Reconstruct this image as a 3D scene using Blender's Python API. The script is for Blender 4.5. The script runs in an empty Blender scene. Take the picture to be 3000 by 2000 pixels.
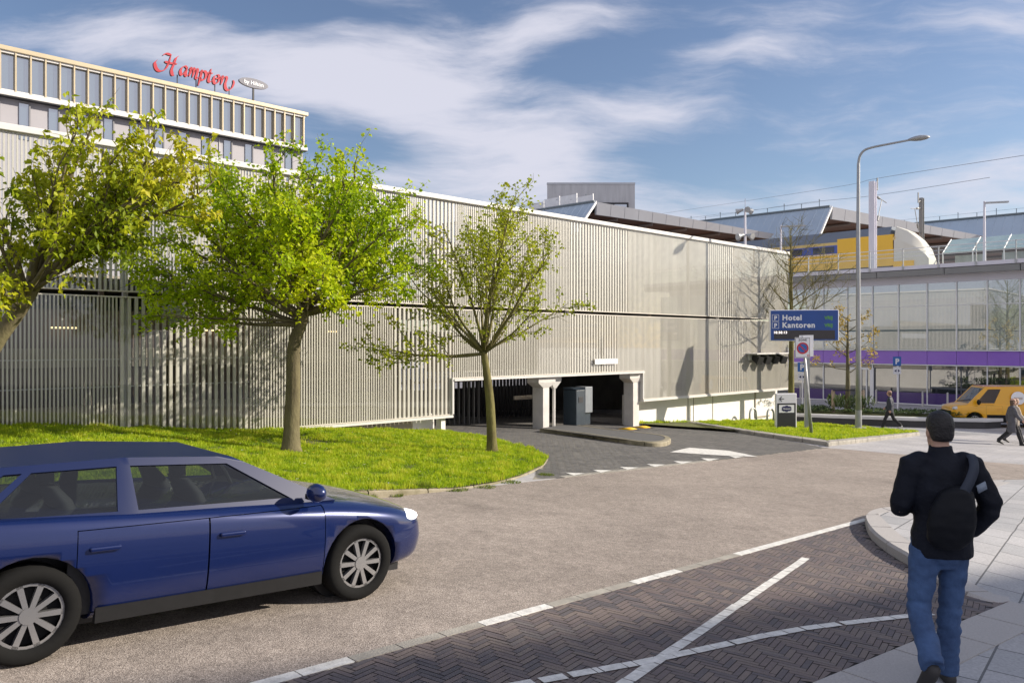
import bpy, bmesh, math, random
import numpy as np
from mathutils import Vector, Matrix, noise
from mathutils.geometry import tessellate_polygon
R = math.radians
rng = random.Random(7)
nr = np.random.default_rng(11)
scene = bpy.context.scene
COL = scene.collection

# ------------------------------------------------------------------ camera, sky, sun, exposure
F = 2300.0                       # focal length in pixels of the 3000 px wide photograph
HZ = 1005.0                      # row of the horizon
cam = bpy.data.cameras.new('camera')
cam.sensor_width = 36.0
cam.lens = F / 3000 * 36
cam.shift_y = (HZ - 1000) / 3000
cam.clip_start = 0.05
cam.clip_end = 4000
camo = bpy.data.objects.new('camera', cam)
COL.objects.link(camo)
camo.location = (0, 0, 0)
camo.rotation_euler = (R(90), 0, 0)
scene.camera = camo

SUN = Vector((1.0, 0.03, 0.46)).normalized()
SUN_EL = math.asin(SUN.z)
SUN_AZ = math.atan2(SUN.x, SUN.y)
world = bpy.data.worlds.new('World')
scene.world = world
world.use_nodes = True
sl = bpy.data.lights.new('sun', 'SUN')
sl.energy = 5.0
sl.angle = R(0.5)
sl.color = (1.0, 0.90, 0.76)
slo = bpy.data.objects.new('sun', sl)
COL.objects.link(slo)
slo.rotation_euler = SUN.to_track_quat('Z', 'Y').to_euler()
scene.view_settings.view_transform = 'Standard'
scene.view_settings.look = 'None'
scene.view_settings.gamma = 1.0
scene.view_settings.exposure = 0.5
scene.cycles.use_denoising = True
scene.cycles.max_bounces = 8
scene.cycles.transparent_max_bounces = 24
scene.cycles.caustics_reflective = False
scene.cycles.caustics_refractive = False


def build_sky():
    nt = world.node_tree
    nt.nodes.clear()
    N = nt.nodes.new
    L = nt.links.new
    out = N('ShaderNodeOutputWorld')
    bg = N('ShaderNodeBackground')
    bg.inputs['Strength'].default_value = 0.125
    L(bg.outputs[0], out.inputs[0])
    sky = N('ShaderNodeTexSky')
    sky.sky_type = 'NISHITA'
    sky.sun_disc = False
    sky.sun_elevation = SUN_EL
    sky.sun_rotation = SUN_AZ
    sky.air_density = 1.0
    sky.dust_density = 0.6
    sky.ozone_density = 2.2
    tc = N('ShaderNodeTexCoord')
    sp = N('ShaderNodeSeparateXYZ')
    L(tc.outputs['Generated'], sp.inputs[0])

    def mth(op, a, b=None, c=None, clamp=False):
        n = N('ShaderNodeMath')
        n.operation = op
        n.use_clamp = clamp
        for i, v in enumerate((a, b, c)):
            if v is None:
                continue
            if isinstance(v, (int, float)):
                n.inputs[i].default_value = v
            else:
                L(v, n.inputs[i])
        return n.outputs[0]
    X, Y, Z = sp.outputs
    zc = mth('ADD', mth('MAXIMUM', Z, 0.0), 0.14)
    px = mth('DIVIDE', X, zc)
    py = mth('DIVIDE', Y, zc)
    cb = N('ShaderNodeCombineXYZ')
    L(px, cb.inputs[0])
    L(py, cb.inputs[1])
    # bearing coordinates (tangent of azimuth, tangent of height) for the placed cloud banks
    yc = mth('MAXIMUM', Y, 0.05)
    kx = mth('DIVIDE', X, yc)
    kz = mth('DIVIDE', Z, yc)
    ck = N('ShaderNodeCombineXYZ')
    L(kx, ck.inputs[0])
    L(kz, ck.inputs[1])
    # streaky noise, warped
    w = N('ShaderNodeTexNoise')
    w.inputs['Scale'].default_value = 2.2
    w.inputs['Detail'].default_value = 4
    L(ck.outputs[0], w.inputs['Vector'])
    wv = N('ShaderNodeVectorMath')
    wv.operation = 'MULTIPLY_ADD'
    L(w.outputs['Color'], wv.inputs[0])
    wv.inputs[1].default_value = (0.20, 0.14, 0.0)
    L(ck.outputs[0], wv.inputs[2])
    mp = N('ShaderNodeMapping')
    mp.inputs['Rotation'].default_value = (0, 0, R(-24))
    mp.inputs['Scale'].default_value = (1.8, 10.0, 1)
    L(wv.outputs[0], mp.inputs[0])
    n1 = N('ShaderNodeTexNoise')
    n1.inputs['Scale'].default_value = 1.5
    n1.inputs['Detail'].default_value = 9
    n1.inputs['Roughness'].default_value = 0.62
    L(mp.outputs[0], n1.inputs['Vector'])
    mp2 = N('ShaderNodeMapping')
    mp2.inputs['Rotation'].default_value = (0, 0, R(12))
    mp2.inputs['Scale'].default_value = (1.5, 6.0, 1)
    mp2.inputs['Location'].default_value = (3.1, 1.7, 0)
    L(wv.outputs[0], mp2.inputs[0])
    n2 = N('ShaderNodeTexNoise')
    n2.inputs['Scale'].default_value = 1.9
    n2.inputs['Detail'].default_value = 8
    n2.inputs['Roughness'].default_value = 0.6
    L(mp2.outputs[0], n2.inputs['Vector'])
    ns = mth('ADD', mth('MULTIPLY', n1.outputs['Fac'], 0.6), mth('MULTIPLY', n2.outputs['Fac'], 0.4))
    total = None
    # banks: centre px, half sizes, tilt (degrees, image sense), weight
    for cx, cy, hw, hh, ang, wt in (
            (1050, 230, 560, 90, 20, 0.46), (1280, 330, 520, 90, -18, 0.40), (1500, 150, 420, 70, 30, 0.26), (1480, 490, 480, 130, -10, 0.42),
            (2250, 570, 900, 95, 2, 0.44), (2150, 170, 800, 90, 24, 0.34), (240, 120, 620, 90, -6, 0.36),
            (2960, 150, 150, 90, 10, 0.40), (700, 200, 500, 90, -14, 0.30), (1780, 290, 380, 26, -8, 0.34), (1700, 90, 700, 60, 18, 0.2),
            (1000, 540, 300, 50, 0, 0.2),
            (640, 20, 260, 60, -20, -0.30), (1080, 430, 190, 60, 12, -0.40), (2050, 370, 520, 80, 14, -0.22), (1450, 40, 200, 40, 0, -0.2),
            (60, 230, 220, 60, 10, -0.10)):
        mq = N('ShaderNodeMapping')
        mq.vector_type = 'TEXTURE'
        mq.inputs['Location'].default_value = ((cx - 1500) / F, (HZ - cy) / F, 0)
        mq.inputs['Rotation'].default_value = (0, 0, R(ang))
        mq.inputs['Scale'].default_value = (hw / F, hh / F, 1)
        wadd = N('ShaderNodeVectorMath')
        wadd.operation = 'MULTIPLY_ADD'
        L(w.outputs['Color'], wadd.inputs[0])
        wadd.inputs[1].default_value = (0.20, 0.16, 0.0)
        ofs = N('ShaderNodeVectorMath')
        ofs.operation = 'ADD'
        L(ck.outputs[0], ofs.inputs[0])
        ofs.inputs[1].default_value = (-0.10, -0.08, 0.0)
        L(ofs.outputs[0], wadd.inputs[2])
        L(wadd.outputs[0], mq.inputs[0])
        ln = N('ShaderNodeVectorMath')
        ln.operation = 'LENGTH'
        L(mq.outputs[0], ln.inputs[0])
        r2 = mth('MULTIPLY', ln.outputs['Value'], ln.outputs['Value'])
        e = mth('MULTIPLY', mth('POWER', 2.718, mth('MULTIPLY', r2, -0.9)), wt)
        total = e if total is None else mth('ADD', total, e)
    behind = mth('MULTIPLY', mth('SUBTRACT', 0.30, Y, clamp=True), 2.2, clamp=True)      # unseen bright cloud added behind the camera to raise the fill light
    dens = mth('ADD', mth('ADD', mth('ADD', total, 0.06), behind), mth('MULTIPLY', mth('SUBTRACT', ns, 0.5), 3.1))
    mr = N('ShaderNodeMapRange')
    mr.interpolation_type = 'SMOOTHSTEP'
    L(dens, mr.inputs['Value'])
    mr.inputs['From Min'].default_value = 0.02
    mr.inputs['From Max'].default_value = 0.92
    mr.inputs['To Max'].default_value = 0.90
    cc = N('ShaderNodeMix')
    cc.data_type = 'RGBA'
    L(mr.outputs[0], cc.inputs['Factor'])
    # deepen the clear blue a little
    hs = N('ShaderNodeHueSaturation')
    hs.inputs['Hue'].default_value = 0.508
    hs.inputs['Saturation'].default_value = 0.98
    hs.inputs['Value'].default_value = 0.72
    L(sky.outputs[0], hs.inputs['Color'])
    L(hs.outputs[0], cc.inputs['A'])
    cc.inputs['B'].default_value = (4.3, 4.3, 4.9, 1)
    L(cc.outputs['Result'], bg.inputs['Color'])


build_sky()

# ------------------------------------------------------------------ places


def gnd(x, y):
    return min(max(-2.036 - 0.045 * x - 0.031 * y, -3.9), -1.3)


def at(px, py, Y):
    return Vector(((px - 1500) / F * Y, Y, (HZ - py) / F * Y))


def G(px, py, h=0.0):
    k = (px - 1500) / F
    m = (HZ - py) / F
    Y = -2.036 / (m + 0.045 * k + 0.031)
    if Y < 0 or m * Y < -3.9:
        Y = -3.9 / m
    return Vector((k * Y, Y, m * Y + h))


def on(x, y, h=0.0):
    return Vector((x, y, gnd(x, y) + h))


U = Vector((0.7270, 0.6867, 0))          # along the garage front, to the right and away
NV = Vector((0.6867, -0.7270, 0))        # out of the garage front, towards the road
P0 = Vector((-10.18, 15.61, 0))


def tpx(px):
    return (26.71 / (1.0587 - (px - 1500) / F) - 15.61) / 0.6867


def fp(t, d, z):
    v = P0 + U * t + NV * d
    return Vector((v.x, v.y, z))


W_ = Vector((-0.7071, 0.7071, 0))        # along the station front, to the left and away
SN = Vector((-0.7071, -0.7071, 0))       # out of the station front

# ------------------------------------------------------------------ materials
MATS = {}


def mat(name, col, rough=0.6, var=0.0, scale=4.0, metal=0.0, bump=0.0, bscale=None, spec=0.5, coat=0.0, tint=None,
        stretch=None, col2=None, detail=6):
    if name in MATS:
        return MATS[name]
    m = bpy.data.materials.new(name)
    m.use_nodes = True
    nt = m.node_tree
    b = nt.nodes['Principled BSDF']
    b.inputs['Roughness'].default_value = rough
    b.inputs['Metallic'].default_value = metal
    b.inputs['Specular IOR Level'].default_value = spec
    b.inputs['Coat Weight'].default_value = coat
    b.inputs['Coat Roughness'].default_value = 0.05
    b.inputs['Base Color'].default_value = (*col, 1)
    tc = nt.nodes.new('ShaderNodeTexCoord')
    src = tc.outputs['Object']
    if stretch:
        mp = nt.nodes.new('ShaderNodeMapping')
        mp.inputs['Scale'].default_value = stretch
        nt.links.new(src, mp.inputs[0])
        src = mp.outputs[0]
    last = None
    if var or col2:
        n = nt.nodes.new('ShaderNodeTexNoise')
        n.inputs['Scale'].default_value = scale
        n.inputs['Detail'].default_value = detail
        n.inputs['Roughness'].default_value = 0.65
        nt.links.new(src, n.inputs['Vector'])
        r = nt.nodes.new('ShaderNodeValToRGB')
        c2 = col2 or tuple(min(1, c * (1 + var)) for c in col)
        c1 = tuple(c * (1 - var) for c in col)
        r.color_ramp.elements[0].position = 0.3
        r.color_ramp.elements[1].position = 0.7
        r.color_ramp.elements[0].color = (*c1, 1)
        r.color_ramp.elements[1].color = (*c2, 1)
        nt.links.new(n.outputs['Fac'], r.inputs[0])
        last = r.outputs[0]
        nt.links.new(last, b.inputs['Base Color'])
    if tint:                                  # tint = (dark, light): mixed by the per-face attribute of real colour differences
        a = nt.nodes.new('ShaderNodeAttribute')
        a.attribute_name = 'tint'
        r = nt.nodes.new('ShaderNodeValToRGB')
        els = r.color_ramp.elements
        while len(els) < len(tint):
            els.new(0.5)
        for i, c in enumerate(tint):
            els[i].position = i / (len(tint) - 1)
            els[i].color = (*c, 1)
        nt.links.new(a.outputs['Fac'], r.inputs[0])
        if last:
            mx = nt.nodes.new('ShaderNodeMix')
            mx.data_type = 'RGBA'
            mx.blend_type = 'OVERLAY'
            mx.inputs['Factor'].default_value = 0.5
            nt.links.new(r.outputs[0], mx.inputs['A'])
            nt.links.new(last, mx.inputs['B'])
            nt.links.new(mx.outputs['Result'], b.inputs['Base Color'])
        else:
            nt.links.new(r.outputs[0], b.inputs['Base Color'])
    if bump:
        n = nt.nodes.new('ShaderNodeTexNoise')
        n.inputs['Scale'].default_value = bscale or scale * 4
        n.inputs['Detail'].default_value = 5
        nt.links.new(src, n.inputs['Vector'])
        bp = nt.nodes.new('ShaderNodeBump')
        bp.inputs['Strength'].default_value = bump
        bp.inputs['Distance'].default_value = 0.02
        nt.links.new(n.outputs['Fac'], bp.inputs['Height'])
        nt.links.new(bp.outputs[0], b.inputs['Normal'])
    MATS[name] = m
    return m


def glass_mat(name, tint, body, refl, rough=0.03, dark=None):
    """window glass: a reflecting coat over a partly see-through pane"""
    if name in MATS:
        return MATS[name]
    m = bpy.data.materials.new(name)
    m.use_nodes = True
    nt = m.node_tree
    nt.nodes.clear()
    N = nt.nodes.new
    out = N('ShaderNodeOutputMaterial')
    tr = N('ShaderNodeBsdfTransparent')
    tr.inputs[0].default_value = (*tint, 1)
    base = tr.outputs[0]
    if dark is not None:
        df = N('ShaderNodeBsdfDiffuse')
        df.inputs[0].default_value = (*dark, 1)
        mx = N('ShaderNodeMixShader')
        mx.inputs[0].default_value = body
        nt.links.new(tr.outputs[0], mx.inputs[1])
        nt.links.new(df.outputs[0], mx.inputs[2])
        base = mx.outputs[0]
    gl = N('ShaderNodeBsdfGlossy')
    gl.inputs['Roughness'].default_value = rough
    gl.inputs['Color'].default_value = (0.95, 0.97, 1, 1)
    fr = N('ShaderNodeLayerWeight')
    fr.inputs['Blend'].default_value = 0.5
    pw = N('ShaderNodeMath')
    pw.operation = 'POWER'
    nt.links.new(fr.outputs['Facing'], pw.inputs[0])
    pw.inputs[1].default_value = 4.0
    ma = N('ShaderNodeMath')
    ma.operation = 'MULTIPLY_ADD'
    nt.links.new(pw.outputs[0], ma.inputs[0])
    ma.inputs[1].default_value = 1.0 - refl
    ma.inputs[2].default_value = refl
    mx2 = N('ShaderNodeMixShader')
    nt.links.new(ma.outputs[0], mx2.inputs[0])
    nt.links.new(base, mx2.inputs[1])
    nt.links.new(gl.outputs[0], mx2.inputs[2])
    nt.links.new(mx2.outputs[0], out.inputs[0])
    MATS[name] = m
    return m


def lit_mat(name, col, strength):
    if name in MATS:
        return MATS[name]
    m = bpy.data.materials.new(name)
    m.use_nodes = True
    b = m.node_tree.nodes['Principled BSDF']
    b.inputs['Base Color'].default_value = (*col, 1)
    b.inputs['Emission Color'].default_value = (*col, 1)
    b.inputs['Emission Strength'].default_value = strength
    MATS[name] = m
    return m


def leaf_mat(name, tints, trans=0.38):
    if name in MATS:
        return MATS[name]
    m = bpy.data.materials.new(name)
    m.use_nodes = True
    nt = m.node_tree
    b = nt.nodes['Principled BSDF']
    out = nt.nodes['Material Output']
    b.inputs['Roughness'].default_value = 0.5
    b.inputs['Specular IOR Level'].default_value = 0.3
    a = nt.nodes.new('ShaderNodeAttribute')
    a.attribute_name = 'tint'
    r = nt.nodes.new('ShaderNodeValToRGB')
    els = r.color_ramp.elements
    while len(els) < len(tints):
        els.new(0.5)
    for i, c in enumerate(tints):
        els[i].position = i / (len(tints) - 1)
        els[i].color = (*c, 1)
    nt.links.new(a.outputs['Fac'], r.inputs[0])
    nt.links.new(r.outputs[0], b.inputs['Base Color'])
    tl = nt.nodes.new('ShaderNodeBsdfTranslucent')
    nt.links.new(r.outputs[0], tl.inputs[0])
    mx = nt.nodes.new('ShaderNodeMixShader')
    mx.inputs[0].default_value = trans
    nt.links.new(b.outputs[0], mx.inputs[1])
    nt.links.new(tl.outputs[0], mx.inputs[2])
    nt.links.new(mx.outputs[0], out.inputs[0])
    MATS[name] = m
    return m


# ------------------------------------------------------------------ building helpers
def tag(o, label=None, cat=None, group=None, kind=None):
    if label:
        o['label'] = label
    if cat:
        o['category'] = cat
    if group:
        o['group'] = group
    if kind:
        o['kind'] = kind
    return o


def empty(name, loc, label, cat, group=None, rz=0.0):
    o = bpy.data.objects.new(name, None)
    o.empty_display_size = 0.2
    COL.objects.link(o)
    o.location = loc
    o.rotation_euler = (0, 0, rz)
    tag(o, label, cat, group)
    return o


def link(name, me, m, parent=None):
    o = bpy.data.objects.new(name, me)
    COL.objects.link(o)
    if m is not None:
        for k in (m if isinstance(m, (list, tuple)) else [m]):
            me.materials.append(k)
    if parent is not None:
        o.parent = parent
    return o


def copy_tree(o, parent=None):
    c = o.copy()
    COL.objects.link(c)
    if parent is not None:
        c.parent = parent
        c.matrix_parent_inverse = o.matrix_parent_inverse.copy()
    for ch in list(o.children):
        copy_tree(ch, c)
    return c


class MB:
    """collects boxes, tubes and sheets and links them as ONE mesh object"""

    def __init__(self):
        self.v = []
        self.f = []
        self.mi = []
        self.t = []
        self.cur = 0
        self.tc = 0.5

    def face(self, idx):
        self.f.append(tuple(idx))
        self.mi.append(self.cur)
        self.t.append(self.tc)

    def poly(self, pts):
        n = len(self.v)
        self.v += [tuple(p) for p in pts]
        self.face(range(n, n + len(pts)))

    def hexa(self, b, t):
        """a solid between a bottom ring b and a top ring t"""
        n = len(self.v)
        k = len(b)
        self.v += [tuple(p) for p in b] + [tuple(p) for p in t]
        self.face(reversed(range(n, n + k)))
        self.face(range(n + k, n + 2 * k))
        for i in range(k):
            j = (i + 1) % k
            self.face((n + i, n + j, n + k + j, n + k + i))

    def box(self, c, s, ax=None, ay=None, az=None):
        """box of full sizes s round centre c on axes ax, ay, az"""
        c = Vector(c)
        ax = Vector(ax or (1, 0, 0)) * (s[0] / 2)
        ay = Vector(ay or (0, 1, 0)) * (s[1] / 2)
        az = Vector(az or (0, 0, 1)) * (s[2] / 2)
        b = [c - ax - ay - az, c + ax - ay - az, c + ax + ay - az, c - ax + ay - az]
        self.hexa(b, [p + az * 2 for p in b])

    def span(self, x0, x1, y0, y1, z0, z1):
        self.box(((x0 + x1) / 2, (y0 + y1) / 2, (z0 + z1) / 2), (x1 - x0, y1 - y0, z1 - z0))

    def tube(self, pts, rad, seg=8, cap=True):
        pts = [Vector(p) for p in pts]
        if not isinstance(rad, (list, tuple)):
            rad = [rad] * len(pts)
        n0 = len(self.v)
        d = (pts[1] - pts[0]).normalized()
        ref = Vector((0, 0, 1)) if abs(d.z) < 0.9 else Vector((1, 0, 0))
        a = d.cross(ref).normalized()
        for i, p in enumerate(pts):
            q = (pts[min(i + 1, len(pts) - 1)] - pts[max(i - 1, 0)])
            if q.length > 1e-9:
                d = q.normalized()
            a = (a - d * a.dot(d))
            if a.length < 1e-6:
                a = d.orthogonal()
            a.normalize()
            b = d.cross(a)
            r = rad[i]
            for s in range(seg):
                an = 2 * math.pi * s / seg
                self.v.append(tuple(p + (a * math.cos(an) + b * math.sin(an)) * r))
        for i in range(len(pts) - 1):
            for s in range(seg):
                s2 = (s + 1) % seg
                o = n0 + i * seg
                self.face((o + s, o + s2, o + seg + s2, o + seg + s))
        if cap:
            self.face(reversed(range(n0, n0 + seg)))
            self.face(range(n0 + (len(pts) - 1) * seg, n0 + len(pts) * seg))

    def rings(self, rs, cap=True):
        """joins rings (lists of equally many points)"""
        n0 = len(self.v)
        k = len(rs[0])
        for r in rs:
            self.v += [tuple(p) for p in r]
        for i in range(len(rs) - 1):
            for s in range(k):
                s2 = (s + 1) % k
                o = n0 + i * k
                self.face((o + s, o + s2, o + k + s2, o + k + s))
        if cap:
            self.face(reversed(range(n0, n0 + k)))
            self.face(range(n0 + (len(rs) - 1) * k, n0 + len(rs) * k))

    def ball(self, c, r, seg=10, rows=6):
        c = Vector(c)
        if not isinstance(r, (tuple, list)):
            r = (r, r, r)
        rs = []
        for i in range(rows + 1):
            th = math.pi * min(max(i / rows, 0.02), 0.98)
            rs.append([c + Vector((r[0] * math.sin(th) * math.cos(2 * math.pi * s / seg),
                                   r[1] * math.sin(th) * math.sin(2 * math.pi * s / seg),
                                   -r[2] * math.cos(th))) for s in range(seg)])
        self.rings(rs)

    def add(self, verts, faces, M=None):
        n = len(self.v)
        self.v += [tuple(M @ Vector(p)) if M else tuple(p) for p in verts]
        for f in faces:
            self.face([n + i for i in f])

    def build(self, name, m, parent=None, smooth=False, tint=False):
        me = bpy.data.meshes.new(name)
        me.from_pydata(self.v, [], self.f)
        if isinstance(m, (list, tuple)):
            me.polygons.foreach_set('material_index', self.mi)
        if smooth:
            me.polygons.foreach_set('use_smooth', [True] * len(self.f))
        if tint:
            at_ = me.attributes.new('tint', 'FLOAT', 'FACE')
            at_.data.foreach_set('value', self.t)
        me.update()
        return link(name, me, m, parent)


def np_mesh(name, v, f, m, parent=None, tint=None, smooth=False):
    """v (N,3), f (M,k) arrays"""
    v = np.ascontiguousarray(v, dtype=np.float32)
    f = np.ascontiguousarray(f, dtype=np.int32)
    me = bpy.data.meshes.new(name)
    k = f.shape[1]
    me.vertices.add(len(v))
    me.vertices.foreach_set('co', v.ravel())
    me.loops.add(f.size)
    me.loops.foreach_set('vertex_index', f.ravel())
    me.polygons.add(len(f))
    me.polygons.foreach_set('loop_start', np.arange(len(f), dtype=np.int32) * k)
    if smooth:
        me.polygons.foreach_set('use_smooth', np.ones(len(f), dtype=bool))
    if tint is not None:
        a = me.attributes.new('tint', 'FLOAT', 'FACE')
        a.data.foreach_set('value', np.ascontiguousarray(tint, dtype=np.float32))
    me.update(calc_edges=True)
    me.validate()
    return link(name, me, m, parent)


def bevel(o, w=0.01, seg=2):
    b = o.modifiers.new('bevel', 'BEVEL')
    b.width = w
    b.segments = seg
    b.limit_method = 'ANGLE'
    b.angle_limit = R(35)
    for p in o.data.polygons:
        p.use_smooth = True
    n = o.modifiers.new('wn', 'WEIGHTED_NORMAL')
    n.keep_sharp = False
    return o


def bake(o):
    """replace the object's mesh by its evaluated one (modifiers applied)"""
    dg = bpy.context.evaluated_depsgraph_get()
    dg.update()
    me = bpy.data.meshes.new_from_object(o.evaluated_get(dg))
    o.modifiers.clear()
    o.data = me
    return o


def sheet(name, pts, h, m, kind='structure', parent=None, hf=None):
    """flat polygon of ground points laid h above the ground (or hf(x,y) above it)"""
    xy = [Vector((p[0], p[1], 0)) for p in pts]
    bm = bmesh.new()
    bm.faces.new([bm.verts.new(p) for p in xy])
    bmesh.ops.triangulate(bm, faces=bm.faces[:], ngon_method='EAR_CLIP')
    lo = [min(p[i] for p in xy) for i in (0, 1)]
    hi = [max(p[i] for p in xy) for i in (0, 1)]
    # crease where the slope meets the level plaza
    nrm = Vector((0.045, 0.031, 0)).normalized()
    for lv in (1.864, -0.736):
        bmesh.ops.bisect_plane(bm, geom=bm.verts[:] + bm.edges[:] + bm.faces[:], plane_co=nrm * (lv / Vector((0.045, 0.031)).length), plane_no=nrm)
    if hf:
        step = 0.6
        for ax in (0, 1):
            x = lo[ax] + step
            while x < hi[ax]:
                co = Vector((0, 0, 0))
                co[ax] = x
                no = Vector((0, 0, 0))
                no[ax] = 1
                bmesh.ops.bisect_plane(bm, geom=bm.verts[:] + bm.edges[:] + bm.faces[:], plane_co=co, plane_no=no)
                x += step
    for v in bm.verts:
        v.co.z = gnd(v.co.x, v.co.y) + h + (hf(v.co.x, v.co.y) if hf else 0)
    bmesh.ops.recalc_face_normals(bm, faces=bm.faces)
    me = bpy.data.meshes.new(name)
    bm.to_mesh(me)
    bm.free()
    if me.polygons and sum(p.normal.z for p in me.polygons) < 0:
        me.flip_normals()
    o = link(name, me, m, parent)
    if kind:
        o['kind'] = kind
    return o


def inside(x, y, poly):
    c = False
    j = len(poly) - 1
    for i in range(len(poly)):
        xi, yi = poly[i][0], poly[i][1]
        xj, yj = poly[j][0], poly[j][1]
        if (yi > y) != (yj > y) and x < (xj - xi) * (y - yi) / (yj - yi) + xi:
            c = not c
        j = i
    return c


def inside_np(P, poly):
    x, y = P[:, 0], P[:, 1]
    c = np.zeros(len(P), bool)
    j = len(poly) - 1
    for i in range(len(poly)):
        xi, yi, xj, yj = poly[i][0], poly[i][1], poly[j][0], poly[j][1]
        if abs(yj - yi) > 1e-9:
            c ^= ((yi > y) != (yj > y)) & (x < (xj - xi) * (y - yi) / (yj - yi) + xi)
        j = i
    return c


def text_mesh(txt, size, depth=0.0, bold=0.0, align='LEFT', shear=0.0, space=1.0):
    cu = bpy.data.curves.new('lettering', 'FONT')
    cu.body = txt
    cu.size = size
    cu.extrude = depth
    cu.offset = bold
    cu.align_x = align
    cu.shear = shear
    cu.space_character = space
    cu.resolution_u = 4
    o = bpy.data.objects.new('lettering', cu)
    COL.objects.link(o)
    dg = bpy.context.evaluated_depsgraph_get()
    me = bpy.data.meshes.new_from_object(o.evaluated_get(dg))
    bpy.data.objects.remove(o)
    return [tuple(v.co) for v in me.vertices], [tuple(p.vertices) for p in me.polygons]


def frame_matrix(o, x, z):
    """matrix taking text plane (x right, y up) to world origin o with right axis x and up axis z"""
    x = Vector(x).normalized()
    z = Vector(z).normalized()
    y = x.cross(z)                    # text normal is x cross z
    m = Matrix(((x.x, z.x, y.x, o[0]), (x.y, z.y, y.y, o[1]), (x.z, z.z, y.z, o[2]), (0, 0, 0, 1)))
    return m


def smooth_path(pts, n=6):
    """Catmull-Rom through the points"""
    pts = [Vector(p) for p in pts]
    out = []
    for i in range(len(pts) - 1):
        p0 = pts[max(i - 1, 0)]
        p1 = pts[i]
        p2 = pts[i + 1]
        p3 = pts[min(i + 2, len(pts) - 1)]
        for k in range(n):
            t = k / n
            out.append(0.5 * ((2 * p1) + (p2 - p0) * t + (2 * p0 - 5 * p1 + 4 * p2 - p3) * t * t + (3 * p1 - p0 - 3 * p2 + p3) * t ** 3))
    out.append(pts[-1])
    return out

# ------------------------------------------------------------------ ground materials
def tile_mat(name, c1, c2, mortar, bw, bh, ang, msize=0.012, rough=0.7, var=0.25, offset=0.5):
    m = mat(name, c1, rough)
    nt = m.node_tree
    b = nt.nodes['Principled BSDF']
    tc = nt.nodes['Texture Coordinate']
    mp = nt.nodes.new('ShaderNodeMapping')
    mp.inputs['Rotation'].default_value = (0, 0, R(ang))
    nt.links.new(tc.outputs['Object'], mp.inputs[0])
    br = nt.nodes.new('ShaderNodeTexBrick')
    br.offset = offset
    br.inputs['Scale'].default_value = 1
    br.inputs['Brick Width'].default_value = bw
    br.inputs['Row Height'].default_value = bh
    br.inputs['Mortar Size'].default_value = msize
    br.inputs['Mortar Smooth'].default_value = 0.3
    br.inputs['Color1'].default_value = (*c1, 1)
    br.inputs['Color2'].default_value = (*c2, 1)
    br.inputs['Mortar'].default_value = (*mortar, 1)
    nt.links.new(mp.outputs[0], br.inputs['Vector'])
    last = br.outputs['Color']
    for sc, w, lo, hi in ((0.5, 1.0, 1 - var, 1 + var * 0.6), (45, 1.0, 0.82, 1.16)):
        n = nt.nodes.new('ShaderNodeTexNoise')
        n.inputs['Scale'].default_value = sc
        n.inputs['Detail'].default_value = 6
        nt.links.new(tc.outputs['Object'], n.inputs['Vector'])
        mr = nt.nodes.new('ShaderNodeMapRange')
        mr.inputs['From Min'].default_value = 0.3
        mr.inputs['From Max'].default_value = 0.7
        mr.inputs['To Min'].default_value = lo
        mr.inputs['To Max'].default_value = hi
        nt.links.new(n.outputs['Fac'], mr.inputs[0])
        mx = nt.nodes.new('ShaderNodeMix')
        mx.data_type = 'RGBA'
        mx.blend_type = 'MULTIPLY'
        mx.inputs['Factor'].default_value = w
        nt.links.new(last, mx.inputs['A'])
        nt.links.new(mr.outputs[0], mx.inputs['B'])
        last = mx.outputs['Result']
    nt.links.new(last, b.inputs['Base Color'])
    bp = nt.nodes.new('ShaderNodeBump')
    bp.inputs['Strength'].default_value = 0.5
    bp.inputs['Distance'].default_value = 0.006
    bp.invert = True
    nt.links.new(br.outputs['Fac'], bp.inputs['Height'])
    nt.links.new(bp.outputs[0], b.inputs['Normal'])
    return m


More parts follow.
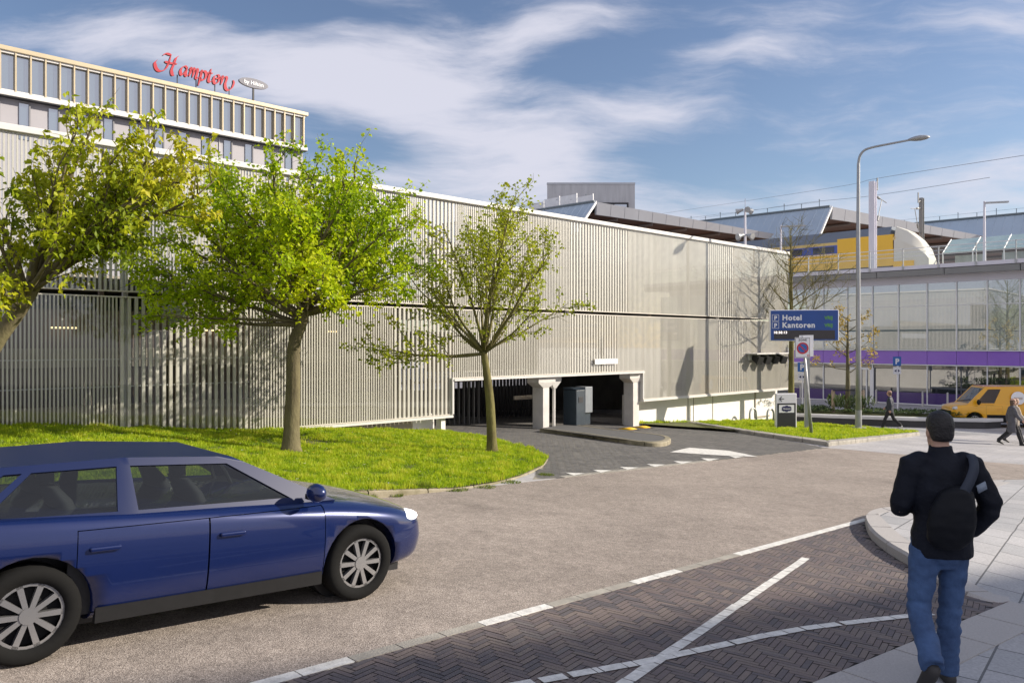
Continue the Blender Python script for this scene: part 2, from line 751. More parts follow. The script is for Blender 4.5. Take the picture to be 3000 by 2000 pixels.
def road_mat():
    m = mat('road_asphalt', (0.25, 0.22, 0.19), 0.85, spec=0.25)
    nt = m.node_tree
    b = nt.nodes['Principled BSDF']
    tc = nt.nodes['Texture Coordinate']
    N = nt.nodes.new
    v = N('ShaderNodeTexVoronoi')
    v.inputs['Scale'].default_value = 140
    v.feature = 'F1'
    nt.links.new(tc.outputs['Object'], v.inputs['Vector'])
    sp = N('ShaderNodeSeparateColor')
    nt.links.new(v.outputs['Color'], sp.inputs[0])
    r = N('ShaderNodeValToRGB')
    e = r.color_ramp.elements
    e[0].position = 0.0
    e[0].color = (0.145, 0.124, 0.112, 1)
    e[1].position = 1.0
    e[1].color = (0.50, 0.445, 0.395, 1)
    for p, c in ((0.22, (0.222, 0.19, 0.166, 1)), (0.5, (0.305, 0.262, 0.228, 1)), (0.8, (0.36, 0.31, 0.272, 1))):
        q = e.new(p)
        q.color = c
    nt.links.new(sp.outputs[0], r.inputs[0])
    last = r.outputs[0]
    for sc, lo, hi, st in ((0.35, 0.86, 1.12, (1, 1, 1)), (2.5, 0.9, 1.1, (1, 1, 1)), (11.0, 0.86, 1.14, (1, 1, 1))):
        n = N('ShaderNodeTexNoise')
        n.inputs['Scale'].default_value = sc
        n.inputs['Detail'].default_value = 5
        nt.links.new(tc.outputs['Object'], n.inputs['Vector'])
        mr = N('ShaderNodeMapRange')
        mr.inputs['From Min'].default_value = 0.3
        mr.inputs['From Max'].default_value = 0.7
        mr.inputs['To Min'].default_value = lo
        mr.inputs['To Max'].default_value = hi
        nt.links.new(n.outputs['Fac'], mr.inputs[0])
        mx = N('ShaderNodeMix')
        mx.data_type = 'RGBA'
        mx.blend_type = 'MULTIPLY'
        mx.inputs['Factor'].default_value = 1
        nt.links.new(last, mx.inputs['A'])
        nt.links.new(mr.outputs[0], mx.inputs['B'])
        last = mx.outputs['Result']
    # dark oil and tyre marks
    n = N('ShaderNodeTexNoise')
    n.inputs['Scale'].default_value = 0.9
    n.inputs['Detail'].default_value = 7
    nt.links.new(tc.outputs['Object'], n.inputs['Vector'])
    mr = N('ShaderNodeMapRange')
    mr.inputs['From Min'].default_value = 0.62
    mr.inputs['From Max'].default_value = 0.74
    mr.inputs['To Min'].default_value = 1.0
    mr.inputs['To Max'].default_value = 0.72
    nt.links.new(n.outputs['Fac'], mr.inputs[0])
    mx = N('ShaderNodeMix')
    mx.data_type = 'RGBA'
    mx.blend_type = 'MULTIPLY'
    mx.inputs['Factor'].default_value = 1
    nt.links.new(last, mx.inputs['A'])
    nt.links.new(mr.outputs[0], mx.inputs['B'])
    nt.links.new(mx.outputs['Result'], b.inputs['Base Color'])
    bp = N('ShaderNodeBump')
    bp.inputs['Strength'].default_value = 0.55
    bp.inputs['Distance'].default_value = 0.006
    nt.links.new(v.outputs['Distance'], bp.inputs['Height'])
    nt.links.new(bp.outputs[0], b.inputs['Normal'])
    return m


M_PAVE = tile_mat('pavement_tiles', (0.40, 0.39, 0.40), (0.47, 0.455, 0.45), (0.24, 0.235, 0.235), 0.60, 0.30, 40, msize=0.008)
M_PAVE2 = tile_mat('near_pavement_tiles', (0.36, 0.36, 0.365), (0.44, 0.43, 0.43), (0.13, 0.13, 0.13), 0.60, 0.40, -52, msize=0.010, var=0.2)
M_ROAD = road_mat()
M_PAINT = mat('road_paint', (0.70, 0.69, 0.65), 0.75, var=0.30, scale=14, bump=0.3, col2=(0.80, 0.79, 0.75))
M_KERB = mat('kerb_concrete', (0.33, 0.31, 0.27), 0.85, var=0.28, scale=3.5, bump=0.4, bscale=60)
M_KERBMOSS = mat('mossy_kerb_concrete', (0.27, 0.24, 0.14), 0.9, var=0.35, scale=2.2, bump=0.4, bscale=50, col2=(0.36, 0.32, 0.24))
M_GRANITE = mat('kerb_granite', (0.40, 0.38, 0.365), 0.75, var=0.14, scale=70, bump=0.25, bscale=120)
M_GROUT = mat('joint_sand', (0.035, 0.03, 0.027), 0.95, var=0.3, scale=30)
M_BAY = mat('bay_brick', (0.4, 0.4, 0.4), 0.75, var=0.22, scale=35, bump=0.3, bscale=90,
            tint=((0.085, 0.080, 0.086), (0.13, 0.113, 0.117), (0.17, 0.135, 0.128), (0.20, 0.162, 0.142), (0.155, 0.147, 0.150)))
M_DRIVE = mat('drive_brick', (0.4, 0.4, 0.4), 0.8, var=0.22, scale=20, bump=0.3, bscale=60,
              tint=((0.10, 0.10, 0.10), (0.15, 0.145, 0.14), (0.21, 0.20, 0.185)))
M_SOIL = mat('soil', (0.10, 0.085, 0.04), 0.95, var=0.4, scale=6, col2=(0.13, 0.15, 0.03))

# ------------------------------------------------------------------ ground outlines (all at their real places)
ROAD_OUT = [P0 + U * -22 + NV * 9.0]                                        # placeholder start, replaced below
K1 = G(1000, 1470)
K2 = G(1330, 1436)
KL = K1 - U * 24
SH0 = G(1655, 1399)
SH1 = G(2090, 1350)
CORN = G(2424, 1312)
FAR1 = G(2491, 1317)
FAR2 = G(2893, 1353)
E0 = G(790, 2000)
E1 = G(2540, 1522)
EL = E0 - U * 16
FAR3 = Vector((16.6, 20.8, 0))
N1 = G(2656, 1495)
N2 = G(2902, 1424)
N3 = N2 + Vector((4.2, 2.3, 0))

EXTENT = 600
def base_ground():
    xs = sorted(set([-EXTENT, -200, -80, -40, -30, -22, -16, -10, -5, 0, 5, 10, 15, 20, 25, 30, 40, 60, 90, 150, 300, EXTENT]))
    bm = bmesh.new()
    g = {}
    for x in xs:
        for y in xs:
            g[x, y] = bm.verts.new((x, y, 0))
    for i in range(len(xs) - 1):
        for j in range(len(xs) - 1):
            bm.faces.new((g[xs[i], xs[j]], g[xs[i + 1], xs[j]], g[xs[i + 1], xs[j + 1]], g[xs[i], xs[j + 1]]))
    nrm = Vector((0.045, 0.031, 0))
    L = nrm.length
    nn = nrm / L
    for off in (1.864, -0.736):
        bmesh.ops.bisect_plane(bm, geom=bm.verts[:] + bm.edges[:] + bm.faces[:], plane_co=nn * (off / L), plane_no=nn)
    for v in bm.verts:
        v.co.z = gnd(v.co.x, v.co.y)
    me = bpy.data.meshes.new('ground')
    bm.to_mesh(me)
    bm.free()
    tag(link('ground', me, M_PAVE), kind='structure')


base_ground()
road_pts = [KL, K1, K2, SH0, SH1, CORN, FAR1, FAR2, FAR3, N3, N2, N1, E1, E0, EL]
sheet('road', road_pts, 0.004, M_ROAD)

# entry drive of dark bricks, between the two lawns and the road
DL = [G(1655, 1399), G(1600, 1350), G(1560, 1322), G(1480, 1302), fp(tpx(1310), 0.0, 0)]
DR = [fp(tpx(1884), 0.0, 0), G(1930, 1232), G(2000, 1240), G(2210, 1273), CORN]
drive_pts = [SH0 + Vector((0, 0, 0))] + [G(1560, 1404), G(1600, 1350), G(1560, 1322), G(1480, 1302), G(1440, 1285)] + \
    [fp(tpx(1306), -0.2, 0), fp(tpx(1306), -9, 0), fp(tpx(1890), -9, 0)] + DR + [SH1]
sheet('entry_drive', drive_pts, 0.004, mat('drive_joint_sand', (0.34, 0.31, 0.25), 0.95, var=0.4, scale=1.5))


def herringbone(name, poly, bl, bw, gap, ang, h, m, parent=None, clip=()):
    """bricks laid in herringbone over the polygon, one mesh"""
    xs = [p[0] for p in poly]
    ys = [p[1] for p in poly]
    cx, cy = sum(xs) / len(xs), sum(ys) / len(ys)
    rad = max(math.hypot(x - cx, y - cy) for x, y in zip(xs, ys)) + 0.5
    n = int(round(bl / bw))
    ca, sa = math.cos(ang), math.sin(ang)
    cells = int(rad / bw) + n
    I, J = np.meshgrid(np.arange(-cells, cells), np.arange(-cells, cells), indexing='ij')
    I = I.ravel()
    J = J.ravel()
    k = (I - J) % (2 * n)
    hor = k == 0
    ver = k == n
    quads = []
    for sel, vx in ((hor, True), (ver, False)):
        i = I[sel] * bw
        j = J[sel] * bw
        if vx:
            x0, x1, y0, y1 = i, i + bw * n, j, j + bw
        else:
            # an upright brick starts one cell below the row where the flat bricks end
            x0, x1, y0, y1 = i, i + bw, j - bw * (n - 1), j + bw
        quads.append(np.stack([x0 + gap, x1 - gap, y0 + gap, y1 - gap], 1))
    q = np.concatenate(quads)
    cxm = (q[:, 0] + q[:, 1]) / 2
    cym = (q[:, 2] + q[:, 3]) / 2
    wx = cx + cxm * ca - cym * sa
    wy = cy + cxm * sa + cym * ca
    keep = inside_np(np.stack([wx, wy], 1), poly)
    q = q[keep]
    M = len(q)
    corners = np.stack([q[:, [0, 2]], q[:, [1, 2]], q[:, [1, 3]], q[:, [0, 3]]], 1)   # M,4,2
    cw = np.empty_like(corners)
    cw[..., 0] = cx + corners[..., 0] * ca - corners[..., 1] * sa
    cw[..., 1] = cy + corners[..., 0] * sa + corners[..., 1] * ca
    for p, q_, ins in clip:                     # cut the bricks off along straight edges
        d_ = np.array([q_.x - p.x, q_.y - p.y])
        n_ = np.array([-d_[1], d_[0]]) / np.hypot(*d_)
        if (ins.x - p.x) * n_[0] + (ins.y - p.y) * n_[1] < 0:
            n_ = -n_
        s_ = (cw[..., 0] - p.x) * n_[0] + (cw[..., 1] - p.y) * n_[1]
        s_ = np.minimum(s_, 0)
        cw[..., 0] -= s_ * n_[0]
        cw[..., 1] -= s_ * n_[1]
    z = np.clip(-2.036 - 0.045 * cw[..., 0] - 0.031 * cw[..., 1], -3.9, -1.3) + h
    z += nr.uniform(-0.0012, 0.0012, (M, 1))
    z += nr.uniform(-0.0010, 0.0010, (M, 4))
    v = np.concatenate([cw, z[..., None]], 2).reshape(-1, 3)
    f = np.arange(M * 4).reshape(-1, 4)
    tint = nr.random(M) * 0.65 + 0.35 * np.array([noise.noise(Vector((a * 0.9, b_ * 0.9, 0))) * 0.5 + 0.5 for a, b_ in zip(wx[keep], wy[keep])])
    o = np_mesh(name, v, f, m, parent, tint=np.clip(tint, 0, 1))
    o['kind'] = 'structure'
    return o


drive_in = [p for p in drive_pts]
herringbone('entry_drive_bricks', drive_in, 0.22, 0.11, 0.008, R(43.4), 0.009, M_DRIVE, clip=[(SH0, SH1, G(1800, 1330))])

# parking bay of dark bricks in the foreground
BAYC = [G(2537, 1547), G(2553, 1580), G(2603, 1622), G(2661, 1657), G(2715, 1693), G(2785, 1728), G(2854, 1753), G(2930, 1769), G(2960, 1763)]
FL0 = G(2960, 1763)
FL1 = G(2390, 2000)
FL2 = FL1 + (FL1 - FL0).normalized() * 5
bay_pts = [E1] + BAYC + [FL1, FL2, EL + Vector((8, -3.0, 0)), EL, E0]
sheet('parking_bay', bay_pts, 0.004, M_GROUT)
EO = Vector((-0.035, 0.035, 0))
EP = Vector((0.04, -0.05, 0))
near_bay = [E1 + EO] + BAYC[:-1] + [FL0 + EP, FL1 + EP, FL2, E0 - U * 3.5 + Vector((1.5, -2.5, 0)), E0 - U * 3.5 + EO]
herringbone('parking_bay_bricks', near_bay, 0.20, 0.05, 0.0028, R(43.4 + 14), 0.010, M_BAY, clip=[(E0, E1, G(1800, 1900)), (FL0, FL1, G(1800, 1900))])


def pave_h(x, y):
    d = (Vector((x, y)) - Vector((FL0.x, FL0.y))).dot(Vector((-0.633, 0.774)))
    return 0.125 * min(max(d / 1.3, 0.0), 1.0)


inner = []
for i, p in enumerate(BAYC):
    a = BAYC[max(i - 1, 0)]
    b = BAYC[min(i + 1, len(BAYC) - 1)]
    t = (b - a)
    t.z = 0
    t.normalize()
    nrm = Vector((-t.y, t.x, 0))
    if nrm.dot(Vector((0.6, 0.75, 0))) < 0:
        nrm = -nrm
    inner.append(p + nrm * 0.30)
inner[0] = G(2575, 1534)
inner[-1] = BAYC[-1] + Vector((0.06, 0.12, 0))
pave_pts = [G(2578, 1520), N1, N2, N3 + Vector((0, -0.6, 0)), N3 + Vector((8, -18, 0)), FL2 + Vector((6, -9, 0)), FL2, FL1, FL0] + list(reversed(inner))[1:]
sheet('pavement', pave_pts, 0.006, M_PAVE2, hf=pave_h)


def kerb_run(name, outer, inner_, hf, m, joint=0.9, base=-0.03, chamfer=0.03):
    """kerb stones between two lines of points, with joints"""
    mb = MB()
    o_ = smooth_path(outer, 8)
    i_ = smooth_path(inner_, 8)
    acc = 0.0
    for k in range(len(o_) - 1):
        a, b, c, d = o_[k], o_[k + 1], i_[k + 1], i_[k]
        s = 0.012 if acc < 0.02 else 0.0
        acc += (b - a).length
        e = 0.0
        if acc > joint:
            e = 0.012
            acc = 0.0
        a2 = a.lerp(b, min(s / max((b - a).length, 1e-4), 0.4))
        d2 = d.lerp(c, min(s / max((b - a).length, 1e-4), 0.4))
        b2 = a.lerp(b, 1 - min(e / max((b - a).length, 1e-4), 0.4))
        c2 = d.lerp(c, 1 - min(e / max((b - a).length, 1e-4), 0.4))
        bot = [on(p.x, p.y, base) for p in (a2, b2, c2, d2)]

        def up(p, q):
            w = (q - p)
            w.z = 0
            w = w.normalized() * chamfer
            return on(p.x, p.y, hf(p.x, p.y) - chamfer), on(p.x + w.x, p.y + w.y, hf(p.x, p.y))
        la, ta = up(a2, d2)
        lb, tb = up(b2, c2)
        tc_ = on(c2.x, c2.y, hf(c2.x, c2.y))
        td = on(d2.x, d2.y, hf(d2.x, d2.y))
        n = len(mb.v)
        mb.v += [tuple(p) for p in (bot[0], bot[1], bot[2], bot[3], la, lb, tb, ta, tc_, td)]
        for f in ((0, 1, 5, 4), (4, 5, 6, 7), (7, 6, 8, 9), (9, 8, 2, 3), (1, 2, 8, 6, 5), (0, 4, 7, 9, 3)):
            mb.face([n + q for q in f])
    ob = mb.build(name, m)
    ob['kind'] = 'structure'
    return ob


kerb_run('pavement_kerb', [N2, N1, G(2575, 1512)] + [G(2538, 1527)] + BAYC, [N2 + Vector((0.1, -0.3, 0)), G(2675, 1510), G(2600, 1524)] + [inner[0]] + inner[1:] if False else
         [N2 + Vector((0.25, -0.25, 0)), N1 + Vector((0.3, -0.25, 0)), G(2600, 1524), inner[0]] + inner,
         lambda x, y: pave_h(x, y) + 0.010, M_GRANITE)

# flush slabs along the foot of the pavement and the edge line of blocks along the road
mb = MB()
d = (FL1 - FL0).normalized()
perp = Vector((-d.y, d.x, 0))
if perp.y > 0:
    perp = -perp
s = 0.0
while s < (FL2 - FL0).length:
    a = FL0 + d * (s + 0.008)
    b = FL0 + d * (s + 0.79)
    mb.hexa([on(p.x, p.y, -0.02) for p in (a, b, b + perp * 0.42, a + perp * 0.42)],
            [on(p.x, p.y, 0.013) for p in (a, b, b + perp * 0.42, a + perp * 0.42)])
    s += 0.80
mb.build('flush_kerb', M_GRANITE)['kind'] = 'structure'

white = [(780, 1060), (1370, 1630), (1825, 2008), (2145, 2280), (2302, 2540)]
mbw, mbg = MB(), MB()
line_d = (E1 - E0).normalized()
line_n = Vector((-line_d.y, line_d.x, 0))
s = -9.0
tot = (E1 - E0).length
while s < tot - 0.02:
    L = 0.40
    a = E0 + line_d * (s + 0.006)
    b = E0 + line_d * min(s + L - 0.006, tot)
    mid = (a + b) / 2
    mpx = 1500 + F * mid.x / mid.y if mid.y > 0.4 else -1
    isw = any(w0 <= mpx <= w1 for w0, w1 in white) or (s < 0 and int((s + 20) / 1.6) % 2 == 0)
    q = [a - line_n * 0.052, b - line_n * 0.052, b + line_n * 0.052, a + line_n * 0.052]
    (mbw if isw else mbg).hexa([on(p.x, p.y, -0.01) for p in q], [on(p.x, p.y, 0.014) for p in q])
    s += L
mbw.build('edge_line', M_PAINT)['kind'] = 'structure'
mbg.build('edge_blocks', M_KERB)['kind'] = 'structure'


def block_line(mb, a, b, w, L, h):
    d = (b - a)
    d.z = 0
    tot = d.length
    d.normalize()
    n = Vector((-d.y, d.x, 0)) * (w / 2)
    s = 0.0
    while s < tot - 0.05:
        p = a + d * (s + 0.004)
        q = a + d * (min(s + L, tot) - 0.004)
        sh = Vector((nr.uniform(-1, 1), nr.uniform(-1, 1), 0)) * 0.003
        ring = [p - n + sh, q - n + sh, q + n + sh, p + n + sh]
        mb.poly([on(v.x, v.y, h + nr.uniform(-0.001, 0.001)) for v in ring])
        s += L


mb = MB()
A0, A1 = G(2362, 1637), G(1837, 2000)
block_line(mb, A0, A1 + (A1 - A0).normalized() * 2.5, 0.088, 0.20, 0.0155)
B0, B1 = G(2730, 1801), G(1565, 2002)
mids = smooth_path([B0, G(2350, 1846), G(1925, 1935), B1, B1 + (B1 - G(1925, 1935))], 4)
for i in range(len(mids) - 1):
    block_line(mb, mids[i], mids[i + 1], 0.088, 0.20, 0.0170)
mb.build('bay_marking', M_PAINT)['kind'] = 'structure'

# give-way teeth and the white wedge at the mouth of the entry drive
mb = MB()
for i in range(12):
    px = 1655 + i * 79
    if px > 2190:
        break
    py = 1396 - (px - 1655) * 0.1085
    pts = [G(px + 2, py - 10), G(px + 58, py - 8.5), G(px + 26, py + 1.5 - 3)]
    mb.poly([p + Vector((0, 0, 0.0155)) for p in pts])
wed = [G(1962, 1325), G(2020, 1312), G(2134, 1321), G(2180, 1330), G(2221, 1339), G(2150, 1337), G(2050, 1331)]
mb.poly([p + Vector((0, 0, 0.0155)) for p in wed])
o = mb.build('give_way_marking', M_PAINT)
o['kind'] = 'structure'
if sum(p.normal.z for p in o.data.polygons) < 0:
    o.data.flip_normals()
mb = MB()
for i in range(40):
    a = SH0.lerp(SH1, i / 40 + 0.0015) - Vector((0, 0, 0))
    b = SH0.lerp(SH1, (i + 1) / 40 - 0.0015)
    n_ = Vector((-(SH1 - SH0).y, (SH1 - SH0).x, 0)).normalized() * 0.16
    q = [a, b, b + n_, a + n_]
    mb.hexa([on(p.x, p.y, -0.02) for p in q], [on(p.x, p.y, 0.011) for p in q])
mb.build('drive_edging', M_KERB)['kind'] = 'structure'

# ------------------------------------------------------------------ lawns and their kerbs
TIP = [K2, G(1450, 1418), G(1530, 1396), G(1590, 1368), G(1607, 1346), G(1562, 1320), G(1480, 1300), G(1400, 1278)]


def lawn_h(x, y):
    s = (Vector((x, y, 0)) - Vector((K1.x, K1.y, 0))).dot(U)
    h = 0.05 + 0.19 * min(max((2.2 - s) / 4.0, 0), 1)
    wl = -(Vector((x, y, 0)) - Vector((P0.x, P0.y, 0))).dot(NV)       # behind the front is positive
    d = max(0.0, -wl)
    h += 0.17 * math.exp(-(d / 2.4) ** 2) * min(max((8.5 - s) / 4, 0), 1)
    return h + 0.015 * noise.noise(Vector((x * 1.3, y * 1.3, 0)))


lawnL = [KL] + [K1] + TIP + [fp(tpx(1312), -0.15, 0), fp(-15, -0.25, 0)]
sheet('lawn', lawnL, 0.0, M_SOIL, hf=lawn_h)
lawnR = [G(1930, 1231), G(2000, 1239), G(2210, 1271), G(2424, 1301), G(2694, 1273), G(2520, 1257), G(2420, 1250), G(2330, 1243), fp(32.2, -0.3, 0), fp(tpx(1890), -0.3, 0)]
sheet('entrance_lawn', lawnR, 0.0, M_SOIL, hf=lambda x, y: 0.10 + 0.02 * noise.noise(Vector((x, y, 0))))
off = -NV * 0.14
kerb_run('lawn_kerb', [KL, K1 - U * 12, K1 - U * 6, K1] + TIP[:5],
         [KL + off, K1 - U * 12 + off, K1 - U * 6 + off, K1 + off, K2 + off, G(1448, 1407), G(1520, 1387), G(1572, 1362), G(1588, 1345)],
         lambda x, y: 0.03 + 0.22 * min(max((2.4 - (Vector((x, y, 0)) - Vector((K1.x, K1.y, 0))).dot(U)) / 4.0, 0), 1), M_KERBMOSS, joint=1.0)
kerb_run('entrance_lawn_kerb', [G(1930, 1233), G(2000, 1241), G(2210, 1275), G(2415, 1305), G(2430, 1306), G(2560, 1292), G(2694, 1275)],
         [G(1932, 1229), G(2002, 1237), G(2214, 1270), G(2412, 1298), G(2430, 1299.5), G(2556, 1286), G(2690, 1270)],
         lambda x, y: 0.13, M_KERB, joint=1.0)

# kerbed island in the mouth of the garage
ISL = [G(1580, 1266), G(1700, 1280), G(1800, 1295), G(1880, 1307), G(1935, 1309), G(1962, 1302), G(1958, 1290), G(1900, 1280), G(1800, 1270), G(1720, 1259), G(1660, 1252)]
sheet('traffic_island', ISL, 0.125, M_DRIVE)
isin = [p.lerp(sum(ISL, Vector()) / len(ISL), 0.10) for p in ISL]
kerb_run('traffic_island_kerb', ISL, isin, lambda x, y: 0.135, M_KERBMOSS, joint=1.0)


# ------------------------------------------------------------------ grass
def grass(name, poly, count, hmin, hmax, hf, m, label_=None, wid=0.006, lean=0.5, clump=0.0):
    xs = [p[0] for p in poly]
    ys = [p[1] for p in poly]
    P = np.stack([nr.uniform(min(xs), max(xs), count * 3), nr.uniform(min(ys), max(ys), count * 3)], 1)
    P = P[inside_np(P, poly)]
    bare = np.array([noise.noise(Vector((a * 0.55, b * 0.55, 9.0))) + 0.5 * noise.noise(Vector((a * 2.1, b * 2.1, 2.0))) for a, b in P])
    P = P[bare + nr.uniform(-0.25, 0.25, len(P)) > -0.52]
    if len(P) > count:
        # prefer what stands in front of the camera
        w = 1.0 / np.maximum(P[:, 1], 3.0) ** 0.5 * (np.abs(P[:, 0] / np.maximum(P[:, 1], 0.1)) < 0.85)
        w = np.maximum(w, 1e-4)
        P = P[nr.choice(len(P), count, replace=False, p=w / w.sum())]
    n = len(P)
    cl = np.array([noise.noise(Vector((a * 2.3, b * 2.3, 1.0))) + 0.6 * noise.noise(Vector((a * 6.5, b * 6.5, 4.0))) for a, b in P])
    z = np.array([gnd(a, b) + hf(a, b) for a, b in P])
    hgt = nr.uniform(hmin, hmax, n) * np.clip(1.0 + cl * 0.9, 0.35, 2.2)
    an = nr.uniform(0, 2 * np.pi, n)
    ln = nr.uniform(0.1, 1, n) * lean
    la = nr.uniform(0, 2 * np.pi, n)
    base = np.concatenate([P, (z - 0.01)[:, None]], 1)
    sid = np.stack([np.cos(an), np.sin(an), np.zeros(n)], 1) * (wid * nr.uniform(0.7, 1.5, n))[:, None]
    tip = base + np.stack([np.cos(la) * ln * hgt, np.sin(la) * ln * hgt, hgt], 1)
    mid = base * 0.5 + tip * 0.5 + np.stack([-np.cos(la) * ln * hgt * 0.15, -np.sin(la) * ln * hgt * 0.15, hgt * 0.12], 1)
    v = np.stack([base - sid, base + sid, mid + sid * 0.7, mid - sid * 0.7, tip], 1).reshape(-1, 3)
    o5 = np.arange(n)[:, None] * 5
    f = np.concatenate([o5 + np.array([[0, 1, 2]]), o5 + np.array([[0, 2, 3]]), o5 + np.array([[3, 2, 4]])], 0)
    t = np.clip(0.48 + cl * 0.6 + nr.uniform(-0.25, 0.25, n), 0, 1)
    o = np_mesh(name, v, f, m, tint=np.concatenate([t, t, t]))
    return tag(o, kind='stuff', label=label_, cat='grass')


M_GRASS = leaf_mat('grass_blades', ((0.15, 0.25, 0.012), (0.29, 0.43, 0.014), (0.43, 0.53, 0.018), (0.54, 0.56, 0.06)), 0.5)
visL = [K1 - U * 9, K1] + TIP + [fp(tpx(1312), -0.1, 0), fp(-4, -0.1, 0)]
grass('lawn_grass', visL, 210000, 0.035, 0.085, lawn_h, M_GRASS, 'sunlit yellow-green grass on the bank before the parking garage', wid=0.0065)
grass('entrance_lawn_grass', lawnR, 60000, 0.05, 0.11, lambda x, y: 0.10, M_GRASS, 'bright grass strip between white garage wall and entry drive', wid=0.010)


def tufts(name, spots, m, label_):
    V, Fc, T = [], [], []
    for (p, r, k, hh) in spots:
        for i in range(k):
            a = nr.uniform(0, 6.28)
            rr = r * math.sqrt(nr.random())
            x, y = p.x + math.cos(a) * rr, p.y + math.sin(a) * rr
            z = gnd(x, y)
            h = hh * nr.uniform(0.4, 1.0)
            b = nr.uniform(0, 6.28)
            w = 0.006
            l = nr.uniform(0.2, 0.8) * h
            c = nr.uniform(0, 6.28)
            n = len(V)
            V += [(x - math.cos(b) * w, y - math.sin(b) * w, z), (x + math.cos(b) * w, y + math.sin(b) * w, z), (x + math.cos(c) * l, y + math.sin(c) * l, z + h)]
            Fc.append((n, n + 1, n + 2))
            T.append(nr.random())
    o = np_mesh(name, np.array(V), np.array(Fc), m, tint=np.array(T))
    return tag(o, kind='stuff', label=label_, cat='weeds')


M_WEED = leaf_mat('weed_blades', ((0.06, 0.10, 0.01), (0.13, 0.19, 0.015), (0.24, 0.27, 0.03)), 0.3)
tufts('kerb_weeds', [(G(1075, 1463), 0.14, 420, 0.10), (G(1120, 1452), 0.16, 260, 0.07), (G(1160, 1453), 0.12, 200, 0.06), (G(1240, 1440), 0.13, 420, 0.20),
                     (G(1330, 1434), 0.24, 380, 0.06), (G(1420, 1427), 0.2, 240, 0.05), (G(1490, 1412), 0.22, 260, 0.05), (G(1600, 1392), 0.16, 260, 0.06)],
      M_WEED, 'green weeds growing at the foot of the lawn kerb')
# dandelions and daisies as part of the lawn's ground cover
V, Fc, T = [], [], []
for i in range(520):
    x, y = nr.uniform(-11, 2), nr.uniform(8, 24)
    if not inside(x, y, visL):
        continue
    z = gnd(x, y) + lawn_h(x, y) + nr.uniform(0.05, 0.10)
    r = nr.uniform(0.010, 0.022)
    n = len(V)
    for k in range(6):
        V.append((x + r * math.cos(k * 1.047), y + r * math.sin(k * 1.047), z + (0.008 if k % 2 else 0)))
    Fc += [(n, n + 1, n + 2, n + 3), (n, n + 3, n + 4, n + 5)]
    c = nr.random()
    T += [c, c]
fl = np_mesh('lawn_flowers', np.array(V), np.array(Fc), leaf_mat('petals', ((0.85, 0.62, 0.02), (0.85, 0.70, 0.05), (0.8, 0.8, 0.72)), 0.2), tint=np.array(T))
tag(fl, kind='stuff', label='small yellow and white flowers dotting the lawn', cat='flowers')

# ------------------------------------------------------------------ parking garage
M_FIN = mat('slat_aluminium', (0.60, 0.56, 0.50), 0.42, var=0.08, scale=1.5, metal=0.15, stretch=(1, 1, 0.25))
M_TRIM = mat('white_trim', (0.62, 0.61, 0.59), 0.5, var=0.06, scale=3)
M_WHITEWALL = mat('white_render', (0.82, 0.80, 0.76), 0.75, var=0.07, scale=1.2, bump=0.12, bscale=40)
M_CONC = mat('cream_concrete', (0.36, 0.32, 0.26), 0.85, var=0.16, scale=1.5, bump=0.2, bscale=25)
M_BROWN = mat('brown_cladding', (0.20, 0.155, 0.125), 0.8, var=0.15, scale=0.8)
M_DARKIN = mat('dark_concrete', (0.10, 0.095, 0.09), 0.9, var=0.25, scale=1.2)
M_BLACK = mat('black_metal', (0.018, 0.018, 0.02), 0.5)
M_COLUMN = mat('painted_concrete', (0.62, 0.60, 0.57), 0.7, var=0.10, scale=2.5)
M_SCREEN = glass_mat('screen_glass', (0.93, 0.95, 0.95), 0.0, 0.05, 0.02)
TE = 32.35
garage = empty('parking_garage', fp(8, -8, gnd(*fp(8, -8, 0)[:2])), 'long two-storey parking garage wrapped in pale vertical slats behind glass', 'building')


def gp(name, mb, m, **k):
    o = mb.build(name, m, **k)
    o.parent = garage
    o.matrix_parent_inverse = Matrix.Translation(-Vector(garage.location))
    return o


def fins(mb, t0, t1, z0, z1, pitch, w, dep, d0=-0.03, org=None, ax=U, nn=NV):
    k = 0
    n = max(1, int(round((t1 - t0) / pitch)))
    p = (t1 - t0) / n
    for i in range(n):
        c = (org if org else P0) + ax * (t0 + (i + 0.5) * p) + nn * (d0 - dep / 2)
        jit = nr.uniform(-0.002, 0.002)
        q = [c - ax * (w / 2 + jit) - nn * dep / 2, c + ax * (w / 2) - nn * dep / 2, c + ax * (w / 2) + nn * dep / 2, c - ax * (w / 2 + jit) + nn * dep / 2]
        b = [(v.x, v.y, z0) for v in q]
        t = [(v.x, v.y, z1) for v in q]
        o = len(mb.v)
        mb.v += b + t
        for a, b_ in ((0, 1), (1, 2), (2, 3), (3, 0)):
            mb.face((o + a, o + b_, o + 4 + b_, o + 4 + a))


